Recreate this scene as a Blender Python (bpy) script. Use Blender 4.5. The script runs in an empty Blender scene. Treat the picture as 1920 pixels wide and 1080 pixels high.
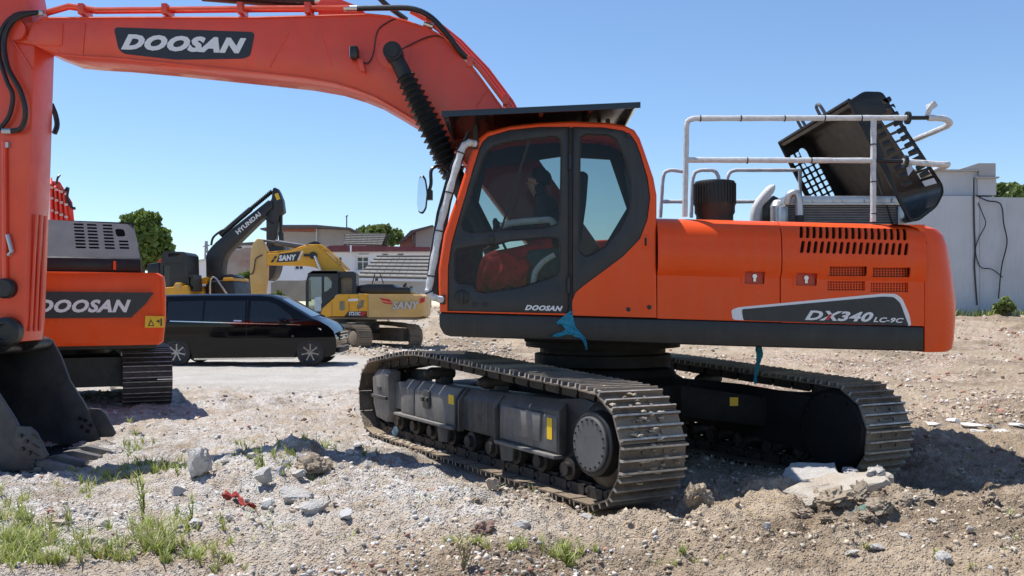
import bpy, bmesh, math, random
import numpy as np
from mathutils import Vector, Matrix, geometry
random.seed(7); rng = np.random.default_rng(11)
C = bpy.context.scene.collection
scn = bpy.context.scene
R = math.radians

# ------------------------------------------------------------------ camera, sky, sun, exposure
FP, HZ, CH = 1720.0, 572.0, 1.6          # focal length in photo pixels, horizon row, eye height
cam = bpy.data.objects.new('camera', bpy.data.cameras.new('camera')); C.objects.link(cam)
cam.location = (0, 0, CH); cam.rotation_euler = (R(90), 0, 0)
cam.data.sensor_width = 36; cam.data.lens = 36*FP/1920
cam.data.shift_y = (HZ-540)/1920
cam.data.clip_start = .05; cam.data.clip_end = 3000
scn.camera = cam
SUN = Vector((-.40, .20, 1)).normalized()
elev = math.asin(SUN.z); azim = math.atan2(SUN.x, SUN.y)
world = bpy.data.worlds.new('World'); scn.world = world; world.use_nodes = True
wn = world.node_tree.nodes; wl = world.node_tree.links
sky = wn.new('ShaderNodeTexSky'); sky.sky_type = 'NISHITA'; sky.sun_disc = False
sky.sun_elevation = elev; sky.sun_rotation = azim
sky.altitude = 0; sky.air_density = 1.0; sky.dust_density = 0.0; sky.ozone_density = 6.0
wn['Background'].inputs['Strength'].default_value = .115
wl.new(sky.outputs['Color'], wn['Background'].inputs['Color'])
sun = bpy.data.objects.new('sun', bpy.data.lights.new('sun', 'SUN')); C.objects.link(sun)
sun.data.energy = 4.8; sun.data.angle = R(.5); sun.data.color = (1, .95, .87)
sun.rotation_euler = SUN.to_track_quat('Z', 'Y').to_euler()
sun.location = (-10, 10, 30)
scn.view_settings.view_transform = 'Standard'; scn.view_settings.look = 'None'
scn.view_settings.exposure = .5; scn.view_settings.gamma = 1
scn.render.engine = 'CYCLES'
scn.cycles.max_bounces = 8; scn.cycles.transparent_max_bounces = 12
try: scn.cycles.use_denoising = True
except Exception: pass

# ------------------------------------------------------------------ helpers
def P(px, py, Y):                      # photo pixel at depth Y -> point in metres
    return Vector(((px-960)/FP*Y, Y, CH+(HZ-py)/FP*Y))
def XZ(pts, Y): return [P(a, b, Y) for a, b in pts]
ORG = {}
def thing(name, label, cat, loc, group=None, rotz=0, local=False):
    o = bpy.data.objects.new(name, None); C.objects.link(o)
    o.empty_display_size = .2
    o.location = loc; o.rotation_euler = (0, 0, rotz)
    o['label'] = label; o['category'] = cat
    if group: o['group'] = group
    ORG[o.name] = Vector((0, 0, 0)) if local else Vector(loc)
    return o
def tag(o, label, cat, group=None):
    o['label'] = label; o['category'] = cat
    if group: o['group'] = group
    return o
def spline(pts, n=6, closed=False):
    pts = [Vector(p) for p in pts]; N = len(pts); out = []
    rng_ = range(N if closed else N-1)
    for i in rng_:
        g = (lambda k: pts[k % N]) if closed else (lambda k: pts[max(0, min(N-1, k))])
        a, b, c, d = g(i-1), g(i), g(i+1), g(i+2)
        for k in range(n):
            t = k/n
            out.append(.5*((2*b)+(c-a)*t+(2*a-5*b+4*c-d)*t*t+(3*b-a-3*c+d)*t**3))
    if not closed: out.append(pts[-1])
    return out
def rpoly(pts, r, n=4):                # round the corners of a 2-D polygon
    out = []; N = len(pts)
    for i in range(N):
        a, b, c = Vector(pts[i-1]), Vector(pts[i]), Vector(pts[(i+1) % N])
        d1 = a-b; d2 = c-b; rr = min(r, d1.length*.45, d2.length*.45)
        p0 = b+d1.normalized()*rr; p1 = b+d2.normalized()*rr
        for k in range(n+1):
            t = k/n; out.append(tuple(p0*(1-t)**2+b*2*t*(1-t)+p1*t*t))
    return out
class MB:
    def __init__(s): s.v = []; s.f = []
    def add(s, vs, fs):
        o = len(s.v); s.v += [Vector(v) for v in vs]; s.f += [[i+o for i in f] for f in fs]; return s
    def box(s, x0, x1, y0, y1, z0, z1, M=None):
        vs = [Vector((x, y, z)) for z in (z0, z1) for y in (y0, y1) for x in (x0, x1)]
        if M: vs = [M @ v for v in vs]
        return s.add(vs, [(0, 2, 3, 1), (4, 5, 7, 6), (0, 1, 5, 4), (2, 6, 7, 3), (0, 4, 6, 2), (1, 3, 7, 5)])
    def prism(s, poly, vec, n=1):
        vec = Vector(vec); a = [Vector(p) for p in poly]; N = len(a)
        vs = a+[p+vec for p in a]
        fs = [list(range(N))[::-1], list(range(N, 2*N))]
        for i in range(N): j = (i+1) % N; fs.append([i, j, N+j, N+i])
        return s.add(vs, fs)
    def loft(s, rings, cap=True, closed=True):
        N = len(rings[0]); vs = [p for r in rings for p in r]; fs = []
        for k in range(len(rings)-1):
            for i in range(N if closed else N-1):
                j = (i+1) % N; fs.append([k*N+i, k*N+j, (k+1)*N+j, (k+1)*N+i])
        if cap: fs += [list(range(N))[::-1], list(range((len(rings)-1)*N, len(rings)*N))]
        return s.add(vs, fs)
    def plate(s, outer, holes, Y0, th, f=None):
        """flat plate in XZ with holes; outer/holes = lists of (x, z); front at Y0, back at Y0+th"""
        loops = [outer]+list(holes)
        tri = geometry.tessellate_polygon([[Vector((p[0], p[1], 0)) for p in l] for l in loops])
        flat = [p for l in loops for p in l]; N = len(flat)
        vs = [Vector((p[0], Y0, p[1])) for p in flat]+[Vector((p[0], Y0+th, p[1])) for p in flat]
        fs = []
        for t in tri:
            fs.append([t[0], t[1], t[2]]); fs.append([t[2]+N, t[1]+N, t[0]+N])
        o = 0
        for l in loops:
            n = len(l)
            for i in range(n): j = (i+1) % n; fs.append([o+i, o+j, N+o+j, N+o+i])
            o += n
        return s.add(vs, fs)
    def tube(s, path, r, n=8, cap=True, closed=False):
        path = [Vector(p) for p in path]; N = len(path)
        rs = r if isinstance(r, (list, tuple)) else [r]*N
        up = None; rings = []
        for i in range(N):
            if closed: t = path[(i+1) % N]-path[i-1]
            else: t = path[min(i+1, N-1)]-path[max(i-1, 0)]
            t = t.normalized() if t.length > 1e-9 else Vector((0, 0, 1))
            if up is None:
                up = Vector((0, 0, 1)) if abs(t.z) < .9 else Vector((1, 0, 0))
            side = t.cross(up)
            if side.length < 1e-6: side = t.cross(Vector((0, 1, 0)))
            side.normalize(); up = side.cross(t).normalized()
            rings.append([path[i]+(side*math.cos(a)+up*math.sin(a))*rs[i] for a in [2*math.pi*k/n for k in range(n)]])
        if closed: rings.append(rings[0]); return s.loft(rings, cap=False)
        return s.loft(rings, cap=cap)
    def cyl(s, a, b, r, r2=None, n=20): return s.tube([a, b], [r, r if r2 is None else r2], n)
    def lathe(s, prof, o, axis, n=24):
        axis = Vector(axis).normalized(); o = Vector(o)
        u = axis.orthogonal().normalized(); w = axis.cross(u)
        rings = [[o+axis*h+(u*math.cos(a)+w*math.sin(a))*max(r, 1e-4) for a in [2*math.pi*k/n for k in range(n)]] for r, h in prof]
        return s.loft(rings)
    def quadstrip(s, a, b):
        N = len(a); return s.add(list(a)+list(b), [[i, i+1, N+i+1, N+i] for i in range(N-1)])
    def mesh(s, name, org=None, sm=35, fix=True):
        me = bpy.data.meshes.new(name)
        o = org or Vector((0, 0, 0))
        me.from_pydata([tuple(v-o) for v in s.v], [], s.f); me.validate()
        if fix:
            bm = bmesh.new(); bm.from_mesh(me); bmesh.ops.recalc_face_normals(bm, faces=bm.faces); bm.to_mesh(me); bm.free()
        me.polygons.foreach_set('use_smooth', [True]*len(me.polygons))
        if sm: me.set_sharp_from_angle(angle=R(sm))
        return me
    def islands(s):
        par = list(range(len(s.v)))
        def find(a):
            while par[a] != a: par[a] = par[par[a]]; a = par[a]
            return a
        for f in s.f:
            r = find(f[0])
            for i in f[1:]: par[find(i)] = r
        g = {}
        for f in s.f: g.setdefault(find(f[0]), []).append(f)
        out = []
        for fs in g.values():
            ids = sorted({i for f in fs for i in f}); mp = {i: k for k, i in enumerate(ids)}
            m = MB(); m.v = [s.v[i] for i in ids]; m.f = [[mp[i] for i in f] for f in fs]; out.append(m)
        return out
    def build(s, name, mat, parent=None, bev=0, sm=35, seg=2, fix=True, stuff=False, split=False):
        if split:
            return [m.build(name, mat, parent, bev, sm, seg, fix) for m in s.islands()]
        org = ORG[parent.name] if parent else None
        me = s.mesh(name, org, sm, fix); me.materials.append(mat)
        if bev: bake_bevel(me, bev, seg)
        o = bpy.data.objects.new(name, me); C.objects.link(o)
        if parent: o.parent = parent; ORG[o.name] = org
        else: ORG[o.name] = Vector((0, 0, 0))
        if stuff: o['kind'] = 'stuff'
        return o
def bake_bevel(me, w, seg=2):
    bm = bmesh.new(); bm.from_mesh(me)
    ed = [e for e in bm.edges if len(e.link_faces) == 2 and e.calc_face_angle(0) > R(40)]
    if ed: bmesh.ops.bevel(bm, geom=ed, offset=w, segments=seg, profile=.5, affect='EDGES', clamp_overlap=True)
    bm.to_mesh(me); bm.free()
    me.polygons.foreach_set('use_smooth', [True]*len(me.polygons)); me.set_sharp_from_angle(angle=R(24))
def single(mb, name, mat, label, cat, loc, group=None, kind=None, bev=0, sm=35):
    """a thing that is one mesh, origin at loc"""
    ORG['__t'] = Vector(loc)
    class _p: name = '__t'
    me = mb.mesh(name, Vector(loc), sm); me.materials.append(mat)
    o = bpy.data.objects.new(name, me); C.objects.link(o); o.location = loc; ORG[o.name] = Vector(loc)
    if bev: bake_bevel(me, bev)
    if kind: o['kind'] = kind
    if label: tag(o, label, cat, group)
    return o
def share(o, me, name, parent, M):
    c = bpy.data.objects.new(name, me); C.objects.link(c); c.parent = parent
    c.matrix_local = Matrix.Translation(-ORG[parent.name]) @ M; ORG[c.name] = ORG[parent.name]
    return c
def text(s, name, p0, right, up, width, height, mat, parent, shear=.3, bold=.03, depth=.004, keep=False):
    """letters as a thin mesh: p0 = lower left corner, right / up = unit vectors"""
    cu = bpy.data.curves.new(name, 'FONT'); cu.body = s; cu.shear = shear; cu.offset = bold; cu.extrude = .5; cu.space_character = 1+bold*1.9; cu.resolution_u = 3
    to = bpy.data.objects.new('tmp', cu); C.objects.link(to)
    dg = bpy.context.evaluated_depsgraph_get(); dg.update()
    me = bpy.data.meshes.new_from_object(to.evaluated_get(dg)); bpy.data.objects.remove(to)
    co = np.empty(len(me.vertices)*3); me.vertices.foreach_get('co', co); co = co.reshape(-1, 3)
    lo = co.min(0); hi = co.max(0)
    q = (co-lo)/(hi-lo)
    right = Vector(right).normalized(); up = Vector(up).normalized(); nrm = right.cross(up)
    org = ORG[parent.name]
    A = np.array(p0)-np.array(org)
    out = A+q[:, :1]*np.array(right)*width+q[:, 1:2]*np.array(up)*height+q[:, 2:3]*np.array(nrm)*depth
    me.vertices.foreach_set('co', out.ravel()); me.update()
    me.materials.clear(); me.materials.append(mat)
    o = bpy.data.objects.new(name, me); C.objects.link(o); o.parent = parent; ORG[o.name] = org
    return o
def copy_tree(o, parent=None):
    c = o.copy(); C.objects.link(c); c.parent = parent; ORG[c.name] = ORG.get(o.name, Vector((0, 0, 0)))
    for ch in list(o.children): copy_tree(ch, c)
    return c

# ------------------------------------------------------------------ materials
MATS = {}
def pmat(name, col, rough=.5, metal=0, var=.08, dust=0, dustcol=(.36, .31, .25), bump=0, scale=8, coat=0, topdust=0, spec=.5, rvar=.12, streak=0, streakcol=None):
    m = bpy.data.materials.new(name); m.use_nodes = True; MATS[name] = m
    n = m.node_tree.nodes; l = m.node_tree.links; b = n['Principled BSDF']
    g = n.new('ShaderNodeNewGeometry')
    def noise(sc, det=5, ro=.6):
        t = n.new('ShaderNodeTexNoise'); t.inputs['Scale'].default_value = sc; t.inputs['Detail'].default_value = det
        t.inputs['Roughness'].default_value = ro; l.new(g.outputs['Position'], t.inputs['Vector']); return t
    def ramp(src, a, c, lo=0, hi=1):
        t = n.new('ShaderNodeMapRange'); t.inputs[1].default_value = a; t.inputs[2].default_value = c
        t.inputs[3].default_value = lo; t.inputs[4].default_value = hi; l.new(src, t.inputs[0]); return t.outputs[0]
    def mix(f, A, B):
        t = n.new('ShaderNodeMix'); t.data_type = 'RGBA'
        if isinstance(f, float): t.inputs[0].default_value = f
        else: l.new(f, t.inputs[0])
        for i, x in ((6, A), (7, B)):
            if isinstance(x, tuple): t.inputs[i].default_value = (*x, 1)
            else: l.new(x, t.inputs[i])
        return t.outputs[2]
    n1 = noise(scale)
    base = mix(ramp(n1.outputs[0], .3, .7), tuple(c*(1-var) for c in col), tuple(min(1, c*(1+var)) for c in col))
    if dust:
        n2 = noise(scale*.45, 8, .68)
        base = mix(ramp(n2.outputs[0], .62-.35*min(dust, 1), .78, 0, min(1, dust+.15)), base, dustcol)
    if streak:                              # run-off streaks and a film of settled dust
        mp = n.new('ShaderNodeMapping'); mp.inputs['Scale'].default_value = (16, 16, 1.1); l.new(g.outputs['Position'], mp.inputs['Vector'])
        sn = n.new('ShaderNodeTexNoise'); sn.inputs['Scale'].default_value = 1; sn.inputs['Detail'].default_value = 5; sn.inputs['Roughness'].default_value = .6; l.new(mp.outputs[0], sn.inputs['Vector'])
        film = noise(1.3, 4)
        sm_ = n.new('ShaderNodeMath'); sm_.operation = 'MULTIPLY'; l.new(ramp(sn.outputs[0], .42, .75, 0, streak), sm_.inputs[0]); l.new(ramp(film.outputs[0], .35, .65, .25, 1), sm_.inputs[1])
        base = mix(sm_.outputs[0], base, streakcol or dustcol)
    if name == 'worn_track_steel':          # every shoe is worn and caked differently
        oi = n.new('ShaderNodeObjectInfo'); base = mix(ramp(oi.outputs['Random'], .0, 1, 0, .55), base, (.10, .085, .07)); base = mix(ramp(oi.outputs['Random'], .72, .95, 0, .7), base, dustcol)
    if topdust:
        sx = n.new('ShaderNodeSeparateXYZ'); l.new(g.outputs['Normal'], sx.inputs[0])
        up = ramp(sx.outputs[2], .3, .95, 0, topdust)
        n3 = noise(scale*1.5, 6)
        mm = n.new('ShaderNodeMath'); mm.operation = 'MULTIPLY'; l.new(up, mm.inputs[0]); l.new(ramp(n3.outputs[0], .25, .65, .35, 1), mm.inputs[1])
        base = mix(mm.outputs[0], base, dustcol)
    l.new(base, b.inputs['Base Color'])
    l.new(ramp(noise(scale*2.3).outputs[0], .3, .7, max(.02, rough-rvar*rough), min(1, rough+rvar)), b.inputs['Roughness'])
    b.inputs['Metallic'].default_value = metal; b.inputs['Specular IOR Level'].default_value = spec
    if coat: b.inputs['Coat Weight'].default_value = coat; b.inputs['Coat Roughness'].default_value = .08
    if bump:
        bp = n.new('ShaderNodeBump'); bp.inputs['Strength'].default_value = min(1, bump); bp.inputs['Distance'].default_value = .02*max(1, bump)
        l.new(noise(scale*6, 6, .65).outputs[0], bp.inputs['Height']); l.new(bp.outputs[0], b.inputs['Normal'])
    return m
def glass(name, tint, refl=1.0, haze=0.0):
    m = bpy.data.materials.new(name); m.use_nodes = True; n = m.node_tree.nodes; l = m.node_tree.links
    n.remove(n['Principled BSDF']); out = n['Material Output']
    tr = n.new('ShaderNodeBsdfTransparent'); tr.inputs[0].default_value = (*tint, 1)
    gl = n.new('ShaderNodeBsdfGlossy'); gl.inputs['Roughness'].default_value = .03
    fr = n.new('ShaderNodeFresnel'); fr.inputs[0].default_value = 1.5
    mu = n.new('ShaderNodeMath'); mu.operation = 'MULTIPLY'; mu.inputs[1].default_value = refl; mu.use_clamp = True
    l.new(fr.outputs[0], mu.inputs[0])
    mx = n.new('ShaderNodeMixShader'); l.new(mu.outputs[0], mx.inputs[0]); l.new(tr.outputs[0], mx.inputs[1]); l.new(gl.outputs[0], mx.inputs[2])
    l.new(mx.outputs[0], out.inputs[0]); return m
orange = pmat('orange_paint', (.82, .075, .003), .28, var=.03, dust=0, coat=.05, scale=3, topdust=.10, spec=.3, streak=.22, streakcol=(.50, .20, .11), bump=.03)
redpaint = pmat('red_boom_paint', (.76, .068, .026), .32, var=.07, dust=.16, dustcol=(.50, .17, .12), coat=.2, scale=3, topdust=.12, streak=.28, streakcol=(.40, .13, .10), bump=.03)
bucketm = pmat('scraped_bucket_paint', (.040, .041, .044), .45, metal=.1, var=.35, dust=.5, dustcol=(.12, .115, .108), scale=4, topdust=.4, bump=.15)
black = pmat('black_paint', (.011, .012, .013), .38, var=.15, dust=.16, dustcol=(.07, .066, .06), scale=5, topdust=.25, streak=.25)
underblack = pmat('painted_shade_black', (.009, .009, .009), .6, var=.2, dust=.25, dustcol=(.035, .032, .028), scale=5, spec=.25)  # darkened black: shade under the upper works put into the paint colour
cabgrey = pmat('charcoal_cab_paint', (.020, .023, .026), .42, var=.08, dust=.12, dustcol=(.05, .05, .05), scale=4, streak=.3, streakcol=(.06, .058, .055))
darkgap = pmat('dark_interior', (.012, .012, .013), .7, var=.2)
rubber = pmat('black_rubber', (.014, .014, .014), .5, var=.2, dust=.12, dustcol=(.1, .09, .08), scale=12)
hose = pmat('black_hose', (.01, .01, .011), .35, var=.1)
steel = pmat('worn_track_steel', (.075, .066, .058), .45, metal=.4, var=.5, dust=.72, dustcol=(.38, .30, .215), scale=5, bump=.8, topdust=.75)
chainm = pmat('dark_chain_steel', (.035, .031, .028), .55, metal=.3, var=.3, dust=.4, dustcol=(.12, .10, .08), scale=10, bump=.3)
framegrey = pmat('dusty_frame_paint', (.030, .031, .033), .5, var=.2, dust=.5, dustcol=(.15, .14, .13), scale=4, topdust=.5, bump=.2, streak=.5, streakcol=(.16, .145, .13))
alu = pmat('aluminium', (.5, .51, .52), .38, metal=.8, var=.08, dust=.25, dustcol=(.4, .38, .35), scale=10)
silver = pmat('bright_steel', (.62, .62, .6), .25, metal=.9, var=.05)
wrap = pmat('white_plastic_wrap', (.62, .62, .63), .32, var=.18, scale=22, bump=.5)
white = pmat('white_print', (.74, .75, .76), .4, var=.03)
decal = pmat('dark_decal', (.02, .023, .027), .35, var=.05)
yellowst = pmat('yellow_sticker', (.78, .50, .02), .4, var=.05)
redprint = pmat('red_print', (.55, .02, .03), .4)
cyanp = pmat('blue_plastic_film', (.02, .27, .42), .3, var=.3, scale=30, bump=.6)
clear = glass('tinted_cab_glass', (.56, .63, .61), .6)
wornedge = pmat('worn_grouser_edge', (.42, .39, .36), .38, metal=.5, var=.4, dust=.3, dustcol=(.36, .3, .22), scale=14, bump=.4)
redcloth = pmat('red_cloth', (.50, .012, .018), .8, var=.25, scale=14, bump=.5)
# ------------------------------------------------------------------ terrain
def _h(ix, iy, s):
    n = (ix.astype(np.int64)*374761393+iy.astype(np.int64)*668265263+s*974634777) & 0x7fffffff
    n = ((n ^ (n >> 13))*1274126177) & 0x7fffffff
    return ((n ^ (n >> 16)) & 0xffff)/65535.0
def vnoise(x, y, s=0):
    ix = np.floor(x); iy = np.floor(y); fx = x-ix; fy = y-iy
    fx = fx*fx*(3-2*fx); fy = fy*fy*(3-2*fy)
    a = _h(ix, iy, s); b = _h(ix+1, iy, s); c = _h(ix, iy+1, s); d = _h(ix+1, iy+1, s)
    return (a*(1-fx)+b*fx)*(1-fy)+(c*(1-fx)+d*fx)*fy-.5
def fbm(x, y, sc, octv=4, s=0, gain=.5):
    o = 0; a = 1; x = x*sc; y = y*sc
    for k in range(octv): o = o+a*vnoise(x+17.3*k, y-9.1*k, s+k); a *= gain; x = x*2.03; y = y*2.03
    return o
def sstep(a, b, x):
    t = np.clip((x-a)/(b-a), 0, 1); return t*t*(3-2*t)
TH, TCX, TCY, TSW, TG, TPT, TRL, TZ = 1.013, 1.014, 10.293, .672, 2.975, -.012, .031, -.065
MOUNDS = [(1385, 905, .62, .10), (1560, 930, 1.0, .10), (1625, 925, .6, .06), (560, 872, .55, .10), (880, 940, .3, .05), (1245, 985, .5, .05), (1330, 960, .35, .09), (300, 850, .6, .04),
          (620, 950, .5, .04), (1500, 990, .9, .05), (470, 905, .5, .05), (400, 735, .9, .08)]
MOUNDS = [((px-960)/FP*(CH*FP/(py-HZ)), CH*FP/(py-HZ), r, h) for px, py, r, h in MOUNDS]
def zbase(x, y):
    x = np.asarray(x, float); y = np.asarray(y, float)
    dx = x-TCX; dy = y-TCY
    u = dx*math.cos(TH)-dy*math.sin(TH); v = -dx*math.sin(TH)-dy*math.cos(TH)
    w = np.exp(-((np.maximum(np.abs(u)-2.6, 0))**2/1.2+(np.maximum(np.abs(v)-1.9, 0))**2/1.2))
    z = (TZ+u*TPT+v*TRL-.042)*w
    z = z-.075*np.exp(-((v-TG/2-.36)/.17)**2)*sstep(-1.0, .0, u)*sstep(2.9, 2.2, u)
    z = z-.22*np.exp(-(((x+5.2)/1.9)**2+((y-10.1)/1.5)**2))*(1-w)
    ys = 37-20*sstep(-1, 5, x)
    z = z+1.35*sstep(0, 1, (y-ys)/(47-ys))*(y > ys)
    return z
def zg(x, y, fine=True):
    x = np.asarray(x, float); y = np.asarray(y, float)
    z = zbase(x, y)
    dx = x-TCX; dy = y-TCY
    u = dx*math.cos(TH)-dy*math.sin(TH); v = -dx*math.sin(TH)-dy*math.cos(TH)
    onn = np.exp(-(np.maximum(np.abs(u)-2.35, 0)/.12)**2-(np.maximum(np.abs(np.abs(v)-TG/2)-TSW/2, 0)/.10)**2)
    amp = 1-.85*onn
    road = sstep(16, 19, y)*(1-sstep(27, 31, y))*(1-sstep(-3.5, -1, x))
    amp = amp*(1-.8*road)
    for mx, my, r, h in MOUNDS: z = z+h*np.exp(-((x-mx)**2+(y-my)**2)/(r*r)*2)*amp*(1+1.2*fbm(x, y, 5, 3, 60))
    rough_ = .55+.9*np.clip(fbm(x, y, .6, 3, 33)+.4, 0, 1)
    z = z+amp*(.16*fbm(x, y, .45, 3, 1)+.09*fbm(x, y, 2.2, 3, 5)+rough_*.07*np.abs(fbm(x, y, 3.6, 3, 7)))
    if fine:
        f = amp*np.clip(1.15-y/40, .1, 1)
        n = fbm(x, y, 8.5, 3, 9, .55)
        z = z+f*(.055*n+.046*np.maximum(fbm(x, y, 21, 2, 20)-.05, 0)+.030*np.maximum(fbm(x, y, 46, 2, 30), 0))
    rut = np.exp(-(((x-2.0)/1.7)**2+((y-6.3)/.75)**2)*1.2)
    z = z+rut*amp*(.09*fbm(x*.35, y*2.6, 2.2, 3, 90)-.01)
    z = z+amp*sstep(3.2, 4.5, x)*sstep(11.5, 9.5, y)*.05*fbm(x*1.6+y*1.1, y*.25-x*.2, 1.6, 3, 95)
    return z
def zgs(x, y): return float(zg(np.array([x]), np.array([y]))[0])
def G(px, py, dz=0):                   # photo pixel on the ground -> point
    Y = CH*FP/max(py-HZ, 4)
    for k in range(12):
        x = (px-960)/FP*Y; z = zgs(x, Y); Yn = (CH-z)*FP/max(py-HZ, 4); Y = .5*Y+.5*min(Yn, 60)
    x = (px-960)/FP*Y; return Vector((x, Y, zgs(x, Y)+dz))
rows = np.concatenate([[-60, -20, -6, 0, 2.5, 3.6], 1/np.linspace(1/4.4, 1/40, 560), np.linspace(41, 70, 24), [80, 100, 140, 200, 320, 600, 1200]])
cols = np.concatenate([[-9, -4, -2, -1.2, -.9], np.linspace(-.68, .68, 860), [.9, 1.2, 2, 4, 9]])
gY = np.repeat(rows[:, None], len(cols), 1)
gX = cols[None, :]*np.where(gY > 4.4, gY, 4.4+(4.4-gY)*.6)
gZ = zg(gX, gY)
nr, nc = gX.shape
me = bpy.data.meshes.new('ground')
idx = np.arange(nr*nc).reshape(nr, nc)
quads = np.stack([idx[:-1, :-1], idx[:-1, 1:], idx[1:, 1:], idx[1:, :-1]], -1).reshape(-1, 4)
me.vertices.add(nr*nc); me.vertices.foreach_set('co', np.stack([gX, gY, gZ], -1).ravel().astype(np.float32))
me.loops.add(quads.size); me.loops.foreach_set('vertex_index', quads.ravel().astype(np.int32))
me.polygons.add(len(quads)); me.polygons.foreach_set('loop_start', np.arange(0, quads.size, 4, dtype=np.int32)); 
me.update(calc_edges=True); me.validate()
me.polygons.foreach_set('use_smooth', np.ones(len(me.polygons), bool))
# kinds of ground: grey crushed stone / damp brown soil / brick-strewn slope
gravel = np.clip(1.25*sstep(.8, -1.2, gX+.30*(gY-8))*sstep(27, 18, gY)*sstep(5.5, 7.5, gY)+.6*sstep(.35, .7, fbm(gX, gY, .5, 4, 40)+.35)*sstep(2, -2, gX), 0, 1)
gravel = gravel*(.6+.8*np.clip(fbm(gX, gY, .8, 4, 44)+.5, 0, 1)); gravel = np.clip(gravel, 0, 1)
damp = np.clip(sstep(-.02, .28, fbm(gX, gY, .75, 5, 50)+.42*np.exp(-((gX-1.9)**2/3+(gY-6.1)**2/.8))+.3*np.exp(-((gX-3.4)**2/1.5+(gY-7.3)**2/.4))+.25*np.exp(-((gX+2.1)**2/1.0+(gY-9.2)**2/.5))), 0, 1)
damp = np.clip(damp*.9+.75*sstep(2.0, 4.5, gX)*sstep(8.5, 10.5, gY)*sstep(19, 14, gY)*sstep(-.25, .2, fbm(gX, gY, .8, 4, 57)), 0, 1)
brick = np.clip(sstep(13, 17, gY)*sstep(1, 5, gX)*sstep(0, .25, fbm(gX, gY, .7, 4, 70)+.12), 0, 1)
road = sstep(15.5, 19, gY)*(1-sstep(26, 30, gY))*(1-sstep(-3.0, 0, gX))
for nm, ar in (('gravel', gravel), ('damp', damp), ('brick', brick), ('road', road)):
    a = me.attributes.new(nm, 'FLOAT', 'POINT'); a.data.foreach_set('value', ar.ravel().astype(np.float32))
def ground_mat():
    m = bpy.data.materials.new('rubble_ground'); m.use_nodes = True; n = m.node_tree.nodes; l = m.node_tree.links; b = n['Principled BSDF']
    g = n.new('ShaderNodeNewGeometry')
    def noise(sc, det=6, ro=.6):
        t = n.new('ShaderNodeTexNoise'); t.inputs['Scale'].default_value = sc; t.inputs['Detail'].default_value = det; t.inputs['Roughness'].default_value = ro
        l.new(g.outputs['Position'], t.inputs['Vector']); return t.outputs[0]
    def ramp(src, a, c, lo=0, hi=1):
        t = n.new('ShaderNodeMapRange'); t.inputs[1].default_value = a; t.inputs[2].default_value = c; t.inputs[3].default_value = lo; t.inputs[4].default_value = hi
        l.new(src, t.inputs[0]); return t.outputs[0]
    def attr(nm): t = n.new('ShaderNodeAttribute'); t.attribute_name = nm; return t.outputs['Fac']
    def mul(a, c): t = n.new('ShaderNodeMath'); t.operation = 'MULTIPLY'; l.new(a, t.inputs[0]); l.new(c, t.inputs[1]); return t.outputs[0]
    def mix(f, A, B):
        t = n.new('ShaderNodeMix'); t.data_type = 'RGBA'; l.new(f, t.inputs[0])
        for i, x in ((6, A), (7, B)):
            if isinstance(x, tuple): t.inputs[i].default_value = (*x, 1)
            else: l.new(x, t.inputs[i])
        return t.outputs[2]
    vor = n.new('ShaderNodeTexVoronoi'); vor.inputs['Scale'].default_value = 26; l.new(g.outputs['Position'], vor.inputs['Vector'])
    vor2 = n.new('ShaderNodeTexVoronoi'); vor2.inputs['Scale'].default_value = 60; l.new(g.outputs['Position'], vor2.inputs['Vector'])
    sx = n.new('ShaderNodeSeparateColor'); l.new(vor.outputs['Color'], sx.inputs[0])
    sx2 = n.new('ShaderNodeSeparateColor'); l.new(vor2.outputs['Color'], sx2.inputs[0])
    soil = mix(ramp(noise(1.7, 8), .35, .65), (.37, .285, .20), (.51, .42, .32))
    soil = mix(ramp(noise(14, 6), .45, .75), soil, (.34, .265, .19))
    soil = mix(mul(attr('damp'), ramp(noise(6, 6), .3, .6)), soil, (.20, .15, .105))
    soil = mix(ramp(noise(38, 3), .6, .72, 0, .75), soil, (.66, .60, .52))
    grav = mix(sx.outputs[0], (.42, .405, .39), (.70, .68, .66))
    grav = mix(ramp(noise(5, 6), .45, .65, 0, .7), grav, (.52, .465, .41))
    grav = mix(ramp(sx2.outputs[1], .86, .9, 0, .7), grav, (.72, .71, .69))
    base = mix(mul(attr('gravel'), ramp(noise(3.3, 7), .33, .60, .1, .95)), soil, grav)
    bk = mix(ramp(sx.outputs[1], .70, .74), base, (.36, .20, .15)); bk = mix(ramp(sx.outputs[2], .78, .83), bk, (.56, .52, .46))
    base = mix(attr('brick'), base, bk)
    rd = mix(ramp(noise(.9, 6), .35, .65), (.46, .43, .39), (.55, .525, .49)); rd = mix(ramp(noise(12, 5), .5, .7, 0, .5), rd, (.36, .33, .3))
    base = mix(attr('road'), base, rd)
    l.new(base, b.inputs['Base Color']); b.inputs['Roughness'].default_value = .95; b.inputs['Specular IOR Level'].default_value = .15
    bp = n.new('ShaderNodeBump'); bp.inputs['Strength'].default_value = .9; bp.inputs['Distance'].default_value = .035
    ad = n.new('ShaderNodeMath'); ad.operation = 'ADD'; l.new(noise(30, 7, .7), ad.inputs[0])
    rr = ramp(vor2.outputs['Distance'], 0, .6, .6, 0); l.new(rr, ad.inputs[1])
    l.new(ad.outputs[0], bp.inputs['Height']); l.new(bp.outputs[0], b.inputs['Normal']); return m
ground = bpy.data.objects.new('ground', me); C.objects.link(ground); ground['kind'] = 'structure'
me.materials.append(ground_mat())
# ------------------------------------------------------------------ main excavator
YS = 8.85; YF = 11.75                     # near and far sides of the upper works
ex = thing('excavator', 'large orange crawler excavator with open black engine hood in the foreground', 'excavator', (TCX, TCY, 0))
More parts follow.
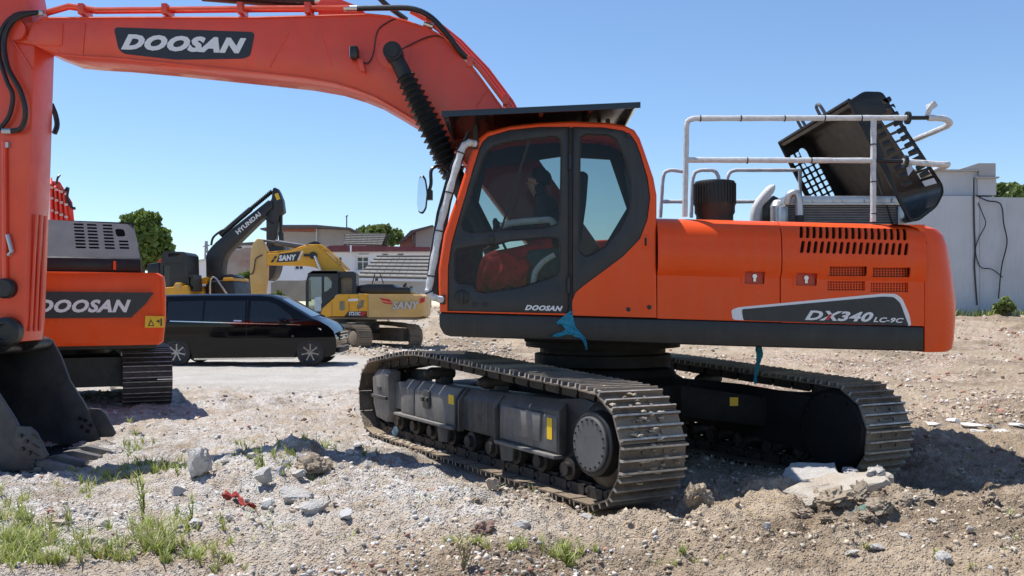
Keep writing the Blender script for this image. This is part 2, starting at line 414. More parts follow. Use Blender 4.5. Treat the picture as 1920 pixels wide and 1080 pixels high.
# ---- tracks
TM = Matrix.Translation((TCX, TCY, TZ)) @ Matrix(((math.cos(TH), -math.sin(TH), 0, 0), (-math.sin(TH), -math.cos(TH), 0, 0), (TPT, TRL, 1, 0), (0, 0, 0, 1)))
# local axes: u (toward the sprocket end), v (toward the near side), z
def track_path(us, ui, rs, ri, zs, zi, crest, ctop):
    pts = []
    for k in range(13):
        a = -math.pi/2+math.pi*k/12
        pts.append((us+.88*rs*math.cos(a), zs+rs*math.sin(a)))
    pts += [(us-.5, zs+rs+.015), (crest+1.3, ctop-.03), (crest+.5, ctop), (crest, ctop+.01), (crest-.35, ctop-.01)]
    for k in range(13):
        a = math.pi/2+math.pi*k/12
        pts.append((ui+.9*ri*math.cos(a), zi+ri*math.sin(a)))
    pts += [(ui+.6, 0), (0, 0), (us-.6, 0)]
    return pts
def resample(pts, n):
    pts = [Vector((p[0], p[1], 0)) for p in pts]; N = len(pts)
    L = [0]
    for i in range(N): L.append(L[-1]+(pts[(i+1) % N]-pts[i]).length)
    out = []
    for k in range(n):
        t = L[-1]*k/n
        for i in range(N):
            if L[i] <= t < L[i+1]+1e-9:
                f = (t-L[i])/max(1e-9, L[i+1]-L[i]); out.append(pts[i].lerp(pts[(i+1) % N], f)); break
    return out, L[-1]/n
def make_shoe_mesh(pitch, sw, th=.014, gr=.038):
    m = MB(); h = pitch*.5
    m.box(-h*.94, h*.94, -sw/2, sw/2, -th, 0)
    m.nplate = len(m.f)
    for k, c in enumerate((-.82, -.05, .72)):
        x = c*h; m.add([(x-.012, -sw/2, 0), (x+.012, -sw/2, 0), (x+.008, -sw/2+.004, gr), (x-.008, -sw/2+.004, gr), (x-.012, sw/2, 0), (x+.012, sw/2, 0), (x+.008, sw/2-.004, gr), (x-.008, sw/2-.004, gr)],
              [(0, 1, 2, 3), (7, 6, 5, 4), (0, 4, 5, 1), (1, 5, 6, 2), (2, 6, 7, 3), (3, 7, 4, 0)])
    for s in (-1, 1):                       # bolt heads between the bars
        for q in (-.45, .33): m.box(q*h-.014, q*h+.014, s*.11-.014, s*.11+.014, 0, .012)
    return m
def make_track(root, TMv, nshoe, path, sw, mat, chmat, shoe_name='track_shoe', detail=True):
    """chain part with every shoe a child; TMv maps (u, v, z) of this track to the world"""
    pts, pitch = resample(path, nshoe)
    cen = sum(pts, Vector())/len(pts)
    ch = MB(); frames = []
    for i in range(nshoe):
        a = pts[i]; b = pts[(i+1) % nshoe]; t = (b-a).normalized(); nrm = Vector((t.y, -t.x, 0))
        mid = (a+b)/2
        if nrm.dot(mid-cen) < 0: nrm = -nrm
        # outward normal in (u, z); shoe local x = t, y = v, z = nrm
        M = Matrix(((t.x, 0, nrm.x, mid.x), (0, 1, 0, 0), (t.y, 0, nrm.y, mid.y), (0, 0, 0, 1)))
        if t.x*nrm.y-nrm.x*t.y < 0: M = M @ Matrix.Scale(-1, 4, (1, 0, 0))
        frames.append(TMv @ M)
        if detail:
            for s in (-1, 1):
                ch.box(-pitch*.52, pitch*.30, s*.10-.022, s*.10+.022, -.125, -.0155, TMv @ M)
                ch.box(-pitch*.30, pitch*.52, s*.147-.02, s*.147+.02, -.105, -.0155, TMv @ M)
            ch.tube([TMv @ M @ Vector((-pitch*.5, -.175, -.07)), TMv @ M @ Vector((-pitch*.5, .175, -.07))], .028, 8)
        else:
            ch.box(-pitch*.5, pitch*.5, -.15, .15, -.10, -.0155, TMv @ M)
    tr = ch.build('track', chmat, root)
    mk = make_shoe_mesh(pitch, sw); sm = mk.mesh('track_shoe', None, 30); sm.materials.append(mat); sm.materials.append(wornedge if mat.name in ('worn_track_steel', 'dark_track_steel') else mat)
    for q in range(3): sm.polygons[mk.nplate+q*6+4].material_index = 1; sm.polygons[mk.nplate+q*6].material_index = 1; sm.polygons[mk.nplate+q*6+1].material_index = 1
    for M in frames: share(None, sm, shoe_name, tr, M)
    return tr
RS, RI = .47, .45
US, UI = 2.20, -2.25
path_main = track_path(US, UI, RS, RI, RS, RI, -1.05, 1.04)
def TV(v): return TM @ Matrix.Translation((0, v, 0))
TVN, TVF = TV(TG/2), TV(-TG/2)
tr_near = make_track(ex, TVN, 45, path_main, TSW, steel, chainm)
tr_far = make_track(ex, TVF, 45, path_main, TSW, steel, chainm)
def W(M, pts): return [M @ Vector(p) for p in pts]
def track_frame(M, s, near):
    """s = +1: outer side toward +v"""
    f = MB()
    sec = lambda u, zt, zb, w: W(M, [(u, s*(-w), zb), (u, s*w, zb), (u, s*w, zt-.10), (u, s*(w-.10), zt), (u, s*(-w+.1), zt), (u, s*(-w), zt-.1)])
    f.loft([sec(-1.72, .70, .36, .19), sec(-.9, .73, .32, .20), (sec(.4, .76, .32, .215)), sec(1.60, .80, .30, .22)])
    tf = f.build('track_frame', framegrey, ex, bev=.012)
    # side cover plates, slightly proud, with ribs
    d = MB()
    for (u0, u1) in ((-1.62, -1.28), (-1.25, -.28), (.62, 1.58)):
        w = .235; d.loft([W(M, [(u, s*.19, .335), (u, s*w, .335), (u, s*w, .635), (u, s*(w-.09), .725), (u, s*.11, .735), (u, s*.11, .6)]) for u in (u0, u1)])
    d.build('guard_plate', MATS['pale_guard_paint'], tf, bev=.012, split=True)
    d = MB()
    d.box(-1.70, -.25, .19*s if s > 0 else -.29, .29 if s > 0 else -.19, .300, .332, M); d.box(.60, 1.62, .19*s if s > 0 else -.29, .29 if s > 0 else -.19, .285, .317, M)
    d.build('ledge', MATS['pale_guard_paint'], tf, bev=.005, split=True)
    d = MB()
    for u in (-.265, -.18, .55): d.loft([W(M, [(u+q, s*.2, .30), (u+q, s*.262, .30), (u+q, s*.262, .62), (u+q, s*.17, .735), (u+q, s*.1, .735)]) for q in (0, .03)])
    d.build('rib', framegrey, tf, bev=.004, split=True)
    # grease cover box and lug
    d = MB(); d.prism(W(M, [(.92, s*.225, .40), (1.34, s*.225, .40), (1.36, s*.225, .66), (.82, s*.225, .66), (.84, s*.225, .57), (.92, s*.225, .54)]), (M.to_3x3() @ Vector((0, s*.035, 0))))
    d.build('access_cover', MATS['pale_guard_paint'], tf, bev=.012)
    d = MB(); d.prism(W(M, rpoly([(-1.02, .43), (-.86, .43), (-.86, .62), (-1.02, .62)], .05)) if False else [M @ Vector((a, s*.236, b)) for a, b in rpoly([(-1.02, .45), (-.84, .45), (-.84, .66), (-1.02, .66)], .06)], M.to_3x3() @ Vector((0, s*.02, 0)))
    for q in (-.98, -.88): d.cyl(M @ Vector((q, s*.25, .56)), M @ Vector((q, s*.285, .56)), .03, n=10)
    d.build('tow_lug', framegrey, tf, bev=.005)
    # idler yoke
    d = MB()
    d.loft([W(M, [(u, s*.13, zb), (u, s*.285, zb+.02), (u, s*.30, zt-.06), (u, s*.26, zt), (u, s*.13, zt)]) for u, zb, zt in ((-2.30, .36, .74), (-2.22, .20, .80), (-1.92, .17, .82), (-1.84, .30, .80))])
    d.loft([W(M, [(u, -s*.13, zb), (u, -s*.285, zb+.02), (u, -s*.30, zt-.06), (u, -s*.26, zt), (u, -s*.13, zt)]) for u, zb, zt in ((-2.30, .36, .74), (-2.22, .20, .80), (-1.92, .17, .82), (-1.84, .30, .80))])
    d.box(-1.86, -1.6, -.2, .2, .36, .68, M)
    yk = d.build('idler_yoke', MATS['pale_guard_paint'], tf, bev=.014)
    d = MB(); d.box(-2.28, -1.86, min(s*.29, s*.325), max(s*.29, s*.325), .455, .495, M); d.box(-2.16, -2.04, min(s*.292, s*.305), max(s*.292, s*.305), .55, .60, M); d.build('yoke_bar', framegrey, tf, bev=.006, split=True)
    # idler and sprocket wheels
    d = MB(); d.lathe([(.02, -.06), (RI-.12, -.06), (RI-.10, -.035), (RI-.10, .035), (RI-.12, .06), (.02, .06)], M @ Vector((UI, 0, RI)), M.to_3x3() @ Vector((0, 1, 0)), 28)
    d.build('idler_wheel', chainm, tf)
    d = MB(); N = 22
    ring = []
    for k in range(N*2):
        a = 2*math.pi*k/(N*2); r = RS-.06 if k % 2 else RS-.12; ring.append((r*math.cos(a), r*math.sin(a)))
    d.prism([M @ Vector((US+a, -.035, RS+b)) for a, b in ring], M.to_3x3() @ Vector((0, .07, 0))); d.build('sprocket', chainm, tf)
    # final drive housing and cover
    ax = M.to_3x3() @ Vector((0, s, 0)); o = M @ Vector((US-.02, 0, RS+.03))
    d = MB(); d.lathe([(.05, .03), (.37, .03), (.37, .14), (.33, .17), (.275, .20), (.265, .295), (.25, .305), (.02, .305)], o, ax, 40); fd = d.build('final_drive', black, tf, sm=30)
    d = MB(); d.lathe([(.02, .306), (.225, .306), (.225, .322), (.214, .33), (.02, .33)], o, ax, 40)
    u_ = ax.orthogonal().normalized(); w_ = ax.cross(u_)
    dc = d.build('drive_cover', pmat('cover_grey', (.085, .086, .09), .5, var=.25, dust=.4, dustcol=(.15, .145, .14), scale=5) if 'cover_grey' not in MATS else MATS['cover_grey'], tf, sm=30)
    d = MB()
    for k in range(18):
        a = 2*math.pi*k/18; c = o+(u_*math.cos(a)+w_*math.sin(a))*.198; d.cyl(c+ax*.328, c+ax*.340, .009, n=6)
    d.build('bolt', black, tf, stuff=True)
    # inner plate that carries the final drive
    d = MB(); d.loft([W(M, [(u, -s*.10, zb), (u, s*.14, zb), (u, s*.14, zt), (u, -s*.10, zt)]) for u, zb, zt in ((1.5, .28, .80), (1.85, .20, .84), (2.25, .22, .78))]); d.build('drive_bracket', black, tf, bev=.01)
    # bottom rollers, each its own
    rl = MB(); rl.lathe([(.03, -.235), (.06, -.235), (.06, -.19), (.10, -.185), (.10, -.11), (.075, -.10), (.075, .10), (.10, .11), (.10, .185), (.06, .19), (.06, .235), (.03, .235)], (0, 0, 0), (0, 1, 0), 18)
    rm = rl.mesh('roller'); rm.materials.append(chainm)
    for k in range(9): share(None, rm, 'roller', tf, M @ Matrix.Translation((-1.75+k*.43, 0, .215)))
    cr = MB(); cr.lathe([(.02, -.16), (.055, -.16), (.07, -.12), (.07, .12), (.055, .16), (.03, .21), (.02, .21)], (0, 0, 0), (0, 1, 0), 18)
    cm = cr.mesh('carrier_roller'); cm.materials.append(chainm)
    for u in (-1.05, .15): share(None, cm, 'carrier_roller', tf, M @ Matrix.Translation((u, 0, .835)))
    d = MB()
    for u in (-1.05, .15): d.box(u-.07, u+.07, -.12, .04, .70, .80, M)
    d.build('roller_bracket', framegrey, tf, bev=.006, split=True)
    d = MB()                                # step guards between the rollers
    for u in (-.55, .75): d.prism([M @ Vector((a, s*.2, b)) for a, b in ((u-.12, .30), (u+.14, .30), (u+.12, .15), (u-.08, .13))], M.to_3x3() @ Vector((0, s*.05, 0)))
    d.build('chain_guide', framegrey, tf, bev=.004, split=True)
    d = MB(); d.box(1.42, 1.62, s*.226-.012, s*.226+.012, .45, .60, M) if False else None
    st = MB(); q = s*.2385
    st.prism([M @ Vector((a, q, b)) for a, b in rpoly([(1.44, .44), (1.52, .44), (1.52, .63), (1.44, .63)], .01)], M.to_3x3() @ Vector((0, s*.003, 0)))
    st.prism([M @ Vector((a, q, b)) for a, b in [(-.42, .56), (-.30, .56), (-.30, .66), (-.42, .66)]], M.to_3x3() @ Vector((0, s*.003, 0)))
    st.build('warning_sticker', yellowst, tf, split=True)
    return tf
pmat('pale_guard_paint', (.105, .104, .104), .48, var=.3, dust=.6, dustcol=(.25, .235, .22), scale=3.5, topdust=.5, bump=.25, streak=.5, streakcol=(.26, .235, .205))
tf_near = track_frame(TVN, 1, True)
tf_far = track_frame(TVF, -1, False)
# ---- car body between the tracks, swing ring
cb = MB()
cb.lathe([(.9, .45), (.95, .5), (.95, .82), (.82, .9), (.78, .98), (.1, .98)], TM @ Vector((0, 0, 0)), (0, 0, 1), 32)
for su in (-1, 1):
    for sv in (-1, 1):
        cb.loft([W(TM, [(su*(.25), sv*.55, .50), (su*.85, sv*.35, .50), (su*.85, sv*.35, .84), (su*.25, sv*.55, .84)]),
                 W(TM, [(su*(.75), sv*(TG/2-.18), .40), (su*1.35, sv*(TG/2-.18), .40), (su*1.35, sv*(TG/2-.18), .72), (su*.75, sv*(TG/2-.18), .72)])])
cbo = cb.build('car_body', underblack, ex, bev=.015)
d = MB(); d.prism(W(TM, [(-.2, -TG/2+.23, .34), (.3, -TG/2+.23, .34), (1.9, -TG/2+.23, .22), (1.9, -TG/2+.23, .80), (.9, -TG/2+.23, .84), (-.8, -TG/2+.23, .82), (-.8, -TG/2+.23, .36)]), TM.to_3x3() @ Vector((0, .05, 0))); d.build('inner_plate', underblack, ex, bev=.01)
d = MB(); dd = TM @ Matrix.Translation((0, -TG/2, 0)); d.lathe([(.02, .1), (.40, .1), (.40, .30), (.36, .34), (.30, .345), (.1, .35)], dd @ Vector((US-.02, 0, RS+.03)), TM.to_3x3() @ Vector((0, 1, 0)), 36)
for k in range(8):
    a = k*math.pi/4+.2; c = dd @ Vector((US-.02+.33*math.cos(a), .345, RS+.03+.33*math.sin(a))); d.cyl(c, c+TM.to_3x3() @ Vector((0, .02, 0)), .02, n=6)
d.build('drive_motor_cover', underblack, ex)
d = MB(); d.lathe([(.28, .1), (.40, .1), (.40, .30), (.30, .32)], TVN @ Vector((US-.02, 0, RS+.03)), TM.to_3x3() @ Vector((0, -1, 0)), 30); d.build('drive_motor_cover', underblack, ex)
dgp = bpy.context.evaluated_depsgraph_get(); dgp.update()
hit, hl, hn, *_r = scn.ray_cast(dgp, Vector((0, 0, CH)), (P(1376, 753, 10)-Vector((0, 0, CH))).normalized())
if hit:                                     # yellow sticker on the undercarriage leg
    su = Vector((0, 0, 1)).cross(hn).normalized(); sv = hn.cross(su); st = MB(); st.prism([hl+hn*.002+su*a+sv*b_ for a, b_ in ((-.045, -.045), (.045, -.045), (.045, .045), (-.045, .045))], hn*.003); st.build('warning_sticker', yellowst, ex)
# ---- revolving frame and skirt
def xz(px, py, Y=YS): v = P(px, py, Y); return (v.x, v.z)
rf = MB(); rf.lathe([(.72, .93), (.76, .94), (.76, 1.06), (.7, 1.07), (.7, 1.13), (.86, 1.14), (.86, 1.22), (.2, 1.22)], (TCX, TCY, 0), (0, 0, 1), 40)
rf.build('swing_ring', underblack, ex)
m = MB(); m.prism([Vector((a, YS+.12, b)) for a, b in [xz(*q) for q in ((832, 610), (1728, 640), (1728, 606), (832, 588))]], (0, YF-YS-.24, 0)); m.build('deck_frame', underblack, ex)
m = MB(); m.prism([Vector((a, YS+.55, b)) for a, b in [xz(*q) for q in ((985, 632), (1260, 641), (1260, 652), (985, 645))]], (0, 1.9, 0)); m.build('belly_plate', underblack, ex, bev=.008)
sk = MB(); skp = [xz(*q) for q in ((823, 586), (1733, 612.5), (1733, 659), (1400, 650), (1100, 640), (845, 631), (832, 627), (824, 612))]
sk.prism([Vector((a, YS+.0, b)) for a, b in skp], (0, .10, 0)); sk.build('side_skirt', black, ex, bev=.02, seg=3)
sk = MB(); sk.prism([Vector((a, YF-.10, b)) for a, b in skp], (0, .10, 0)); sk.build('side_skirt', black, ex, bev=.02)
# ---- hood panels with rounded shoulder
def shoulder(z, ztop, zcr):
    """sideways offset of the panel face at height z"""
    h = ztop-zcr; t = (z-zcr)/h
    if t <= 0: return 0
    if t < .12: return -.045*(t/.12)**1.0
    if t < .62: return -.045-.012*math.sin((t-.12)/.5*math.pi)
    q = (t-.62)/.38; return -.045+.20*(1-math.sqrt(max(0, 1-q*q*.985)))
def hood_panel(name, pts, holes, crease, bev=0):
    """pts: outline pixels (tl, tr, br, bl)"""
    out = [xz(*q) for q in pts]; hs = [[xz(*q) for q in h] for h in holes]
    mb = MB(); mb.plate(out, hs, YS, .025)
    bm = bmesh.new(); me = mb.mesh('t', None, 0); bm.from_mesh(me); bpy.data.meshes.remove(me)
    zt = max(p[1] for p in out); zc = xz(pts[0][0], crease)[1]
    x0, z0l = xz(pts[0][0], pts[0][1]); x1, z1r = xz(pts[1][0], pts[1][1]); sl = (z1r-z0l)/(x1-x0)
    for k in range(26):
        z = zc+(z0l-zc)*(k/26)**.8
        bmesh.ops.bisect_plane(bm, geom=bm.verts[:]+bm.edges[:]+bm.faces[:], plane_co=(x0, 0, z), plane_no=Vector((-sl, 0, 1)))
    for v in bm.verts: v.co.y += shoulder(v.co.z-sl*(v.co.x-x0), z0l, zc)
    bmesh.ops.remove_doubles(bm, verts=bm.verts, dist=1e-5)
    me = bpy.data.meshes.new(name); org = ORG[ex.name]
    for v in bm.verts: v.co -= org
    bmesh.ops.recalc_face_normals(bm, faces=bm.faces); bm.to_mesh(me); bm.free()
    me.polygons.foreach_set('use_smooth', [True]*len(me.polygons)); me.set_sharp_from_angle(angle=R(28))
    me.materials.append(orange); o = bpy.data.objects.new(name, me); C.objects.link(o); o.parent = ex; ORG[o.name] = org
    return o
latchA = [(1396, 509), (1433, 510), (1433, 533), (1396, 532)]; latchB = [(1492, 512), (1531, 513), (1531, 536), (1492, 535)]
hA = hood_panel('hood_panel', [(1232.5, 407), (1462, 413), (1462, 604), (1232.5, 597)], [latchA], 516)
slots = []
for k in range(17):
    x = 1497+k*12.1
    slots.append(rpoly([(x+3.5, 424+k*.28), (x+10, 424+k*.28), (x+6, 447+k*.28), (x-1, 447+k*.28)], 3, 2))
    slots.append(rpoly([(x+3.5, 452+k*.28), (x+10, 452+k*.28), (x+6, 475+k*.28), (x-1, 475+k*.28)], 3, 2))
perfs = [(1552, 1622, 500, 518), (1633, 1703, 502, 520), (1552, 1622, 527, 545), (1633, 1703, 530, 548)]
hB = hood_panel('hood_panel', [(1464, 413), (1733, 420), (1733, 611.5), (1464, 604.5)], slots+[latchB]+[[(a, c), (b, c), (b, e), (a, e)] for a, b, c, e in perfs], 522)
for a, b, c, e in perfs:
    mb = MB(); holes = []
    nx, nz = 13, 4
    for i in range(nx):
        for j in range(nz):
            x = a+(b-a)*(i+.2)/nx; w = (b-a)/nx*.6; y = c+(e-c)*(j+.2)/nz; h = (e-c)/nz*.6
            holes.append([xz(x, y), xz(x+w, y), xz(x+w, y+h), xz(x, y+h)])
    mb.plate([xz(a-1, c-1), xz(b+1, c-1), xz(b+1, e+1), xz(a-1, e+1)], holes, YS+.03, .004); mb.build('perforated_grille', orange, ex)
for L in (latchA, latchB):
    x0, y0 = L[0]; x1, y1 = L[2]
    mb = MB(); mb.plate([xz(*q) for q in rpoly([(x0-5, y0-4), (x1+4, y0-4), (x1+4, y1+4), (x0-5, y1+4)], 4)], [[xz(*q) for q in rpoly([(x0, y0), (x1, y0), (x1, y1), (x0, y1)], 3)]], YS-.006, .03); la = mb.build('latch', orange, ex, bev=.003)
    mb = MB(); mb.box(xz(x0-2, 0)[0], xz(x1+2, 0)[0], YS+.026, YS+.03, xz(0, y1+2)[1], xz(0, y0-2)[1]); mb.build('latch_recess', pmat('latch_red', (.5, .045, .012), .35) if 'latch_red' not in MATS else MATS['latch_red'], la)
    mb = MB(); cx, cz = xz((x0+x1)/2+1, (y0+y1)/2-3); mb.cyl((cx, YS+.028, cz), (cx, YS+.006, cz), .022, n=14); mb.box(cx-.012, cx+.012, YS+.008, YS+.022, cz-.05, cz); mb.build('latch_knob', silver, la)
# inner body (engine bay), top decks, far side
m = MB(); x0, _ = xz(1236, 0); x1, _ = xz(1733, 0)
m.prism([Vector((a, YS+.14, b)) for a, b in [xz(*q) for q in ((1236, 418), (1450, 424), (1450, 450), (1733, 456), (1733, 606), (1236, 596))]], (0, YF-YS-.2, 0)); m.build('engine_bay', darkgap, ex)
m = MB(); m.prism([Vector((a, YS+.20, b)) for a, b in [xz(*q) for q in ((1466, 417), (1731, 424), (1731, 600), (1466, 600))]], (0, .02, 0)); m.build('slot_dark_sheet', darkgap, ex)  # added dark sheet stands in for the bay's shade, hides sky behind slots
m = MB(); m.prism([Vector((a, YS+.13, b)) for a, b in [xz(*q) for q in ((1233, 407), (1453, 413), (1453, 417), (1233, 411))]], (0, YF-YS-.15, 0)); m.build('hood_top', orange, ex, bev=.004)
m = MB(); m.prism([Vector((a, YS+.30, b)) for a, b in [xz(*q) for q in ((1240, 405.9), (1449, 411.4), (1449, 412.6), (1240, 407.1))]], (0, YF-YS-.4, 0)); m.build('bounce_blocker', black, ex)  # unseen black sheet added to stop orange bounce onto the far rails
m = MB(); m.prism([Vector((a, YF-.05, b)) for a, b in [xz(*q) for q in ((1233, 409), (1733, 421), (1733, 611), (1233, 597))]], (0, .05, 0)); m.build('far_hood_panel', orange, ex, bev=.01)
m = MB(); m.prism([Vector((a, 10.75, b)) for a, b in [xz(*q) for q in rpoly([(1040, 430), (1225, 420), (1231, 596), (900, 586), (940, 520)], 20)]], (0, .98, 0)); m.build('fuel_tank', orange, ex, bev=.03)
# decal on the hood
m = MB(); m.prism([P(a, b, YS-.004) for a, b in rpoly([(1371, 581), (1385, 576), (1655, 550.5), (1680, 551), (1692, 560), (1705, 590), (1709, 611), (1374, 599.5)], 5, 3)], (0, .005, 0)); dw = m.build('decal_border', white, ex)
m = MB(); m.prism([P(a, b, YS-.008) for a, b in rpoly([(1391, 580), (1655, 556), (1676, 557), (1688, 568), (1704, 611), (1394, 600.5)], 4, 3)], (0, .005, 0)); dk = m.build('decal', decal, ex)
rt = Vector((1, 0, -.031)).normalized(); up = Vector((.031, 0, 1)).normalized()
text('DX340', 'lettering', P(1509, 600, YS-.009), rt, up, 128/FP*YS, 18.5/FP*YS, white, ex, .35, .035)
text('LC-9C', 'lettering', P(1637, 604, YS-.009), rt, up, 57/FP*YS, 9.5/FP*YS, white, ex, .3, .03)
m = MB(); m.prism([P(a, b, YS-.0145) for a, b in ((1547, 599.5), (1556, 589), (1561, 589.5), (1553, 600))], (0, .002, 0)); m.build('decal_accent', redprint, ex)
# ---- counterweight
cw = MB()
def cw_ring(z, xr):
    x0 = xz(1734.5, 0)[0]; r = .30; pts = [(x0, YS+.005)]
    for k in range(9):
        a = -math.pi/2+k/8*math.pi/2*.92; pts.append((xr-r+r*math.cos(a), YS+.005+r*.9+r*.9*math.sin(a)))
    mid = (YS+YF)/2
    pts += [(xr+.05, mid-.7), (xr+.075, mid), (xr+.05, mid+.7)]
    for k in range(9):
        a = .08*math.pi/2+k/8*math.pi/2*.92; pts.append((xr-r+r*math.cos(a), YF-.005-r*.9+r*.9*math.sin(a)))
    pts.append((x0, YF-.005)); return [Vector((a, b, z)) for a, b in pts]
prof = [(660.5, 1798), (655, 1806), (638, 1809), (600, 1812), (570, 1813), (530, 1808), (490, 1802), (460, 1797), (440, 1790), (428, 1778), (423, 1762), (421, 1745)]
cw.loft([cw_ring(xz(0, py)[1], xz(px, 0)[0]) for py, px in prof]); cwo = cw.build('counterweight', orange, ex, bev=.015, sm=28)
m = MB(); m.box(*xz(1733.2, 0)[:1], xz(1734.8, 0)[0], YS+.05, YF-.05, xz(0, 655)[1], xz(0, 428)[1]); m.build('seam', darkgap, ex)
# ---- boom
YB0, YB1 = 9.95, 10.55
boom_px = [(62, 42), (80, 31), (222, 30), (478, 30), (597, 27), (690, 24), (730, 28), (762, 37), (800, 50), (833, 67), (868, 100), (900, 142), (940, 197), (990, 270), (1060, 370), (1130, 470), (1170, 545), (1160, 590), (1095, 592), (1040, 520), (960, 420), (900, 340), (850, 280), (810, 247), (770, 222), (740, 204), (705, 184), (670, 170), (627, 157), (570, 147), (507, 140), (440, 133), (296, 118), (207, 110), (152, 107), (111, 103), (70, 88), (48, 72)]
bp_ = [P(a, b, YB0) for a, b in boom_px]
b = MB(); b.prism(bp_, (0, YB1-YB0, 0)); boom = b.build('boom', redpaint, ex, bev=.014, sm=30)
# flange lips along the side-plate edges
m = MB()
low = [P(a, b_, YB0) for a, b_ in boom_px[22:36]]
m.tube([p+Vector((0, -.008, .008)) for p in low], .012, 6); m.build('weld_lip', redpaint, boom)
m = MB(); m.tube([P(a, b_+3, YB0-.006) for a, b_ in boom_px[1:14]], .010, 6); m.build('weld_lip', redpaint, boom)
# reinforcement plates / ribs
m = MB(); m.prism([P(a, b_, YB0-.018) for a, b_ in ((66, 45), (118, 42), (116, 84), (110, 86), (70, 84))], (0, .02, 0)); m.prism([P(a, b_, YB0-.010) for a, b_ in ((118, 42), (160, 43), (155, 104), (112, 101))], (0, .012, 0)); m.build('tip_plate', redpaint, boom, bev=.004, split=True)
m = MB(); m.tube([P(542, 58, YB0), P(506, 126, YB0)], .010, 6); m.tube([P(600, 62, YB0), P(622, 124, YB0)], .006, 6); m.tube([P(912, 170, YB0), P(893, 200, YB0)], .01, 6); m.build('weld_rib', redpaint, boom, split=True)
m = MB(); m.lathe([(.17, -.012), (.175, .012), (.14, .02), (.06, .02)], P(738, 100, YB0), (0, -1, 0), 28); m.build('pin_boss', redpaint, boom, split=True)
m = MB(); m.lathe([(.11, -.01), (.11, .03), (.04, .03)], P(31, 57, YB0), (0, -1, 0), 20); m.build('pin_boss', redpaint, boom, split=True)
# boom decal
m = MB(); m.prism([P(a, b_, YB0-.005) for a, b_ in rpoly([(213, 51), (478, 60), (469, 105), (455, 110), (330, 112), (232, 101), (222, 92)], 9, 4)], (0, .006, 0)); bd = m.build('decal', decal, boom)
text('DOOSAN', 'lettering', P(227, 93, YB0-.006), (1, 0, -.034), (.034, 0, 1), 234/FP*YB0, 29.5/FP*YB0, white, boom, .34, .065)
# boom pipework
m = MB()
for q, dy in ((0, .04), (4, .16)):
    m.tube([P(88, 22+q, YB0+dy), P(130, 10+q, YB0+dy), P(180, 18+q, YB0+dy), P(300, 17+q, YB0+dy), P(480, 15+q, YB0+dy), P(655, 14+q, YB0+dy)], .026, 8)
for q, dy in ((0, .03), (7, .12), (14, .22)):
    m.tube([P(770+q, 22, YB0+dy), P(800+q, 38, YB0+dy), P(850+q, 78, YB0+dy), P(900+q, 130, YB0+dy), P(945+q, 190, YB0+dy), P(1000, 265, YB0+dy)], .024, 8)
m.build('hydraulic_pipe', redpaint, boom, split=True)
m = MB()
for px, py in ((160, 20), (315, 20), (455, 18), (580, 18), (805, 45), (882, 118), (948, 188)): c = P(px, py, YB0+.1); m.box(c.x-.03, c.x+.03, c.y-.12, c.y+.12, c.z-.07, c.z+.045)
m.build('pipe_clamp', redpaint, boom, bev=.004, split=True)
m = MB(); m.tube(spline([P(668, 16, YB0+.05), P(720, 15, YB0-.02), P(770, 16, YB0-.06), P(805, 30, YB0-.08), P(835, 60, YB0-.07), P(862, 96, YB0-.03), P(878, 112, YB0+.02)], 6), .030, 10); m.build('hose', hose, boom, split=True)
m = MB(); m.cyl(P(645, 16, YB0+.05), P(670, 16, YB0+.05), .034, n=12); m.cyl(P(872, 108, YB0+.02), P(886, 126, YB0+.03), .034, n=12); m.cyl(P(795, 44, YB0+.0), P(812, 50, YB0+.0), .03, n=10); m.build('hose_fitting', silver, boom, split=True)
# work lamp and its wire
m = MB(); m.tube(spline([P(676, 115, YB0-.03), P(690, 118, YB0-.03), P(700, 100, YB0-.01), P(708, 58, YB0-.01), P(730, 40, YB0-.01), P(745, 34, YB0)], 6), .007, 6); m.tube(spline([P(752, 93, YB0-.02), P(790, 74, YB0-.02), P(815, 67, YB0-.01), P(833, 72, YB0)], 6), .007, 6); m.build('wire', hose, boom, split=True)
m = MB(); c = P(664, 99, YB0-.09); m.box(c.x-.035, c.x+.045, c.y-.07, c.y+.06, c.z-.07, c.z+.06); wl_ = m.build('work_lamp', black, boom, bev=.012)
m = MB(); m.box(c.x-.040, c.x-.036, c.y-.06, c.y+.05, c.z-.06, c.z+.05); m.build('lamp_lens', silver, boom)
m = MB(); m.prism([P(a, b_, YB0-.10) for a, b_ in ((668, 108), (680, 112), (684, 134), (676, 132))], (0, .10, 0)); m.build('lamp_bracket', redpaint, boom, bev=.003)
# arm cylinder on top of the boom
m = MB(); m.cyl(P(380, -14, 10.25), P(592, 2, 10.25), .095, n=20); m.build('arm_cylinder', black, boom)
m = MB(); m.cyl(P(60, -30, 10.25), P(385, -14, 10.25), .055, n=16); m.build('arm_cylinder_rod', silver, boom)
m = MB(); m.prism([P(a, b_, 10.08) for a, b_ in ((597, 32), (596, 6), (604, -6), (622, -8), (668, 10), (690, 28))], (0, .06, 0)); m.prism([P(a, b_, 10.36) for a, b_ in ((597, 32), (596, 6), (604, -6), (622, -8), (668, 10), (690, 28))], (0, .06, 0)); m.build('cylinder_bracket', redpaint, boom, bev=.006, split=True)
m = MB(); m.cyl(P(590, 3, 10.25), P(612, 3, 10.25), .07, n=16); m.build('cylinder_eye', silver, boom)
m = MB(); m.tube(spline([P(690, -30, 10.2), P(720, 5, 10.2), P(762, 37, 10.15)], 5), .03, 8); m.build('hose', hose, boom, split=True)
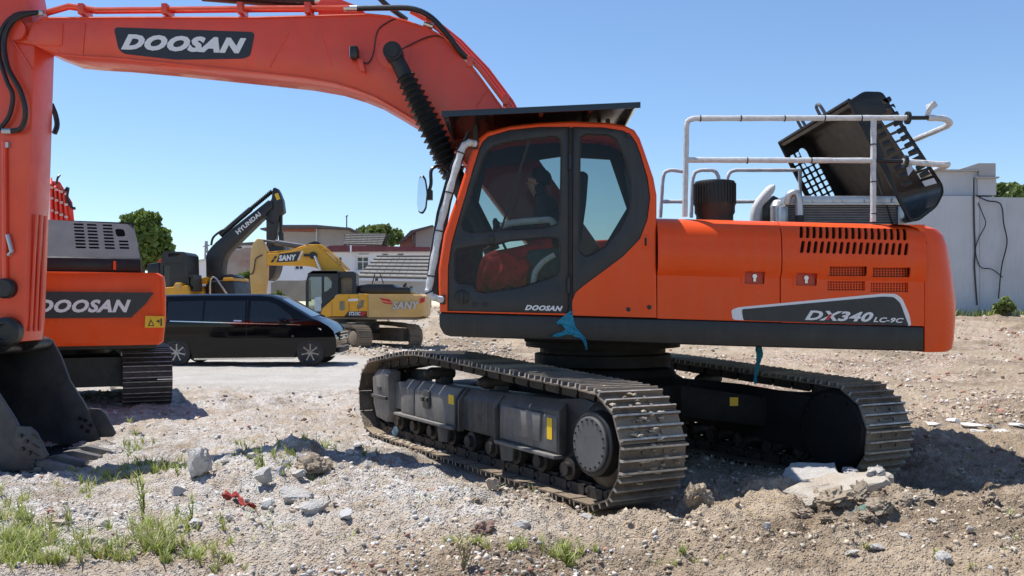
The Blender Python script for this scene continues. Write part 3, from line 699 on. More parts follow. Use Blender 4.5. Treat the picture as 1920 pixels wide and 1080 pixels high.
# boom lift cylinders in black bellows
def lift_cyl(y):
    a = P(738, 100, 9.75); e = P(856, 335, 9.75); a.y = y; e.y = y
    ax = (e-a).normalized(); L = (e-a).length
    m = MB(); m.lathe([(.03, -.10), (.10, -.10), (.10, .10), (.07, .10), (.07, .115), (.02, .115)], a, (0, -1, 0), 28)
    m.cyl(a, a+ax*.30, .075, .085, 16); hd = m.build('cylinder_head', rubber, boom)
    prof = []; n = 17; s0 = .26; s1 = L-.04
    for k in range(n):
        t = s0+(s1-s0)*k/n; dt = (s1-s0)/n; r = .098+.030*min(1, k/9)
        prof += [(r*.72, t), (r*1.06, t+dt*.44), (r*1.12, t+dt*.52), (r*1.0, t+dt*.58)]
    prof.append((.07, s1)); m = MB(); m.lathe([(.02, s0-.02)]+prof+[(.02, s1+.01)], a, ax, 22); m.build('cylinder_bellows', rubber, boom, sm=25)
    m = MB(); m.cyl(e-ax*.08, e+ax*.8, .10, n=18); m.build('cylinder_barrel', black, boom)
lift_cyl(9.74); lift_cyl(10.76)
# ---- arm
arm = MB(); YA0, YA1 = 10.03, 10.47
arm.prism([P(a, b_, YA0) for a, b_ in ((-170, -160), (20, -160), (52, 0), (66, 60), (64, 105), (58, 300), (47, 600), (42, 640), (-12, 646), (-80, 560), (-150, 300))], (0, YA1-YA0, 0)); armo = arm.build('arm', redpaint, ex, bev=.014)
m = MB()
xa = lambda px, py: P(px, py, YA0).x
for k, yy in enumerate((10.13, 10.23, 10.33)):
    a = Vector((xa(57, 330)+.012, yy, P(57, 400, YA0).z)); e = Vector((xa(46, 620)+.012, yy, P(47, 622, YA0).z)); m.tube([a, e], .018, 6)
m.build('stiffener', redpaint, armo, split=True)
m = MB(); m.prism([P(a, b_, YA0-.05) for a, b_ in ((64, 42), (112, 40), (118, 60), (112, 86), (64, 84), (30, 78), (20, 60), (30, 42))], (0, .045, 0)); m.build('pivot_plate', redpaint, armo, bev=.006)
m = MB(); m.tube([P(8, 265, YA0-.03), P(10, 560, YA0-.03)], .03, 8); m.tube([P(28, 80, YA0-.01), P(60, 130, YA0-.01)], .012, 6); m.build('pipe', redpaint, armo)
m = MB()
m.tube(spline([P(78, 24, YA0-.10), P(52, 26, YA0-.14), P(24, 40, YA0-.16), P(8, 75, YA0-.16), P(14, 125, YA0-.16), P(38, 170, YA0-.15), P(48, 210, YA0-.13), P(40, 240, YA0-.1), P(20, 246, YA0-.06)], 6), .028, 10)
m.tube(spline([P(66, 24, YA0-.08), P(30, 28, YA0-.10), P(4, 55, YA0-.12), P(-2, 100, YA0-.12), P(12, 150, YA0-.12), P(24, 180, YA0-.1), P(16, 220, YA0-.08), P(-6, 246, YA0-.06)], 6), .024, 10)
m.tube(spline([P(96, 195, YA1+.05), P(104, 215, YA1+.08), P(107, 235, YA1+.08), P(102, 250, YA1+.05)], 5), .03, 8)
m.build('hose', hose, armo, split=True)
m = MB(); m.cyl(P(5, 246, YA0-.06), P(22, 246, YA0-.06), .034, n=12); m.cyl(P(66, 25, YA0-.1), P(82, 24, YA0-.1), .034, n=12); m.tube([P(14, 440, YA0-.04), P(18, 455, YA0-.05), P(22, 472, YA0-.05), P(16, 478, YA0-.03)], .024, 8); m.box(P(8, 0, YA0).x, P(20, 0, YA0).x, YA0-.05, YA0, P(0, 278, YA0).z, P(0, 268, YA0).z); m.build('hose_fitting', alu, armo, split=True)
m = MB(); m.lathe([(.11, -.0), (.11, .08), (.09, .10), (.03, .10)], P(15, 541, YA0), (0, -1, 0), 20); m.lathe([(.16, 0), (.16, .10), (.13, .12), (.09, .12), (.085, .09), (.02, .09)], P(18, 622, YA0), (0, -1, 0), 26); m.build('pin', black, armo, split=True)
# ---- bucket
bu = MB(); YK0, YK1 = 9.6, 11.2
prof = [(-5.60, 1.18), (-5.85, 1.27), (-6.2, 1.22), (-6.55, .98), (-6.75, .6), (-6.72, .25), (-6.5, -.02), (-6.2, -.13), (-5.6, -.145), (-5.02, -.13)]
inn = [(-5.61, 1.13), (-5.85, 1.22), (-6.17, 1.17), (-6.50, .95), (-6.69, .6), (-6.67, .27), (-6.47, .03), (-6.18, -.08), (-5.6, -.095), (-5.0, -.10)]
bu.prism([Vector((a, YK0+.045, b_)) for a, b_ in prof+inn[::-1]], (0, YK1-YK0-.09, 0)); bko = bu.build('bucket', underblack, ex, bev=.006)  # wrapper in the darkened black: interior shade put into its colour
side = prof+[(-5.0, -.10), (-5.04, .05), (-5.2, .40), (-5.38, .68), (-5.49, .98)]
for y in (YK0, YK1-.045):
    m = MB(); m.prism([Vector((a, y, b_)) for a, b_ in side], (0, .045, 0)); m.build('side_plate', bucketm, bko, bev=.008, split=True)
for y, s in ((YK0-.035, -1), (YK1+.002, 1)):
    m = MB(); m.prism([Vector((a, y, b_)) for a, b_ in ((-5.16, .34), (-5.03, .33), (-4.96, .27), (-4.84, .03), (-4.88, -.01), (-5.10, -.02), (-5.22, .16))], (0, .033, 0)); scu = m.build('side_cutter', bucketm, bko, bev=.006)
    m = MB()
    for q in ((-5.12, .24), (-5.06, .18), (-5.10, .10), (-5.03, .06)): m.cyl((q[0], y+.015, q[1]), (q[0], y+(-.03 if s < 0 else .05), q[1]), .022, n=6)
    if s > 0:
        for q in ((-5.24, .22), (-5.18, .20), (-5.22, .12), (-5.15, .07), (-5.12, .14)): m.cyl((q[0], YK1-.03, q[1]), (q[0], YK1-.075, q[1]), .022, n=6)
    m.build('bolt', black, bko, stuff=True)
    if s < 0:
        m = MB()
        for q in (.24, .14, .05): m.prism([Vector((-5.0+.0, y-.012, q)), Vector((-4.95, y-.012, q-.03)), Vector((-4.92, y-.012, q-.028)), Vector((-5.0, y-.012, q+.02))], (0, .015, 0))
        m.build('wear_rib', black, bko, stuff=True)
toothm = pmat('tooth_steel', (.16, .155, .15), .5, metal=.4, var=.3, dust=.5, dustcol=(.3, .27, .23), scale=9)
tm = MB(); tm.loft([[Vector((x, y, z)) for y, z in ((-w, zb), (w, zb), (w, zt), (-w, zt))] for x, w, zb, zt in ((-.10, .075, -.05, .055), (.02, .08, -.06, .07), (.06, .055, -.05, .055), (.30, .048, -.035, .0))])
tme = tm.mesh('tooth'); tme.materials.append(toothm)
for k in range(5): share(None, tme, 'tooth', bko, Matrix.Translation((-4.96, YK0+.12+k*(YK1-YK0-.24)/4, -.11)))
m = MB(); m.box(-5.16, -4.93, YK0+.01, YK1-.01, -.155, -.097); m.build('cutting_lip', toothm, bko, bev=.01)
for y in (9.96, 10.50):                        # ears that hold the arm and link pins
    m = MB(); m.prism([Vector((a, y, b_)) for a, b_ in rpoly([(-5.40, 1.36), (-5.62, 1.44), (-6.2, 1.35), (-6.3, 1.15), (-5.9, 1.05), (-5.55, 1.08), (-5.38, 1.2)], .06)], (0, .06, 0)); m.build('ear', black, bko, bev=.008, split=True)
m = MB(); m.tube([(-5.66, YK0+.02, 1.13), (-5.66, YK1-.02, 1.13)], .075, 14); m.build('top_tube', black, bko)
# ------------------------------------------------------------------ cab of the main excavator
YC1 = 9.86
cab_out = [(825, 585), (822, 540), (822, 504), (832, 439), (845, 400), (858, 365), (881, 291), (890, 270), (899, 257), (913, 246), (955, 235), (1011, 229), (1071, 226), (1140, 229), (1172, 234), (1190, 243), (1200, 258), (1210, 286), (1226, 333), (1232, 365), (1232, 407), (1231, 596)]
door_px = [(839, 583), (840, 500), (846, 458), (863, 398), (886, 319), (899, 278), (905, 266), (915, 256), (955, 244), (1011, 238), (1069, 238), (1067, 588)]
pil_px = [(1073, 238), (1131, 239), (1168, 245), (1184, 255), (1193, 268), (1200, 286), (1214, 333), (1219, 370), (1214, 411), (1200, 448), (1168, 481), (1094, 536), (1079, 549), (1073, 564), (1072, 590)]
w1 = [(865, 421), (886, 356), (904, 300), (913, 284), (925, 274), (955, 266), (1011, 259), (1041, 256), (1050, 261), (1053, 275), (1052, 340), (1050, 407), (1044, 422), (1020, 428), (950, 432), (884, 437), (869, 432)]
w2 = [(858, 467), (900, 460), (932, 458), (955, 451), (1029, 445), (1046, 447), (1051, 458), (1050, 504), (1043, 517), (1029, 522), (978, 539), (909, 550), (893, 546), (886, 534), (858, 532), (852, 522), (853, 475)]
w3 = [(1087, 259), (1099, 252), (1140, 253), (1154, 260), (1163, 275), (1173, 300), (1182, 333), (1184, 365), (1180, 398), (1163, 430), (1136, 462), (1110, 478), (1099, 481), (1089, 476), (1085, 467)]
XZp = lambda pts, Y=YS: [xz(a, b, YS) for a, b in pts]
# orange shell: rim frame on the near side, roof / front / rear skin, far side frame
def cin(q): 
    v = Vector(q)-Vector((1030, 410)); L = v.length
    return [tuple(Vector((1030, 410))+v*(1-k/L)) for k in (7, 4.6, 2.2, .7, 0)]
def edge_in(pts, d):
    out = []; N = len(pts)
    for i in range(N):
        a, b_, c = Vector(pts[i-1]), Vector(pts[i]), Vector(pts[(i+1) % N]); t = (c-a).normalized(); n_ = Vector((-t.y, t.x))
        if n_.dot(Vector((1030, 410))-b_) < 0: n_ = -n_
        out.append(tuple(b_+n_*d))
    return out
cab_in = edge_in(cab_out, 5.5); cab_in[0] = (830, 584.8); cab_in[-1] = (1228, 595.5)
m = MB(); m.plate(XZp(cab_in), [XZp(door_px)[::1], XZp(pil_px)], YS-.014, .06); cab = m.build('cab', orange, ex, sm=30)
m = MB(); rr = [cab_in]+[edge_in(cab_out, d_) for d_ in (3.2, 1.2, 0)]+[cab_out]
for r_ in rr[1:]: r_[0] = (825, 585); r_[-1] = (1231, 596)
m.loft([[Vector((*[xz(*q)[0]], y_, xz(*q)[1])) for q in r_] for r_, y_ in zip(rr, (YS-.0142, YS-.008, YS+.006, YS+.03, YS+.055))], cap=False); m.build('cab_rim', orange, cab, sm=60)
m = MB(); ring = XZp(cab_out); inner = [xz(a+(1030-a)*.035, b+(410-b)*.035) for a, b in cab_out]
L0 = [Vector((a, YS+.04, b)) for a, b in ring[9:]]; L1 = [Vector((a, YC1, b)) for a, b in ring[9:]]
I0 = [Vector((a, YS+.04, b)) for a, b in inner[9:]]; I1 = [Vector((a, YC1, b)) for a, b in inner[9:]]
# roof and rear skin with thickness; the rear has a window
k_end = 11
roofr = []
for q in range(0, 9): roofr.append([L0[q], L1[q], I1[q], I0[q]])
m.loft(roofr); m.build('roof', orange, cab, sm=50)
m = MB(); rear = [xz(1204, 258), xz(1232, 365), xz(1231, 596)]
for (a, b_) in (((1222, 300), (1231, 330)),): pass
m.prism([Vector((xz(1205, 0)[0], YS+.03, xz(0, 440)[1])), Vector((xz(1205, 0)[0], YC1, xz(0, 440)[1])), Vector((xz(1205, 0)[0], YC1, xz(0, 596)[1])), Vector((xz(1205, 0)[0], YS+.03, xz(0, 596)[1]))], (.03, 0, 0))
for y0, y1 in ((YS+.04, YS+.10), (YC1-.10, YC1)): m.prism([Vector((a, y0, b_)) for a, b_ in (xz(1186, 262), xz(1210, 290), xz(1219, 370), xz(1210, 440), xz(1190, 440), xz(1205, 370))], (0, y1-y0, 0))
m.build('rear_wall', cabgrey, cab)
m = MB(); fh = [xz(*q) for q in ((905, 285), (1060, 262), (1165, 268), (1200, 370), (1140, 470), (1060, 480), (868, 470))]
m.plate(XZp(cab_out[::1]), [fh], YC1, .03); m.build('far_side_wall', cabgrey, cab)
m = MB(); m.add([Vector((a, YC1+.008, b_)) for a, b_ in fh], [list(range(len(fh)))]); m.build('far_window', clear, cab, fix=False)
m = MB(); m.box(xz(826, 0)[0], xz(1229, 0)[0], YS+.05, YC1, xz(0, 596)[1], xz(0, 578)[1]); m.build('cab_floor', darkgap, cab)
# front post frame of the far side and windscreen
m = MB(); fr = [P(a, b_, YS) for a, b_ in ((826, 575), (823, 504), (834, 439), (859, 365), (883, 291), (905, 254))]
m.tube([Vector((p.x+.02, YC1-.02, p.z)) for p in fr], .035, 6); m.tube([Vector((fr[0].x+.03, YS+.05, fr[0].z)), Vector((fr[0].x+.03, YC1, fr[0].z))], .04, 6); m.build('front_post', cabgrey, cab)
m = MB(); m.quadstrip([Vector((p.x+.015, YS+.06, p.z)) for p in fr], [Vector((p.x+.015, YC1-.04, p.z)) for p in fr]); m.build('windscreen', clear, cab, fix=False)
# door and rear quarter, both proud of nothing: set 4 mm inside the rim
m = MB(); m.plate(XZp([(a+(.9 if a < 1000 else -.9), b_) for a, b_ in door_px]), [XZp(w1), XZp(w2)], YS-.004, .045); door = m.build('door', cabgrey, cab, bev=.007)
m = MB(); m.plate(XZp([(a+(.9 if a < 1100 else -.6), b_) for a, b_ in pil_px]), [XZp(w3)], YS-.004, .045); rq = m.build('rear_quarter', cabgrey, cab, bev=.007)
for w, nm, par in ((w1, 'door_window', cab), (w2, 'door_window', cab), (w3, 'quarter_window', cab)):
    m = MB(); c = (sum(p[0] for p in w)/len(w), sum(p[1] for p in w)/len(w))
    m.add([P(c[0]+(a-c[0])*1.015, c[1]+(b_-c[1])*1.015, YS+.012) for a, b_ in w], [list(range(len(w)))]); m.build(nm, clear, cab, fix=False)
    m = MB(); m.tube([P(a, b_, YS+.004) for a, b_ in spline([(a, b_, 0) for a, b_ in w], 3, True) and w], .012, 6, closed=True); m.build('window_seal', rubber, cab)
m = MB(); m.prism([P(a, b_, YS+.002) for a, b_ in ((852, 522), (853, 475), (858, 467), (892, 462), (894, 500), (893, 546), (886, 534), (858, 532))], (0, .004, 0)); m.build('lower_blind', darkgap, cab)
m = MB(); m.prism([P(a, b_, YS+.006) for a, b_ in ((990, 262), (995, 262), (942, 430), (938, 430))], (0, .015, 0)); m.build('window_divider', rubber, cab)
m = MB()
for px, py, h in ((1069, 303, 14), (1066, 534, 15)): c = P(px, py, YS-.016); m.cyl((c.x, c.y, c.z-h/194), (c.x, c.y, c.z+h/194), .018, n=10)
m.build('hinge', black, cab, split=True)
m = MB(); c = P(866, 557, YS-.01); m.lathe([(.065, .0), (.07, .015), (.055, .02), (.02, .02)], c, (0, -1, 0), 22); m.box(c.x-.018, c.x+.018, c.y-.05, c.y-.01, c.z-.06, c.z+.06, None); m.build('door_handle', black, cab, bev=.006)
m = MB()
for px, py in ((889, 571), (909, 571)): c = P(px, py, YS-.004); m.cyl(c, c+Vector((0, -.012, 0)), .024, n=14)
m.build('lock', rubber, cab, split=True)
m = MB(); c = P(921, 448, YS-.006); m.box(c.x-.03, c.x+.03, c.y-.012, c.y+.01, c.z-.04, c.z+.04); m.build('window_latch', black, cab, bev=.004)
text('DOOSAN', 'lettering', P(984, 581.5, YS-.005), rt, up, 71/FP*YS, 10/FP*YS, white, cab, .35, .05)
m = MB()
for px, py in ((1178, 254), (1217, 576), (1178, 580)): c = P(px, py, YS-.006); m.lathe([(.024, 0), (.022, .012), (.01, .016)], c, (0, -1, 0), 12)
m.build('cap', black, cab, split=True)
m = MB(); m.prism([P(a, b_, YS-.02) for a, b_ in rpoly([(1204, 441), (1217, 438), (1217, 466), (1204, 466)], 5)], (0, .02, 0)); m.build('lifting_lug', orange, cab, bev=.004)
m = MB(); m.prism([P(a, b_, YS-.023) for a, b_ in rpoly([(1208.5, 446), (1212.5, 445), (1212.5, 461), (1208.5, 461)], 2)], (0, .003, 0)); m.build('lug_slot', darkgap, cab)
m = MB(); m.prism([P(a, b_, YS-.0165) for a, b_ in ((1066.5, 239), (1073.5, 239), (1073, 590), (1066, 590))], (0, .004, 0)); m.build('door_gap', darkgap, cab)
# orange lower quarter below the dark curve is part of the rim plate; front guard and handrail
m = MB(); m.prism([P(a, b_, YS+.14) for a, b_ in ((866, 262), (877, 268), (846, 380), (828, 480), (824, 560), (828, 570), (806, 560), (800, 540), (802, 500), (818, 400), (840, 320))], (0, .03, 0)); m.build('front_guard', black, cab, bev=.006)
m = MB(); hp = spline([P(892, 270, YS-.03), P(879, 268, YS-.07), P(868, 277, YS-.09), P(858, 305, YS-.09), P(842, 360, YS-.09), P(826, 420, YS-.09), P(815, 480, YS-.09), P(805, 535, YS-.09), P(804, 547, YS-.09), P(812, 557, YS-.08), P(830, 562, YS-.03)], 5)
m.tube(hp, [.033+.004*math.sin(i*1.7) for i in range(len(hp))], 10); hr = m.build('grab_rail', wrap, cab)
m = MB()
for i in (12, 20, 26, 33, 40): m.tube([hp[i], hp[i]+(hp[i+1]-hp[i]).normalized()*.012], .040, 10)
m.build('tape_band', rubber, cab, split=True)
m = MB()
for px, py in ((891, 271), (829, 562)): c = P(px, py, YS-.02); m.box(c.x-.02, c.x+.03, c.y-.03, c.y+.04, c.z-.045, c.z+.045)
m.build('rail_bracket', black, cab, bev=.005, split=True)
# mirror
m = MB(); c = P(794, 365, 8.75); ring = []
mpx = rpoly([(784, 345), (786, 332), (793, 327), (799, 335), (803, 362), (800, 392), (793, 402), (785, 399), (782, 385)], 5, 3)
m.loft([[P(794+(a-794)*s, 365+(b_-365)*s, 8.72+dy) for a, b_ in mpx] for s, dy in ((.93, 0), (1.0, .02), (.95, .07), (.6, .11))]); mi = m.build('mirror', black, cab)
m = MB(); m.prism([P(794+(a-794)*.86-2, 365+(b_-365)*.90, 8.717) for a, b_ in mpx], (0, .002, 0)); m.build('mirror_glass', pmat('mirror', (.8, .83, .86), .03, metal=1, var=0, rvar=0), cab)
m = MB(); m.tube(spline([P(803, 362, 8.80), P(808, 345, 8.80), P(808, 322, 8.82), P(815, 313, 8.85), P(830, 311, 8.92), P(842, 320, 9.0)], 5), .017, 8); m.box(P(800, 0, 8.8).x, P(811, 0, 8.8).x, 8.76, 8.84, P(0, 375, 8.8).z, P(0, 357, 8.8).z); m.build('mirror_arm', black, cab)
# roof guard: shallow tray above the cab
m = MB(); c0 = P(828, 208, 8.55); c1 = P(1201, 191, 8.55)
def rg(dx, dy, dz): return (c0 if dx == 0 else c1)+Vector((0, dy, dz))
L = 1.55
m.loft([[rg(i, 0, -.012), rg(i, 0, 0), rg(i, L, 0), rg(i, L, -.012)] for i in (0, 1)])
m.loft([[rg(i, .0, -.055), rg(i, 0, -.0125), rg(i, .012, -.0125), rg(i, .012, -.055)] for i in (0, 1)])
m.loft([[rg(i, L-.012, -.11), rg(i, L-.012, -.0125), rg(i, L, -.0125), rg(i, L, -.11)] for i in (0, 1)])
for q, s in ((0, 1), (1, -1)):
    a = rg(q, .014, -.0125); m.loft([[a+Vector((s*t, 0, 0)), a+Vector((s*t, L-.03, 0)), a+Vector((s*(t+.06), L-.03, -.13)), a+Vector((s*(t+.06), 0, -.05))] for t in (0, .012)])
for t in (.25, .5, .75):
    a = c0.lerp(c1, t); m.box(a.x-.02, a.x+.02, a.y+.02, a.y+L-.02, a.z-.06, a.z-.0125)
m.build('roof_guard', pmat('gloss_black', (.008, .008, .009), .16, var=.1, dust=.1, dustcol=(.05, .05, .05), coat=.4), cab)
m = MB()
for t, py in ((.16, 262), (.86, 236)):
    for y in (8.98, 9.8): a = c0.lerp(c1, t); m.box(a.x-.02, a.x+.02, y-.02, y+.02, P(0, py, YS).z-.06, a.z-.062)
m.build('guard_post', black, cab, split=True)
m = MB(); m.tube([P(862, 300, 9.05), P(872, 262, 9.02), P(880, 246, 9.0)], .02, 6); m.build('wiper_arm', black, cab)
# ---- seat and controls
seatm = pmat('teal_seat_cover', (.03, .10, .13), .35, var=.4, scale=18, bump=.8)
m = MB(); yy = 9.12
m.prism([P(a, b_, yy) for a, b_ in rpoly([(985, 470), (1060, 462), (1068, 500), (1060, 520), (990, 520)], 12)], (0, .5, 0)); m.build('seat_cushion', seatm, cab, bev=.04, seg=3)
m = MB(); m.prism([P(a, b_, yy) for a, b_ in rpoly([(1052, 470), (1078, 330), (1090, 318), (1104, 325), (1100, 380), (1086, 480)], 14)], (0, .5, 0)); m.build('seat_back', darkgap, cab, bev=.04, seg=3)
m = MB(); m.prism([P(a, b_, yy) for a, b_ in ((1000, 520), (1060, 520), (1070, 585), (990, 585))], (0, .45, 0)); m.build('seat_base', darkgap, cab, bev=.02)
m = MB(); m.tube(spline([P(938, 425, 9.02), P(960, 418, 9.02), P(1015, 413, 9.02), P(1034, 414, 9.02), P(1043, 430, 9.02)], 4), .034, 10); m.tube(spline([P(1000, 535, 9.0), P(1004, 510, 9.0), P(1020, 490, 9.0), P(1040, 478, 9.0)], 4), .03, 8); m.build('arm_rest', wrap, cab)
m = MB(); m.prism([P(a, b_, 9.3) for a, b_ in ((868, 585), (900, 585), (905, 430), (893, 426), (872, 500))], (0, .35, 0)); m.build('front_console', darkgap, cab, bev=.02)
m = MB()
for y in (9.08, 9.7): m.tube([P(950, 470, y), P(935, 440, y), P(930, 425, y)], .015, 6); m.lathe([(.01, 0), (.028, .02), (.03, .07), (.015, .1)], P(930, 428, y), (-.1, 0, 1), 10)
m.build('joystick', rubber, cab, split=True)
# ------------------------------------------------------------------ engine bay things of the upper works
m = MB(); x0 = P(1458, 0, 9.5).x; x1 = P(1690, 0, 9.5).x; z1 = P(0, 368, 9.5).z; z0 = P(0, 430, 9.5).z; zt = P(0, 386, 9.5).z
m.box(x0+.10, x1-.05, 9.52, 9.86, z0, zt-.002); rad = m.build('radiator', darkgap, ex)
m = MB(); m.box(x0+.06, x1-.02, 9.46, 9.9, zt, z1); m.box(x0+.02, x0+.10, 9.46, 9.9, z0, zt-.002); m.box(x1-.05, x1+.02, 9.46, 9.9, z0, zt-.002)
m.lathe([(.02, 0), (.07, 0), (.08, .05), (.08, .26), (.05, .32), (.02, .33)], (x0+.06, 9.7, z0), (0, 0, 1), 16); m.build('radiator_frame', alu, rad, bev=.012)
m = MB(); n = 14
for k in range(n): z = z0+(zt-z0)*(k+.3)/n; m.box(x0+.101, x1-.052, 9.492, 9.518, z, z+(zt-z0)/n*.42)
m.build('cooler_fin', pmat('fin_metal', (.28, .26, .26), .45, metal=.7), rad, split=True)
m = MB()
for t in (.12, .2, .28, .45, .52, .7, .78, .92): x = x0+(x1-x0)*t; m.box(x-.015, x+.015, 9.445, 9.459, z1-.07, z1-.02)
m.box(x0+.1, x1-.06, 9.448, 9.459, zt+.004, zt+.03); m.build('clip', alu, rad, bev=.003, split=True)
m = MB(); m.tube(spline([P(1475, 382, 9.40), P(1480, 366, 9.38), P(1493, 362, 9.36), P(1498, 375, 9.35), P(1499, 410, 9.35)], 5), .038, 12); m.build('coolant_pipe', alu, rad)
m = MB(); m.cyl(P(1499, 404, 9.35), P(1499, 416, 9.35), .046, n=14); m.build('pipe_joint', rubber, rad)
# air pre-cleaner
m = MB(); c = P(1340, 408, 9.3); h = 68/FP*9.3; r = 38/FP*9.3
m.lathe([(.02, -.05), (r*.9, -.05), (r*.9, .02), (r*.98, .05), (r*.98, h*.3), (r, h*.32), (r, h*.93), (r*.96, h*.985), (r*.85, h), (.02, h)], c, (0, 0, 1), 40); pc = m.build('air_precleaner', rubber, ex, sm=40)
m = MB()
for k in range(40):
    a = 2*math.pi*k/40; m.box(-.006, .006, -.008, .004, h*.36, h*.92, Matrix.Translation(c) @ Matrix.Rotation(a, 4, 'Z') @ Matrix.Translation((0, -r, 0)))
m.build('cleaner_vane', rubber, pc, stuff=True)
# exhaust pipe
m = MB(); ee = spline([P(1415, 430, 9.6), P(1416, 400, 9.6), P(1424, 380, 9.6), P(1452, 347, 9.6)], 6); m.tube(ee, [.05]*(len(ee)-3)+[.048, .035, .012], 16); m.build('exhaust_pipe', wrap, ex)
m = MB(); m.prism([P(a, b_, 9.75) for a, b_ in ((1428, 415), (1430, 385), (1450, 366), (1462, 372), (1462, 420))], (0, .2, 0)); m.build('muffler_guard', black, ex, bev=.01)
# ---- open engine hood
YH0, YH1 = 9.3, 11.7
def hp_(px, py, y=YH0): v = P(px, py, YH0); return Vector((v.x, y, v.z))
rim0 = (1590, 191); rim1 = (1706, 415)
side_px = rpoly([(1590, 191), (1619, 171), (1655, 172), (1672, 200), (1768, 346), (1770, 362), (1757, 388), (1722, 415), (1706, 415)], 8, 3)
lx = Vector((rim1[0]-rim0[0], rim1[1]-rim0[1])); ll = lx.length; lx /= ll; ly = Vector((-lx.y, lx.x))
if ly.x < 0: ly = -ly
def lp(s, t): v = Vector(rim0)+lx*s+ly*t; return (v.x, v.y)      # s along the rim, t toward the outer skin (pixels)
nh = []
for k in range(11): nh.append(rpoly([lp(26+k*15.5, 57), lp(36+k*15.5, 57), lp(36+k*15.5, 75), lp(26+k*15.5, 75)], 2.5, 2))
for k in range(9): nh.append(rpoly([lp(46+k*17, 20), lp(56+k*17, 20), lp(56+k*17, 37), lp(46+k*17, 37)], 2.5, 2))
plastic = pmat('hood_plastic', (.015, .016, .018), .34, var=.12, dust=.2, dustcol=(.035, .035, .035), scale=4, spec=.4)
m = MB(); m.plate([xz(a, b_, YH0) for a, b_ in side_px], [[xz(a, b_, YH0) for a, b_ in h] for h in nh], YH0, .02); hood = m.build('engine_hood', plastic, ex, bev=.004)
fh_ = []
for i in range(11):
    for j in range(4):
        if j > 1 and i < 3: continue
        fh_.append(rpoly([lp(38+i*15, 8+j*14), lp(49+i*15, 8+j*14), lp(49+i*15, 18+j*14), lp(38+i*15, 18+j*14)], 2, 2))
fh_.append(rpoly([lp(34, 34), lp(42, 30), lp(80, 31), lp(80, 48), lp(44, 49), lp(34, 44)], 6, 3))
m = MB(); m.plate([xz(a, b_, YH0) for a, b_ in side_px], [[xz(a, b_, YH0) for a, b_ in h] for h in fh_], YH1-.02, .02); m.build('hood_far_side', plastic, hood)
# outer skin: strips along the outline except the rim edge
m = MB(); n_ = len(side_px)
cx_ = sum(p[0] for p in side_px)/n_; cy_ = sum(p[1] for p in side_px)/n_
outl = [Vector(p) for p in side_px][1:-1]
sh = [Vector((p.x+(cx_-p.x)*.05, p.y+(cy_-p.y)*.05)) for p in outl]
def skin(y0, y1, idx): 
    m = MB(); m.loft([[hp_(outl[i].x, outl[i].y, y0), hp_(outl[i].x, outl[i].y, y1), hp_(sh[i].x, sh[i].y, y1), hp_(sh[i].x, sh[i].y, y0)] for i in idx]); m.build('hood_skin', plastic, hood, sm=40)
i0 = min(range(len(outl)), key=lambda i: (outl[i]-Vector((1675, 205))).length); i1 = min(range(len(outl)), key=lambda i: (outl[i]-Vector((1766, 343))).length)
skin(YH0+.0205, YH0+.07, range(len(outl))); skin(YH0+.36, YH1-.0205, range(len(outl))); skin(YH0+.0701, YH0+.3599, range(0, i0+1)); skin(YH0+.0701, YH0+.3599, range(i1, len(outl)))
A_, B_ = outl[i0], outl[i1]; As, Bs = sh[i0], sh[i1]
for k in range(9):                         # bars between the vent slots
    t0 = (k+.0)/9; t1 = (k+.16)/9; m = MB(); m.loft([[hp_(*A_.lerp(B_, t), YH0+.0701), hp_(*A_.lerp(B_, t), YH0+.3599), hp_(*As.lerp(Bs, t), YH0+.3599), hp_(*As.lerp(Bs, t), YH0+.0701)] for t in (t0, t1)]); m.build('vent_bar', plastic, hood)
m = MB(); rmp = [hp_(*rim1, YH0-.01), hp_(*lp(-2, 2), YH0-.01), hp_(*lp(-2, 2), YH1+.01), hp_(*rim1, YH1+.01)]; m.tube(rmp, .02, 6); m.build('hood_rim', plastic, hood)
m = MB()
for t in (.30, .58): y = YH0+(YH1-YH0)*t; a = hp_(*lp(0, 2), y); m.tube(spline([a+Vector((-.02, -.07, .01)), a+Vector((-.07, -.06, .10)), a+Vector((-.08, 0, .125)), a+Vector((-.07, .06, .10)), a+Vector((-.02, .07, .01))], 4), .018, 8)
m.build('hood_handle', pmat('grey_plastic', (.12, .13, .14), .4), hood, split=True)
m = MB(); m.tube([hp_(1688, 418, 9.5), hp_(*lp(120, 6), 9.5)], .015, 6); m.build('hood_stay', black, hood)
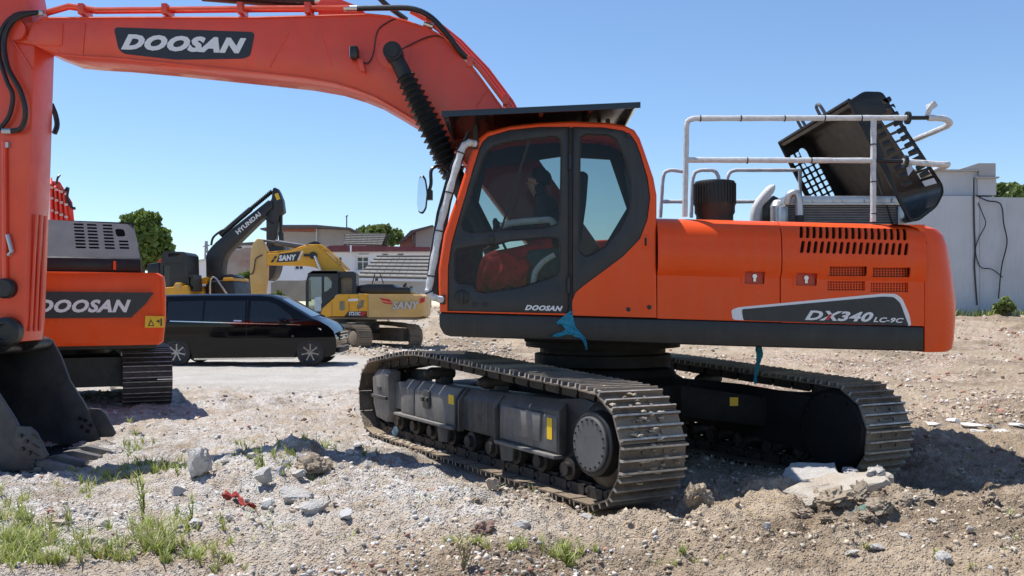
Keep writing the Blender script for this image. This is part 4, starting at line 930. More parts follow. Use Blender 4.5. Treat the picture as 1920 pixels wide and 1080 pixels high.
# ---- handrails
YR = 8.98
def rail(name, paths, r, mat, par, amp=.06):
    m = MB()
    for p in paths: m.tube(p, [r*(1+amp*math.sin(i*2.1)) for i in range(len(p))], 10)
    return m.build(name, mat, par, split=(name in ('rail_extension', 'rail_end')))
def seg(a, b, n=10): return [a.lerp(b, i/n) for i in range(n+1)]
P9 = lambda a, b_: P(a, b_, YR)
hrail = rail('handrail', [seg(P9(1284, 406), P9(1287, 250), 8)+spline([P9(1287, 240), P9(1290, 227), P9(1302, 222)], 4)+seg(P9(1310, 222), P9(1700, 221), 16),
                           seg(P9(1286, 300), P9(1640, 301), 14), seg(P9(1638, 224), P9(1637, 416), 10)], .027, wrap, ex)
rail('rail_extension', [seg(P9(1700, 221), P9(1742, 221), 3), seg(P9(1640, 301), P9(1700, 303), 3)], .020, black, hrail, 0)
rail('rail_end', [seg(P9(1740, 221), P9(1768, 222), 4)+spline([P9(1774, 224), P(1781, 230, YR+.1), P(1776, 236, YR+.25)], 4)+seg(P(1770, 239, YR+.35), P(1715, 262, YR+1.1), 6),
                   seg(P9(1692, 303), P9(1762, 308), 6)+spline([P9(1768, 308), P(1777, 308, YR+.08), P(1772, 312, YR+.25)], 4)+seg(P(1768, 313, YR+.3), P(1730, 330, YR+1.0), 4)], .030, wrap, hrail)
m = MB()
for px, py in ((1702, 221), (1697, 303)): m.lathe([(.03, -.015), (.062, -.015), (.062, .015), (.03, .015)], P9(px, py), (1, 0, 0), 14)
m.build('rail_flange', black, hrail, split=True)
m = MB(); a = P9(1736, 215)
m.add([P9(1733, 219), P9(1743, 219), P9(1748, 206), P9(1759, 198), P9(1752, 188), P9(1736, 197), P(1737, 207, YR-.03)], [(0, 1, 2, 6), (6, 2, 3, 4), (6, 4, 5)])
m.add([P9(1697, 306), P9(1709, 306), P(1712, 318, YR-.05), P(1703, 330, YR-.03)], [(0, 1, 2, 3)])
m.build('tape_flap', wrap, hrail, fix=False, split=True)
m = MB()
for px in (1312, 1388, 1470, 1545, 1614): m.tube([P9(px, 222), P9(px+2, 222)], .0315, 10)
for px in (1400, 1520): m.tube([P9(px, 301), P9(px+2, 301)], .0315, 10)
for py in (270, 340, 400): m.tube([P9(1638, py), P9(1638, py+2)], .0315, 10)
m.build('tape_band', rubber, hrail, split=True)
YQ = 11.4; PQ = lambda a, b_: P(a, b_, YQ)
rail('handrail', [seg(PQ(1238, 408), PQ(1242, 345), 5)+spline([PQ(1243, 335), PQ(1247, 323), PQ(1258, 319)], 4)+seg(PQ(1262, 319), PQ(1282, 322), 3), seg(PQ(1240, 378), PQ(1284, 378), 4),
                  seg(PQ(1296, 408), PQ(1298, 345), 5)+spline([PQ(1299, 335), PQ(1304, 323), PQ(1316, 319)], 4)+seg(PQ(1322, 319), PQ(1335, 319), 2)+spline([PQ(1342, 322), PQ(1347, 332), PQ(1348, 345)], 4)+[PQ(1348, 408)],
                  [PQ(1362, 408), PQ(1363, 340)]+spline([PQ(1364, 333), PQ(1369, 323), PQ(1380, 319)], 4)+seg(PQ(1390, 319), PQ(1500, 319), 8)+[PQ(1500, 360), PQ(1500, 410)], seg(PQ(1364, 378), PQ(1500, 378), 6)], .024, wrap, ex)
# ------------------------------------------------------------------ operator in the cab and loose plastic
skin = pmat('skin', (.42, .24, .16), .55, var=.1); hairm = pmat('black_hair', (.012, .011, .011), .5, var=.3, scale=40, bump=.6)
shirt = pmat('dark_shirt', (.025, .027, .035), .85, var=.2, scale=20, bump=.4)
def skinned(name, joints, edges, mat, parent, org, sub=2):
    me = bpy.data.meshes.new(name); me.from_pydata([tuple(j[0]-org) for j in joints], edges, [])
    o = bpy.data.objects.new('tmp', me); C.objects.link(o)
    o.modifiers.new('skin', 'SKIN'); o.modifiers['skin'].use_smooth_shade = True
    for i, j in enumerate(joints):
        r = j[1]; me.skin_vertices[0].data[i].radius = r if isinstance(r, tuple) else (r, r)
    me.skin_vertices[0].data[0].use_root = True
    s = o.modifiers.new('sub', 'SUBSURF'); s.levels = sub; s.render_levels = sub
    dg = bpy.context.evaluated_depsgraph_get(); dg.update()
    m2 = bpy.data.meshes.new_from_object(o.evaluated_get(dg)); bpy.data.objects.remove(o)
    m2.name = name; m2.materials.clear(); m2.materials.append(mat)
    m2.polygons.foreach_set('use_smooth', [True]*len(m2.polygons))
    q = bpy.data.objects.new(name, m2); C.objects.link(q)
    if parent: q.parent = parent; ORG[q.name] = org
    return q
yo = 9.36
hip = P(1040, 462, yo); org = Vector((hip.x, yo, P(0, 470, yo).z))
person = thing('person', 'operator with short dark hair and red trousers seated inside the orange cab', 'person', org)
V = lambda px, py, dy=0: P(px, py, yo+dy)
# body: pelvis, spine, neck, head base, arms to the levers with fingers (one continuous surface)
J = [(V(1040, 458), (.15, .12)), (V(1038, 430), (.145, .11)), (V(1032, 398), (.16, .11)), (V(1022, 378), (.13, .09)), (V(1014, 368), .055), (V(1008, 356), .065), (V(1005, 345), .085)]
E_ = [(0, 1), (1, 2), (2, 3), (3, 4), (4, 5), (5, 6)]
def limb(start, pts):
    k = start
    for p in pts: J.append(p); E_.append((k, len(J)-1)); k = len(J)-1
    return k
for s in (-1, 1):
    e = limb(3, [(V(1020, 384, .19*s), .062), (V(1008, 412, .24*s), .048), (V(990, 430, .25*s), .042), (V(962, 428, .25*s), .033), (V(940, 426, .26*s), .026), (V(934, 425, .26*s), .03)])
    for f, (dx, dz) in enumerate(((-9, -3), (-10, 0), (-10, 3), (-9, 6))): limb(e, [(V(934+dx*.6, 425+dz, .26*s+.0), .010), (V(934+dx, 428+dz, .26*s+.01), .009)])
    limb(e, [(V(937, 418, .26*s-.03), .011), (V(932, 415, .26*s-.03), .009)])
body = skinned('body', J, E_, shirt, person, org)
# head with nose, ears, jaw as skinned detail
J2 = [(V(1006, 352), (.062, .07)), (V(1004, 340), (.085, .095)), (V(1004, 330), (.08, .09)), (V(1001, 355), .055), (V(991, 344), .02), (V(988.5, 346), .012), (V(1008, 345, -.085), .014), (V(1008, 345, .085), .014)]
skinned('head', J2, [(0, 1), (1, 2), (0, 3), (1, 4), (4, 5), (1, 6), (1, 7)], skin, person, org)
m = MB(); c = V(1008, 338)
rings = []
for i in range(9):
    a = -.35+i/8*(math.pi/2+.35); rr = math.cos(a)*.115; rings.append([c+Vector((.025+math.cos(t)*rr*1.05*(1 if math.cos(t) > -.3 else .72+.28*max(0, math.sin(a))), math.sin(t)*rr*.9, math.sin(a)*.125+.02*math.sin(3*t+i))) for t in [2*math.pi*k/18 for k in range(18)]])
m.loft(rings); m.build('hair', hairm, person)
for dy in (-.03, .03):
    m = MB(); m.lathe([(.002, -.012), (.010, -.004), (.011, .004), (.002, .012)], V(990.5, 340, dy), (1, 0, 0), 8); m.build('eye', darkgap, person)
J3 = [(V(1038, 466), (.16, .13)), ]; E3 = []
J, E_ = J3, E3
for s in (-1, 1): limb(0, [(V(1015, 470, .1*s), .105), (V(960, 480, .13*s), .088), (V(915, 484, .16*s), .072), (V(908, 500, .16*s), .066), (V(902, 535, .15*s), .055), (V(897, 560, .15*s), .05)])
skinned('trousers', J3, E3, redcloth, person, org)
for s in (-1, 1): m = MB(); c = V(892, 571, .15*s); m.loft([[c+Vector((x, w*q, h_)) for q, h_ in ((-1, -.04), (1, -.04), (.9, h), (-.9, h))] for x, w, h in ((-.16, .03, .0), (-.1, .045, .02), (0, .045, .06), (.08, .04, .06))]); m.build('shoe', darkgap, person, bev=.01)
# red cloth bundle on the lap is lying by the lower window
m = MB(); pts = []
c = P(948, 506, 9.08)
for i in range(13):
    for j in range(13):
        a = (i/12-.5); b_ = (j/12-.5); x = c.x+a*.46; z = c.z+b_*.34-.10*abs(a)
        pts.append(Vector((x+.02*math.sin(9*b_), c.y+.10*math.sin(a*11+b_*5)*.35+.16*(a*a+b_*b_)+.03*math.sin(17*a-9*b_), z+.03*math.sin(13*a+1))))
fs = [(i*13+j, i*13+j+1, (i+1)*13+j+1, (i+1)*13+j) for i in range(12) for j in range(12) if not ((i in (0, 11)) and (j in (0, 1, 11)))]
m.add(pts, fs); o = single(m, 'cloth_bundle', redcloth, 'crumpled red cloth seen through the lower door window of the cab', 'cloth', (c.x, c.y, c.z-.2)); mo = o.modifiers.new('s', 'SOLIDIFY'); mo.thickness = .02
mo = o.modifiers.new('u', 'SUBSURF'); mo.levels = 1; mo.render_levels = 1
# torn blue plastic film on the skirt
def film(name, path, label, y, loc, seed):
    """crumpled strip: path = (px, py, half width px)"""
    r = random.Random(seed); pts = []; K = 7; cl = spline([(a, b_, w) for a, b_, w in path], 5)
    for i, q in enumerate(cl):
        t = (cl[min(i+1, len(cl)-1)]-cl[max(i-1, 0)]); n_ = Vector((-t.y, t.x)).normalized()
        for j in range(K):
            s_ = (j/(K-1)-.5)*2; w = q.z*.72*(1+(.14*r.uniform(-1, 1) if j in (0, K-1) else 0))
            pts.append(P(q.x+n_.x*s_*w, q.y+n_.y*s_*w, y-.010-.012*math.sin(j*1.9+i*.8)-.006*r.random()))
    m = MB(); m.add(pts, [(i*K+j, i*K+j+1, (i+1)*K+j+1, (i+1)*K+j) for i in range(len(cl)-1) for j in range(K-1)])
    o = single(m, name, cyanp, label, 'plastic film', loc, sm=0); mo = o.modifiers.new('s', 'SOLIDIFY'); mo.thickness = .003; return o
film('plastic_film', [(1056, 593, 25), (1060, 598, 24), (1066, 606, 16), (1073, 617, 13), (1082, 626, 9), (1093, 634, 5), (1098, 645, 3.5), (1100, 656, 1.5)], 'torn blue plastic film stuck on the black skirt below the cab door', YS-.012, P(1070, 632, YS-.02), 3)
film('plastic_shred', [(1076, 618, 9), (1060, 624, 7), (1046, 628, 4), (1032, 631, 1)], 'pointed blue plastic shred left of the torn film on the black skirt', YS-.02, P(1050, 632, YS-.02), 5)
film('plastic_strip', [(1422, 650, 9), (1424, 668, 8), (1420, 686, 5), (1417, 702, 5), (1416, 719, 3)], 'cyan plastic strip hanging below the skirt between the tracks', 9.6, P(1420, 718, 9.6), 8)
# ------------------------------------------------------------------ second orange excavator, seen from behind
G2 = Y2 = 13.3
x_of = lambda px, Y: (px-960)/FP*Y
z_of = lambda py, Y: CH+(HZ-py)/FP*Y
e2 = thing('excavator', 'orange excavator seen from behind with grey louvred hood, parked behind the bucket', 'excavator', (-6.45, 15.6, 0))
XR, XL = x_of(313, Y2), x_of(313, Y2)-2.9; XM = (XR+XL)/2
def cw2(z, ins, bul):
    pts = []
    for k in range(9):
        a = k/8*math.pi/2; pts.append((XR-ins-.11+.11*math.cos(a), Y2+.13-.11*math.sin(a)))
    for t in (.25, .5, .75): pts.append((XR-ins-.11+(XL-XR+2*ins+.22)*t, Y2+.02-bul*math.sin(t*math.pi)))
    for k in range(9):
        a = math.pi/2+k/8*math.pi/2; pts.append((XL+ins+.11+.11*math.cos(a), Y2+.13-.11*math.sin(a)))
    pts += [(XL+ins, Y2+.95), (XR-ins, Y2+.95)]
    return [Vector((a, b, z)) for a, b in pts]
m = MB(); m.loft([cw2(z_of(py, Y2), i, bu_) for py, i, bu_ in ((646, .10, .02), (641, .04, .05), (600, .0, .06), (560, .0, .06), (530, .01, .06), (518, .03, .05), (512, .12, .02))]); c2 = m.build('counterweight', orange, e2, sm=30)
yb = Y2-.075
m = MB(); m.prism([P(a, b, yb) for a, b in ((-20, 547), (282, 549), (266, 570), (238, 595), (-20, 596))], (0, .09, 0)); m.build('decal', decal, c2)
text('DOOSAN', 'lettering', P(60, 585.5, yb-.002), (1, 0, 0), (0, 0, 1), 177/FP*yb, 23.5/FP*yb, white, c2, .3, .045)
m = MB(); m.prism([P(a, b, yb+.045) for a, b in ((268, 592), (306, 593), (306, 614), (267, 614))], (0, .06, 0)); st2 = m.build('warning_sticker', yellowst, c2)
m = MB(); m.prism([P(a-3, b, yb+.041) for a, b in ((276, 611), (282, 598), (289, 611))], (0, .003, 0)); m.build('sticker_triangle', decal, c2)
m = MB(); m.prism([P(a-3, b, yb+.0385) for a, b in ((279, 609.5), (282, 602), (286, 609.5))], (0, .001, 0)); m.build('sticker_triangle', yellowst, c2)
m = MB(); m.prism([P(a-3, b, yb+.041) for a, b in ((292, 602), (299, 599), (299, 606))], (0, .003, 0)); m.prism([P(a-3, b, yb+.041) for a, b in ((301, 597), (304, 597), (304, 611), (301, 611))], (0, .003, 0)); m.build('sticker_arrow', decal, c2, stuff=True)
# upper house and deck
m = MB(); m.box(XL+.05, XR-.05, Y2+.96, Y2+4.0, z_of(640, Y2)+.15, z_of(512, Y2)-.02); m.build('side_housing', orange, e2, bev=.05)
m = MB(); m.box(XL+.1, XR-.1, Y2+.5, Y2+5.0, .95, 1.16); m.build('deck_frame', black, e2, bev=.02)
m = MB(); m.box(XL+.1, XL+1.1, Y2+3.6, Y2+5.2, 1.2, 3.0); cb2 = m.build('cab', orange, e2, bev=.08)
m = MB(); m.box(XL+.2, XL+1.0, Y2+3.58, Y2+3.597, 2.2, 2.9); m.build('rear_window', clear, cb2)
# grey engine hood: sloped rear with slots
hz0, hz1 = z_of(488, 13.5), z_of(414, 13.6)
hoodgrey = pmat('grey_hood_plastic', (.15, .158, .17), .42, var=.08, dust=.2, dustcol=(.2, .195, .19), scale=3)
holes = []
def q2(px, py): return (x_of(px, 13.5), z_of(py, 13.5))
for cx0, n in ((146, 8), (171, 8), (201, 8)):
    for k in range(n): y = 422+k*6.2; holes.append([q2(*q) for q in rpoly([(cx0+k*.5, y), (cx0+19+k*.6, y), (cx0+19.5+k*.6, y+3.6), (cx0+.5+k*.5, y+3.6)], 1.2, 1)])
for k in range(3): y = 452+k*6.2; holes.append([q2(*q) for q in ((232+k*.5, y), (250+k*.8, y), (250.5+k*.8, y+3.6), (232.5+k*.5, y+3.6))])
holes.append([q2(*q) for q in rpoly([(225, 430), (243, 430), (246, 444), (228, 445)], 5, 3)])
m = MB(); m.plate([q2(*q) for q in rpoly([(-30, 414), (252, 420), (262, 430), (273, 486), (-30, 484)], 5, 3)], holes, 13.5, .012)
for v in m.v: v.y += (v.z-hz0)*.55
hd2 = m.build('engine_hood', hoodgrey, e2)
m = MB(); m.loft([[Vector((x_of(-30, 13.5), y, z)), Vector((x_of(a, 13.5), y, z)), Vector((x_of(a, 13.5), y+1.4, z)), Vector((x_of(-30, 13.5), y+1.4, z))] for a, y, z in ((275, 13.46, z_of(514, 13.5)), (274, 13.44, z_of(500, 13.5)), (274, 13.46, z_of(487, 13.5)), (272, 13.52, z_of(484.5, 13.5)))]); m.build('hood_base', plastic, hd2, bev=.02)
m = MB(); m.box(x_of(-30, 13.5), x_of(268, 13.5)-.03, 13.95, 14.9, hz0, hz1-.02); m.build('hood_core', darkgap, hd2)
m = MB(); m.prism([Vector((x_of(255, 13.5), 13.92, hz1-.04)), Vector((x_of(262, 13.5), 13.9, hz1-.1)), Vector((x_of(273, 13.5), 13.52, hz0)), Vector((x_of(273, 13.5), 14.9, hz0)), Vector((x_of(258, 13.5), 14.9, hz1-.04))], (.02, 0, 0)); m.build('hood_side', hoodgrey, hd2)
m = MB(); c = P(214, 507, 13.35); m.cyl(c, c+Vector((0, 0, .12)), .02, n=8); m.build('lifting_eye', orange, e2)
m = MB(); m.lathe([(.75, .55), (.75, 1.0), (.2, 1.0)], ((XL+XR)/2, Y2+3.0, 0), (0, 0, 1), 28); m.box(XL+.6, XR-.6, Y2+1.2, Y2+4.6, .35, .8); m.build('car_body', black, e2)
blacksteel = pmat('dark_track_steel', (.07, .066, .062), .42, metal=.4, var=.4, dust=.4, dustcol=(.16, .145, .13), scale=9, bump=.4, topdust=.35)
path2 = track_path(1.95, -1.95, .46, .45, .46, .45, -.6, .96)
for xc in (x_of(318, 14.0), x_of(318, 14.0)-2.95):
    M = Matrix.Translation((xc, 16.42, 0)) @ Matrix(((0, 1, 0, 0), (-1, 0, 0, 0), (0, 0, 1, 0), (0, 0, 0, 1)))
    t2 = make_track(e2, M, 46, path2, .80, blacksteel, chainm, detail=False)
    m = MB(); m.box(-1.7, 1.6, -.2, .2, .28, .72, M); m.build('track_frame', black, e2, bev=.03)
piv = Vector((XR, Y2, 0)); ang = R(26); e2.rotation_euler.z = ang; e2.scale = (.88, 1, 1)
dl = Vector(e2.location)-piv; e2.location = piv+Matrix.Rotation(ang, 3, 'Z') @ Vector((dl.x*.88, dl.y, dl.z))

# raised boom with pipes beyond the hood
ya = 15.6
Rinv = Matrix.Rotation(-ang, 3, 'Z')
def E2(px, py, y):
    v = Rinv @ (P(px, py, y)-Vector(e2.location)); return Vector((v.x/.88, v.y, v.z))+ORG[e2.name]
m = MB()
m.prism([E2(a, b, ya) for a, b in ((92, 420), (93, 338), (112, 340), (136, 380), (140, 420))], (0, .45, 0)); bm2 = m.build('boom', redpaint, e2, bev=.02)
m = MB()
for k in range(4): m.tube([E2(97+k*10, 420, ya-.03), E2(96+k*8, 345+k*7, ya-.03), E2(95+k*8, 335+k*8, ya+.1)], .028, 8)
m.build('hydraulic_pipe', redpaint, e2, split=True)
m = MB()
m.tube(spline([E2(106, 345, ya-.05), E2(108, 334, ya-.05), E2(112, 328, ya)], 4), .022, 6); m.tube(spline([E2(122, 358, ya-.05), E2(128, 352, ya-.05), E2(126, 372, ya-.05), E2(134, 388, ya-.05), E2(141, 391, ya)], 4), .025, 6); m.build('hose', hose, e2, split=True)
m = MB()
for py in (352, 372, 395):
    for k in range(4): c = E2(97+k*9, py+k*4, ya-.04); m.box(c.x-.03, c.x+.03, c.y-.03, c.y+.03, c.z-.02, c.z+.02)
m.build('pipe_clamp', silver, e2, stuff=True)

# ------------------------------------------------------------------ black van
vn_y = 23.9
van = thing('van', 'shiny black passenger van parked on the pale ground behind the excavators', 'van', (x_of(455, vn_y), vn_y+.95, 0))
vblack = pmat('black_car_paint', (.003, .003, .004), .05, var=.1, coat=0, spec=.30, rvar=.02, scale=2)
vglass = pmat('dark_privacy_glass', (.012, .014, .016), .05, var=.05, rvar=.01)
chrome = pmat('chrome', (.7, .7, .7), .12, metal=1, var=.02)
rimm = pmat('alloy_rim', (.30, .30, .31), .28, metal=.9, var=.03)
WV = 1.92
fx = lambda a: a if a < 582 else 582+(a-582)*.72
zb_, zt_ = z_of(604, vn_y), z_of(555, vn_y)
def tumble(z): return .02+.17*max(0, (z-zb_)/(zt_-zb_))**1.25+.05*max(0, (zb_-.45-z)/.4)
def side_sheet(pts, off, holes=(), flip=False):
    """flat outline in pixels bent to the van's side; returns MB"""
    mb = MB(); mb.plate([xz(fx(a), b, vn_y) for a, b in pts], [[xz(a, b, vn_y) for a, b in h] for h in holes], 0, .012)
    bm = bmesh.new(); me = mb.mesh('t', None, 0); bm.from_mesh(me); bpy.data.meshes.remove(me)
    for z in np.linspace(.3, 1.85, 14): bmesh.ops.bisect_plane(bm, geom=bm.verts[:]+bm.edges[:]+bm.faces[:], plane_co=(0, 0, z), plane_no=(0, 0, 1))
    out = MB(); bm.verts.index_update()
    for v in bm.verts:
        t = tumble(v.co.z)+off
        out.v.append(Vector((v.co.x, vn_y+t+v.co.y if not flip else vn_y+WV-t-v.co.y, v.co.z)))
    out.f = [[v.index for v in f.verts] for f in bm.faces]; bm.free(); return out
def arch(cx, cy, r, n=9): return [(cx+r*math.cos(math.pi-math.pi*k/n), cy-r*math.sin(math.pi-math.pi*k/n)) for k in range(n+1)]
wF, wR = (581, 661.5), (330, 664)
van_px = [(243, 640), (246, 590), (262, 562), (285, 556.5), (316, 555.5), (383, 554.4), (485, 554.6), (506, 557), (522, 563), (552, 580), (581, 596), (609, 603.5), (630, 612), (642, 621), (648, 634), (649.5, 650), (645, 664), (632, 669), (610, 670)]+[(a, b) for a, b in arch(wF[0], 670, 29)[::-1]]+[(551, 671), (361, 673)]+arch(wR[0], 673, 29)[::-1]+[(270, 673), (248, 665)]
s0 = side_sheet(van_px, 0); body_v = s0.build('side_panel', vblack, van, sm=50)
side_sheet(van_px, 0, flip=True).build('side_panel', vblack, van, sm=50)
m = MB(); rings = []
op = [Vector((*xz(fx(a), b, vn_y),)) for a, b in van_px]; 
def vin(k): # insets toward the middle
    c = Vector((x_of(450, vn_y), 1.0)); return [p+(c-p).normalized()*k for p in op]
def ring(k, yo_): return [Vector((p.x, yo_(tumble(q.y)), p.y)) for p, q in zip(vin(k), op)]
m.loft([[Vector((p.x, vn_y+tumble(p.y)+.006, p.y)) for p in op], [Vector((p.x+.0, vn_y+tumble(p.y)+.10, p.y+(.045 if p.y > 1.1 else 0))) if p.x < x_of(595, vn_y) else Vector((p.x+.0, vn_y+tumble(p.y)+.14, p.y)) for p in op], [Vector((p.x+(.05 if p.x > x_of(595, vn_y) else 0), vn_y+WV/2, p.y+(.06 if p.y > 1.1 else 0))) for p in op], [Vector((p.x+.0, vn_y+WV-tumble(p.y)-.10, p.y+(.045 if p.y > 1.1 else 0))) if p.x < x_of(595, vn_y) else Vector((p.x+.0, vn_y+WV-tumble(p.y)-.14, p.y)) for p in op], [Vector((p.x, vn_y+WV-tumble(p.y)-.006, p.y)) for p in op]], cap=False)
m.build('body_shell', vblack, van, sm=40)
def winp(pts, name, mat=vglass, off=-.006): return side_sheet(pts, off).build(name, mat, van, sm=50)
winp([(262, 596), (268, 572), (280, 566), (308, 565.5), (308, 600)], 'side_window'); winp([(312, 565.5), (372, 564), (378, 564), (378, 602.5), (312, 600.5)], 'side_window'); winp([(382, 564), (458, 564), (458, 605), (382, 602.5)], 'side_window'); winp([(468, 564), (500, 565), (515, 570), (545, 592), (552, 603), (548, 606.5), (468, 605.2)], 'side_window')
for pts in ([(318, 601.3), (564, 608.3), (564, 609.9), (318, 602.9)],): winp(pts, 'chrome_strip', chrome, -.012)
winp([(438, 600), (453, 600.5), (453, 603), (438, 602.5)], 'door_handle', chrome, -.03); winp([(440, 610.5), (454, 611), (454, 614), (440, 613.5)], 'door_handle', vblack, -.03); winp([(472, 611), (487, 611.5), (487, 614.5), (472, 614)], 'door_handle', vblack, -.03)
winp([(362, 672), (550, 670), (550, 673.2), (362, 675.2)], 'side_step', silver, -.02)
winp([(547, 629), (550, 629), (550, 632), (547, 632)], 'side_lamp', chrome, -.01)
for x_ in (378.6, 461): winp([(x_, 562), (x_+.7, 562), (x_+.7, 668), (x_, 668)], 'door_seam', darkgap, -.0015)
# windscreen, grille, lamps
m = MB(); a0 = P(524, 563.5, vn_y); a1 = P(582, 595.5, vn_y)
m.add([Vector((a0.x, vn_y+.30, a0.z+.045)), Vector((a0.x, vn_y+WV-.30, a0.z+.045)), Vector((a1.x, vn_y+WV-.16, a1.z+.03)), Vector((a1.x, vn_y+.16, a1.z+.03)), Vector((a0.x+.03, vn_y+WV/2, a0.z+.067)), Vector((a1.x+.05, vn_y+WV/2, a1.z+.06))], [(0, 4, 5, 3), (4, 1, 2, 5)])
m.build('windscreen', pmat('blue_reflecting_glass', (.05, .065, .08), .04, var=.05, rvar=.01), van, fix=False)
m = MB(); m.prism([Vector((x_of(fx(a), vn_y)+.012, vn_y+.10+dy, z_of(b, vn_y))) for a, b, dy in ((599, 615, -.075), (622, 620, -.05), (637, 635, .03), (631, 633, -.01), (612, 625, -.06))], (.03, -.012, 0)); m.build('headlight', pmat('lamp_glass', (.6, .65, .7), .08, metal=.3), van)
m = MB(); m.prism([Vector((x_of(fx(a), vn_y)+.012, vn_y+WV-.10-dy, z_of(b, vn_y))) for a, b, dy in ((599, 615, -.075), (622, 620, -.05), (637, 635, .03), (631, 633, -.01), (612, 625, -.06))], (.03, .012, 0)); m.build('headlight', MATS['lamp_glass'], van)
xf = x_of(fx(648), vn_y)+.045
m = MB(); m.box(xf-.06, xf-.01, vn_y+.45, vn_y+WV-.45, z_of(640, vn_y), z_of(622, vn_y)); m.build('grille', darkgap, van, bev=.015)
m = MB()
for k in range(3): z = z_of(637-k*6, vn_y); m.box(xf-.012, xf+.004, vn_y+.42, vn_y+WV-.42, z, z+.03)
m.build('grille_bar', chrome, van, split=True)
m = MB(); m.box(xf-.05, xf+.01, vn_y+.25, vn_y+WV-.25, z_of(662, vn_y), z_of(653, vn_y)); m.build('bumper_intake', darkgap, van, bev=.01)
def wheel(px, py, y, s):
    c = Vector((x_of(px, vn_y), y, .36)); ax = (0, s, 0)
    m = MB(); m.lathe([(.2, -.20), (.32, -.20), (.35, -.17), (.36, -.12), (.36, -.03), (.35, 0), (.27, .012), (.255, 0), (.2, -.02)], c, ax, 36); ty = m.build('wheel', rubber, van)
    m = MB(); m.lathe([(.03, -.09), (.23, -.09), (.245, -.005), (.235, .006), (.225, -.01), (.21, -.08), (.03, -.08)], c, ax, 36); rm_ = m.build('rim', rimm, ty)
    m = MB()
    for k in range(7):
        M = Matrix.Translation(c) @ Matrix.Rotation(2*math.pi*k/7, 4, 'Y'); m.loft([[M @ Vector((w_, s*y_, h)) for w_, y_ in ((-w, -.05), (w, -.05), (w, -.012), (-w, -.012))] for w, h in ((.026, .03), (.014, .15), (.024, .236))])
    m.lathe([(.01, -.02), (.05, -.02), (.045, 0), (.01, .005)], c, ax, 16); m.build('spoke', rimm, ty, stuff=True)
for px, py in (wF, wR): wheel(px, py, vn_y+.03, -1); wheel(px, py, vn_y+WV-.03, 1)
m = MB(); m.box(x_of(262, vn_y), x_of(fx(635), vn_y), vn_y+.12, vn_y+WV-.12, .28, .55); m.build('underbody', darkgap, van)
m = MB(); m.loft([[P(a, b, vn_y-.12+dy) for a, b in rpoly([(519, 602), (523, 597), (537, 597), (540, 606), (532, 610), (521, 608)], 3, 2)] for dy in (0, .09)]); m.box(x_of(524, vn_y), x_of(534, vn_y), vn_y-.03, vn_y+.06, z_of(608, vn_y), z_of(604, vn_y)); m.build('wing_mirror', vblack, van, bev=.015)

# ------------------------------------------------------------------ yellow excavator behind the van
ys_ = 33.6
yel = pmat('yellow_paint', (.74, .36, .018), .4, var=.08, dust=.22, dustcol=(.52, .33, .12), scale=2.5, topdust=.3)
wornyel = pmat('worn_yellow_paint', (.62, .38, .11), .5, var=.15, dust=.6, dustcol=(.55, .42, .27), scale=1.8)
mud = pmat('mud_covered_steel', (.17, .135, .10), .8, var=.35, dust=.7, dustcol=(.30, .24, .175), scale=3, bump=.4, topdust=.3)
e3 = thing('excavator', 'yellow excavator with black cab and muddy tracks, right behind the black van', 'excavator', (x_of(690, 34.5), 34.8, 0))
def PR(par, name, pts, y, th, mat, bev=.02): m = MB(); m.prism([P(a, b, y) for a, b in pts], (0, th, 0)); return m.build(name, mat, par, bev=bev)
def PW(par, name, pts, holes, y, th, mat): m = MB(); m.plate([xz(a, b, y) for a, b in pts], [[xz(a, b, y) for a, b in h] for h in holes], y, th); return m.build(name, mat, par)
c3 = PW(e3, 'cab', [(573, 589), (573, 530), (578, 512), (586, 508), (630, 508), (634, 512), (634, 551), (630, 553), (604, 577), (600, 590)], [[(578, 584), (578, 523), (582, 519), (603, 519), (603, 584)], [(607, 548), (607, 519), (620, 518), (622, 530), (621, 541)]], ys_, .08, cabgrey)
PW(c3, 'far_side_wall', [(573, 589), (573, 530), (578, 512), (586, 508), (630, 508), (634, 512), (634, 551), (630, 553), (604, 577), (600, 590)], [[(578, 584), (578, 523), (582, 519), (603, 519), (603, 584)], [(607, 548), (607, 519), (620, 518), (622, 530), (621, 541)]], ys_+.95, .05, cabgrey)
PR(c3, 'roof', [(575, 514), (586, 507.3), (632, 507.3), (635, 512), (634, 514)], ys_, 1.0, cabgrey)
for w in ([(578, 584), (578, 523), (582, 519), (603, 519), (603, 584)], [(607, 548), (607, 519), (620, 518), (622, 530), (621, 541)]):
    PR(c3, 'window', w, ys_+.04, .008, clear, 0)
PR(c3, 'door_panel', [(589, 585), (590, 558), (602, 556), (602, 584)], ys_+.02, .015, pmat('pale_blue_film', (.45, .55, .58), .3, var=.15), 0)
PR(c3, 'seat', [(608, 590), (600, 570), (612, 566), (617, 540), (624, 542), (622, 590)], ys_+.3, .45, darkgap)
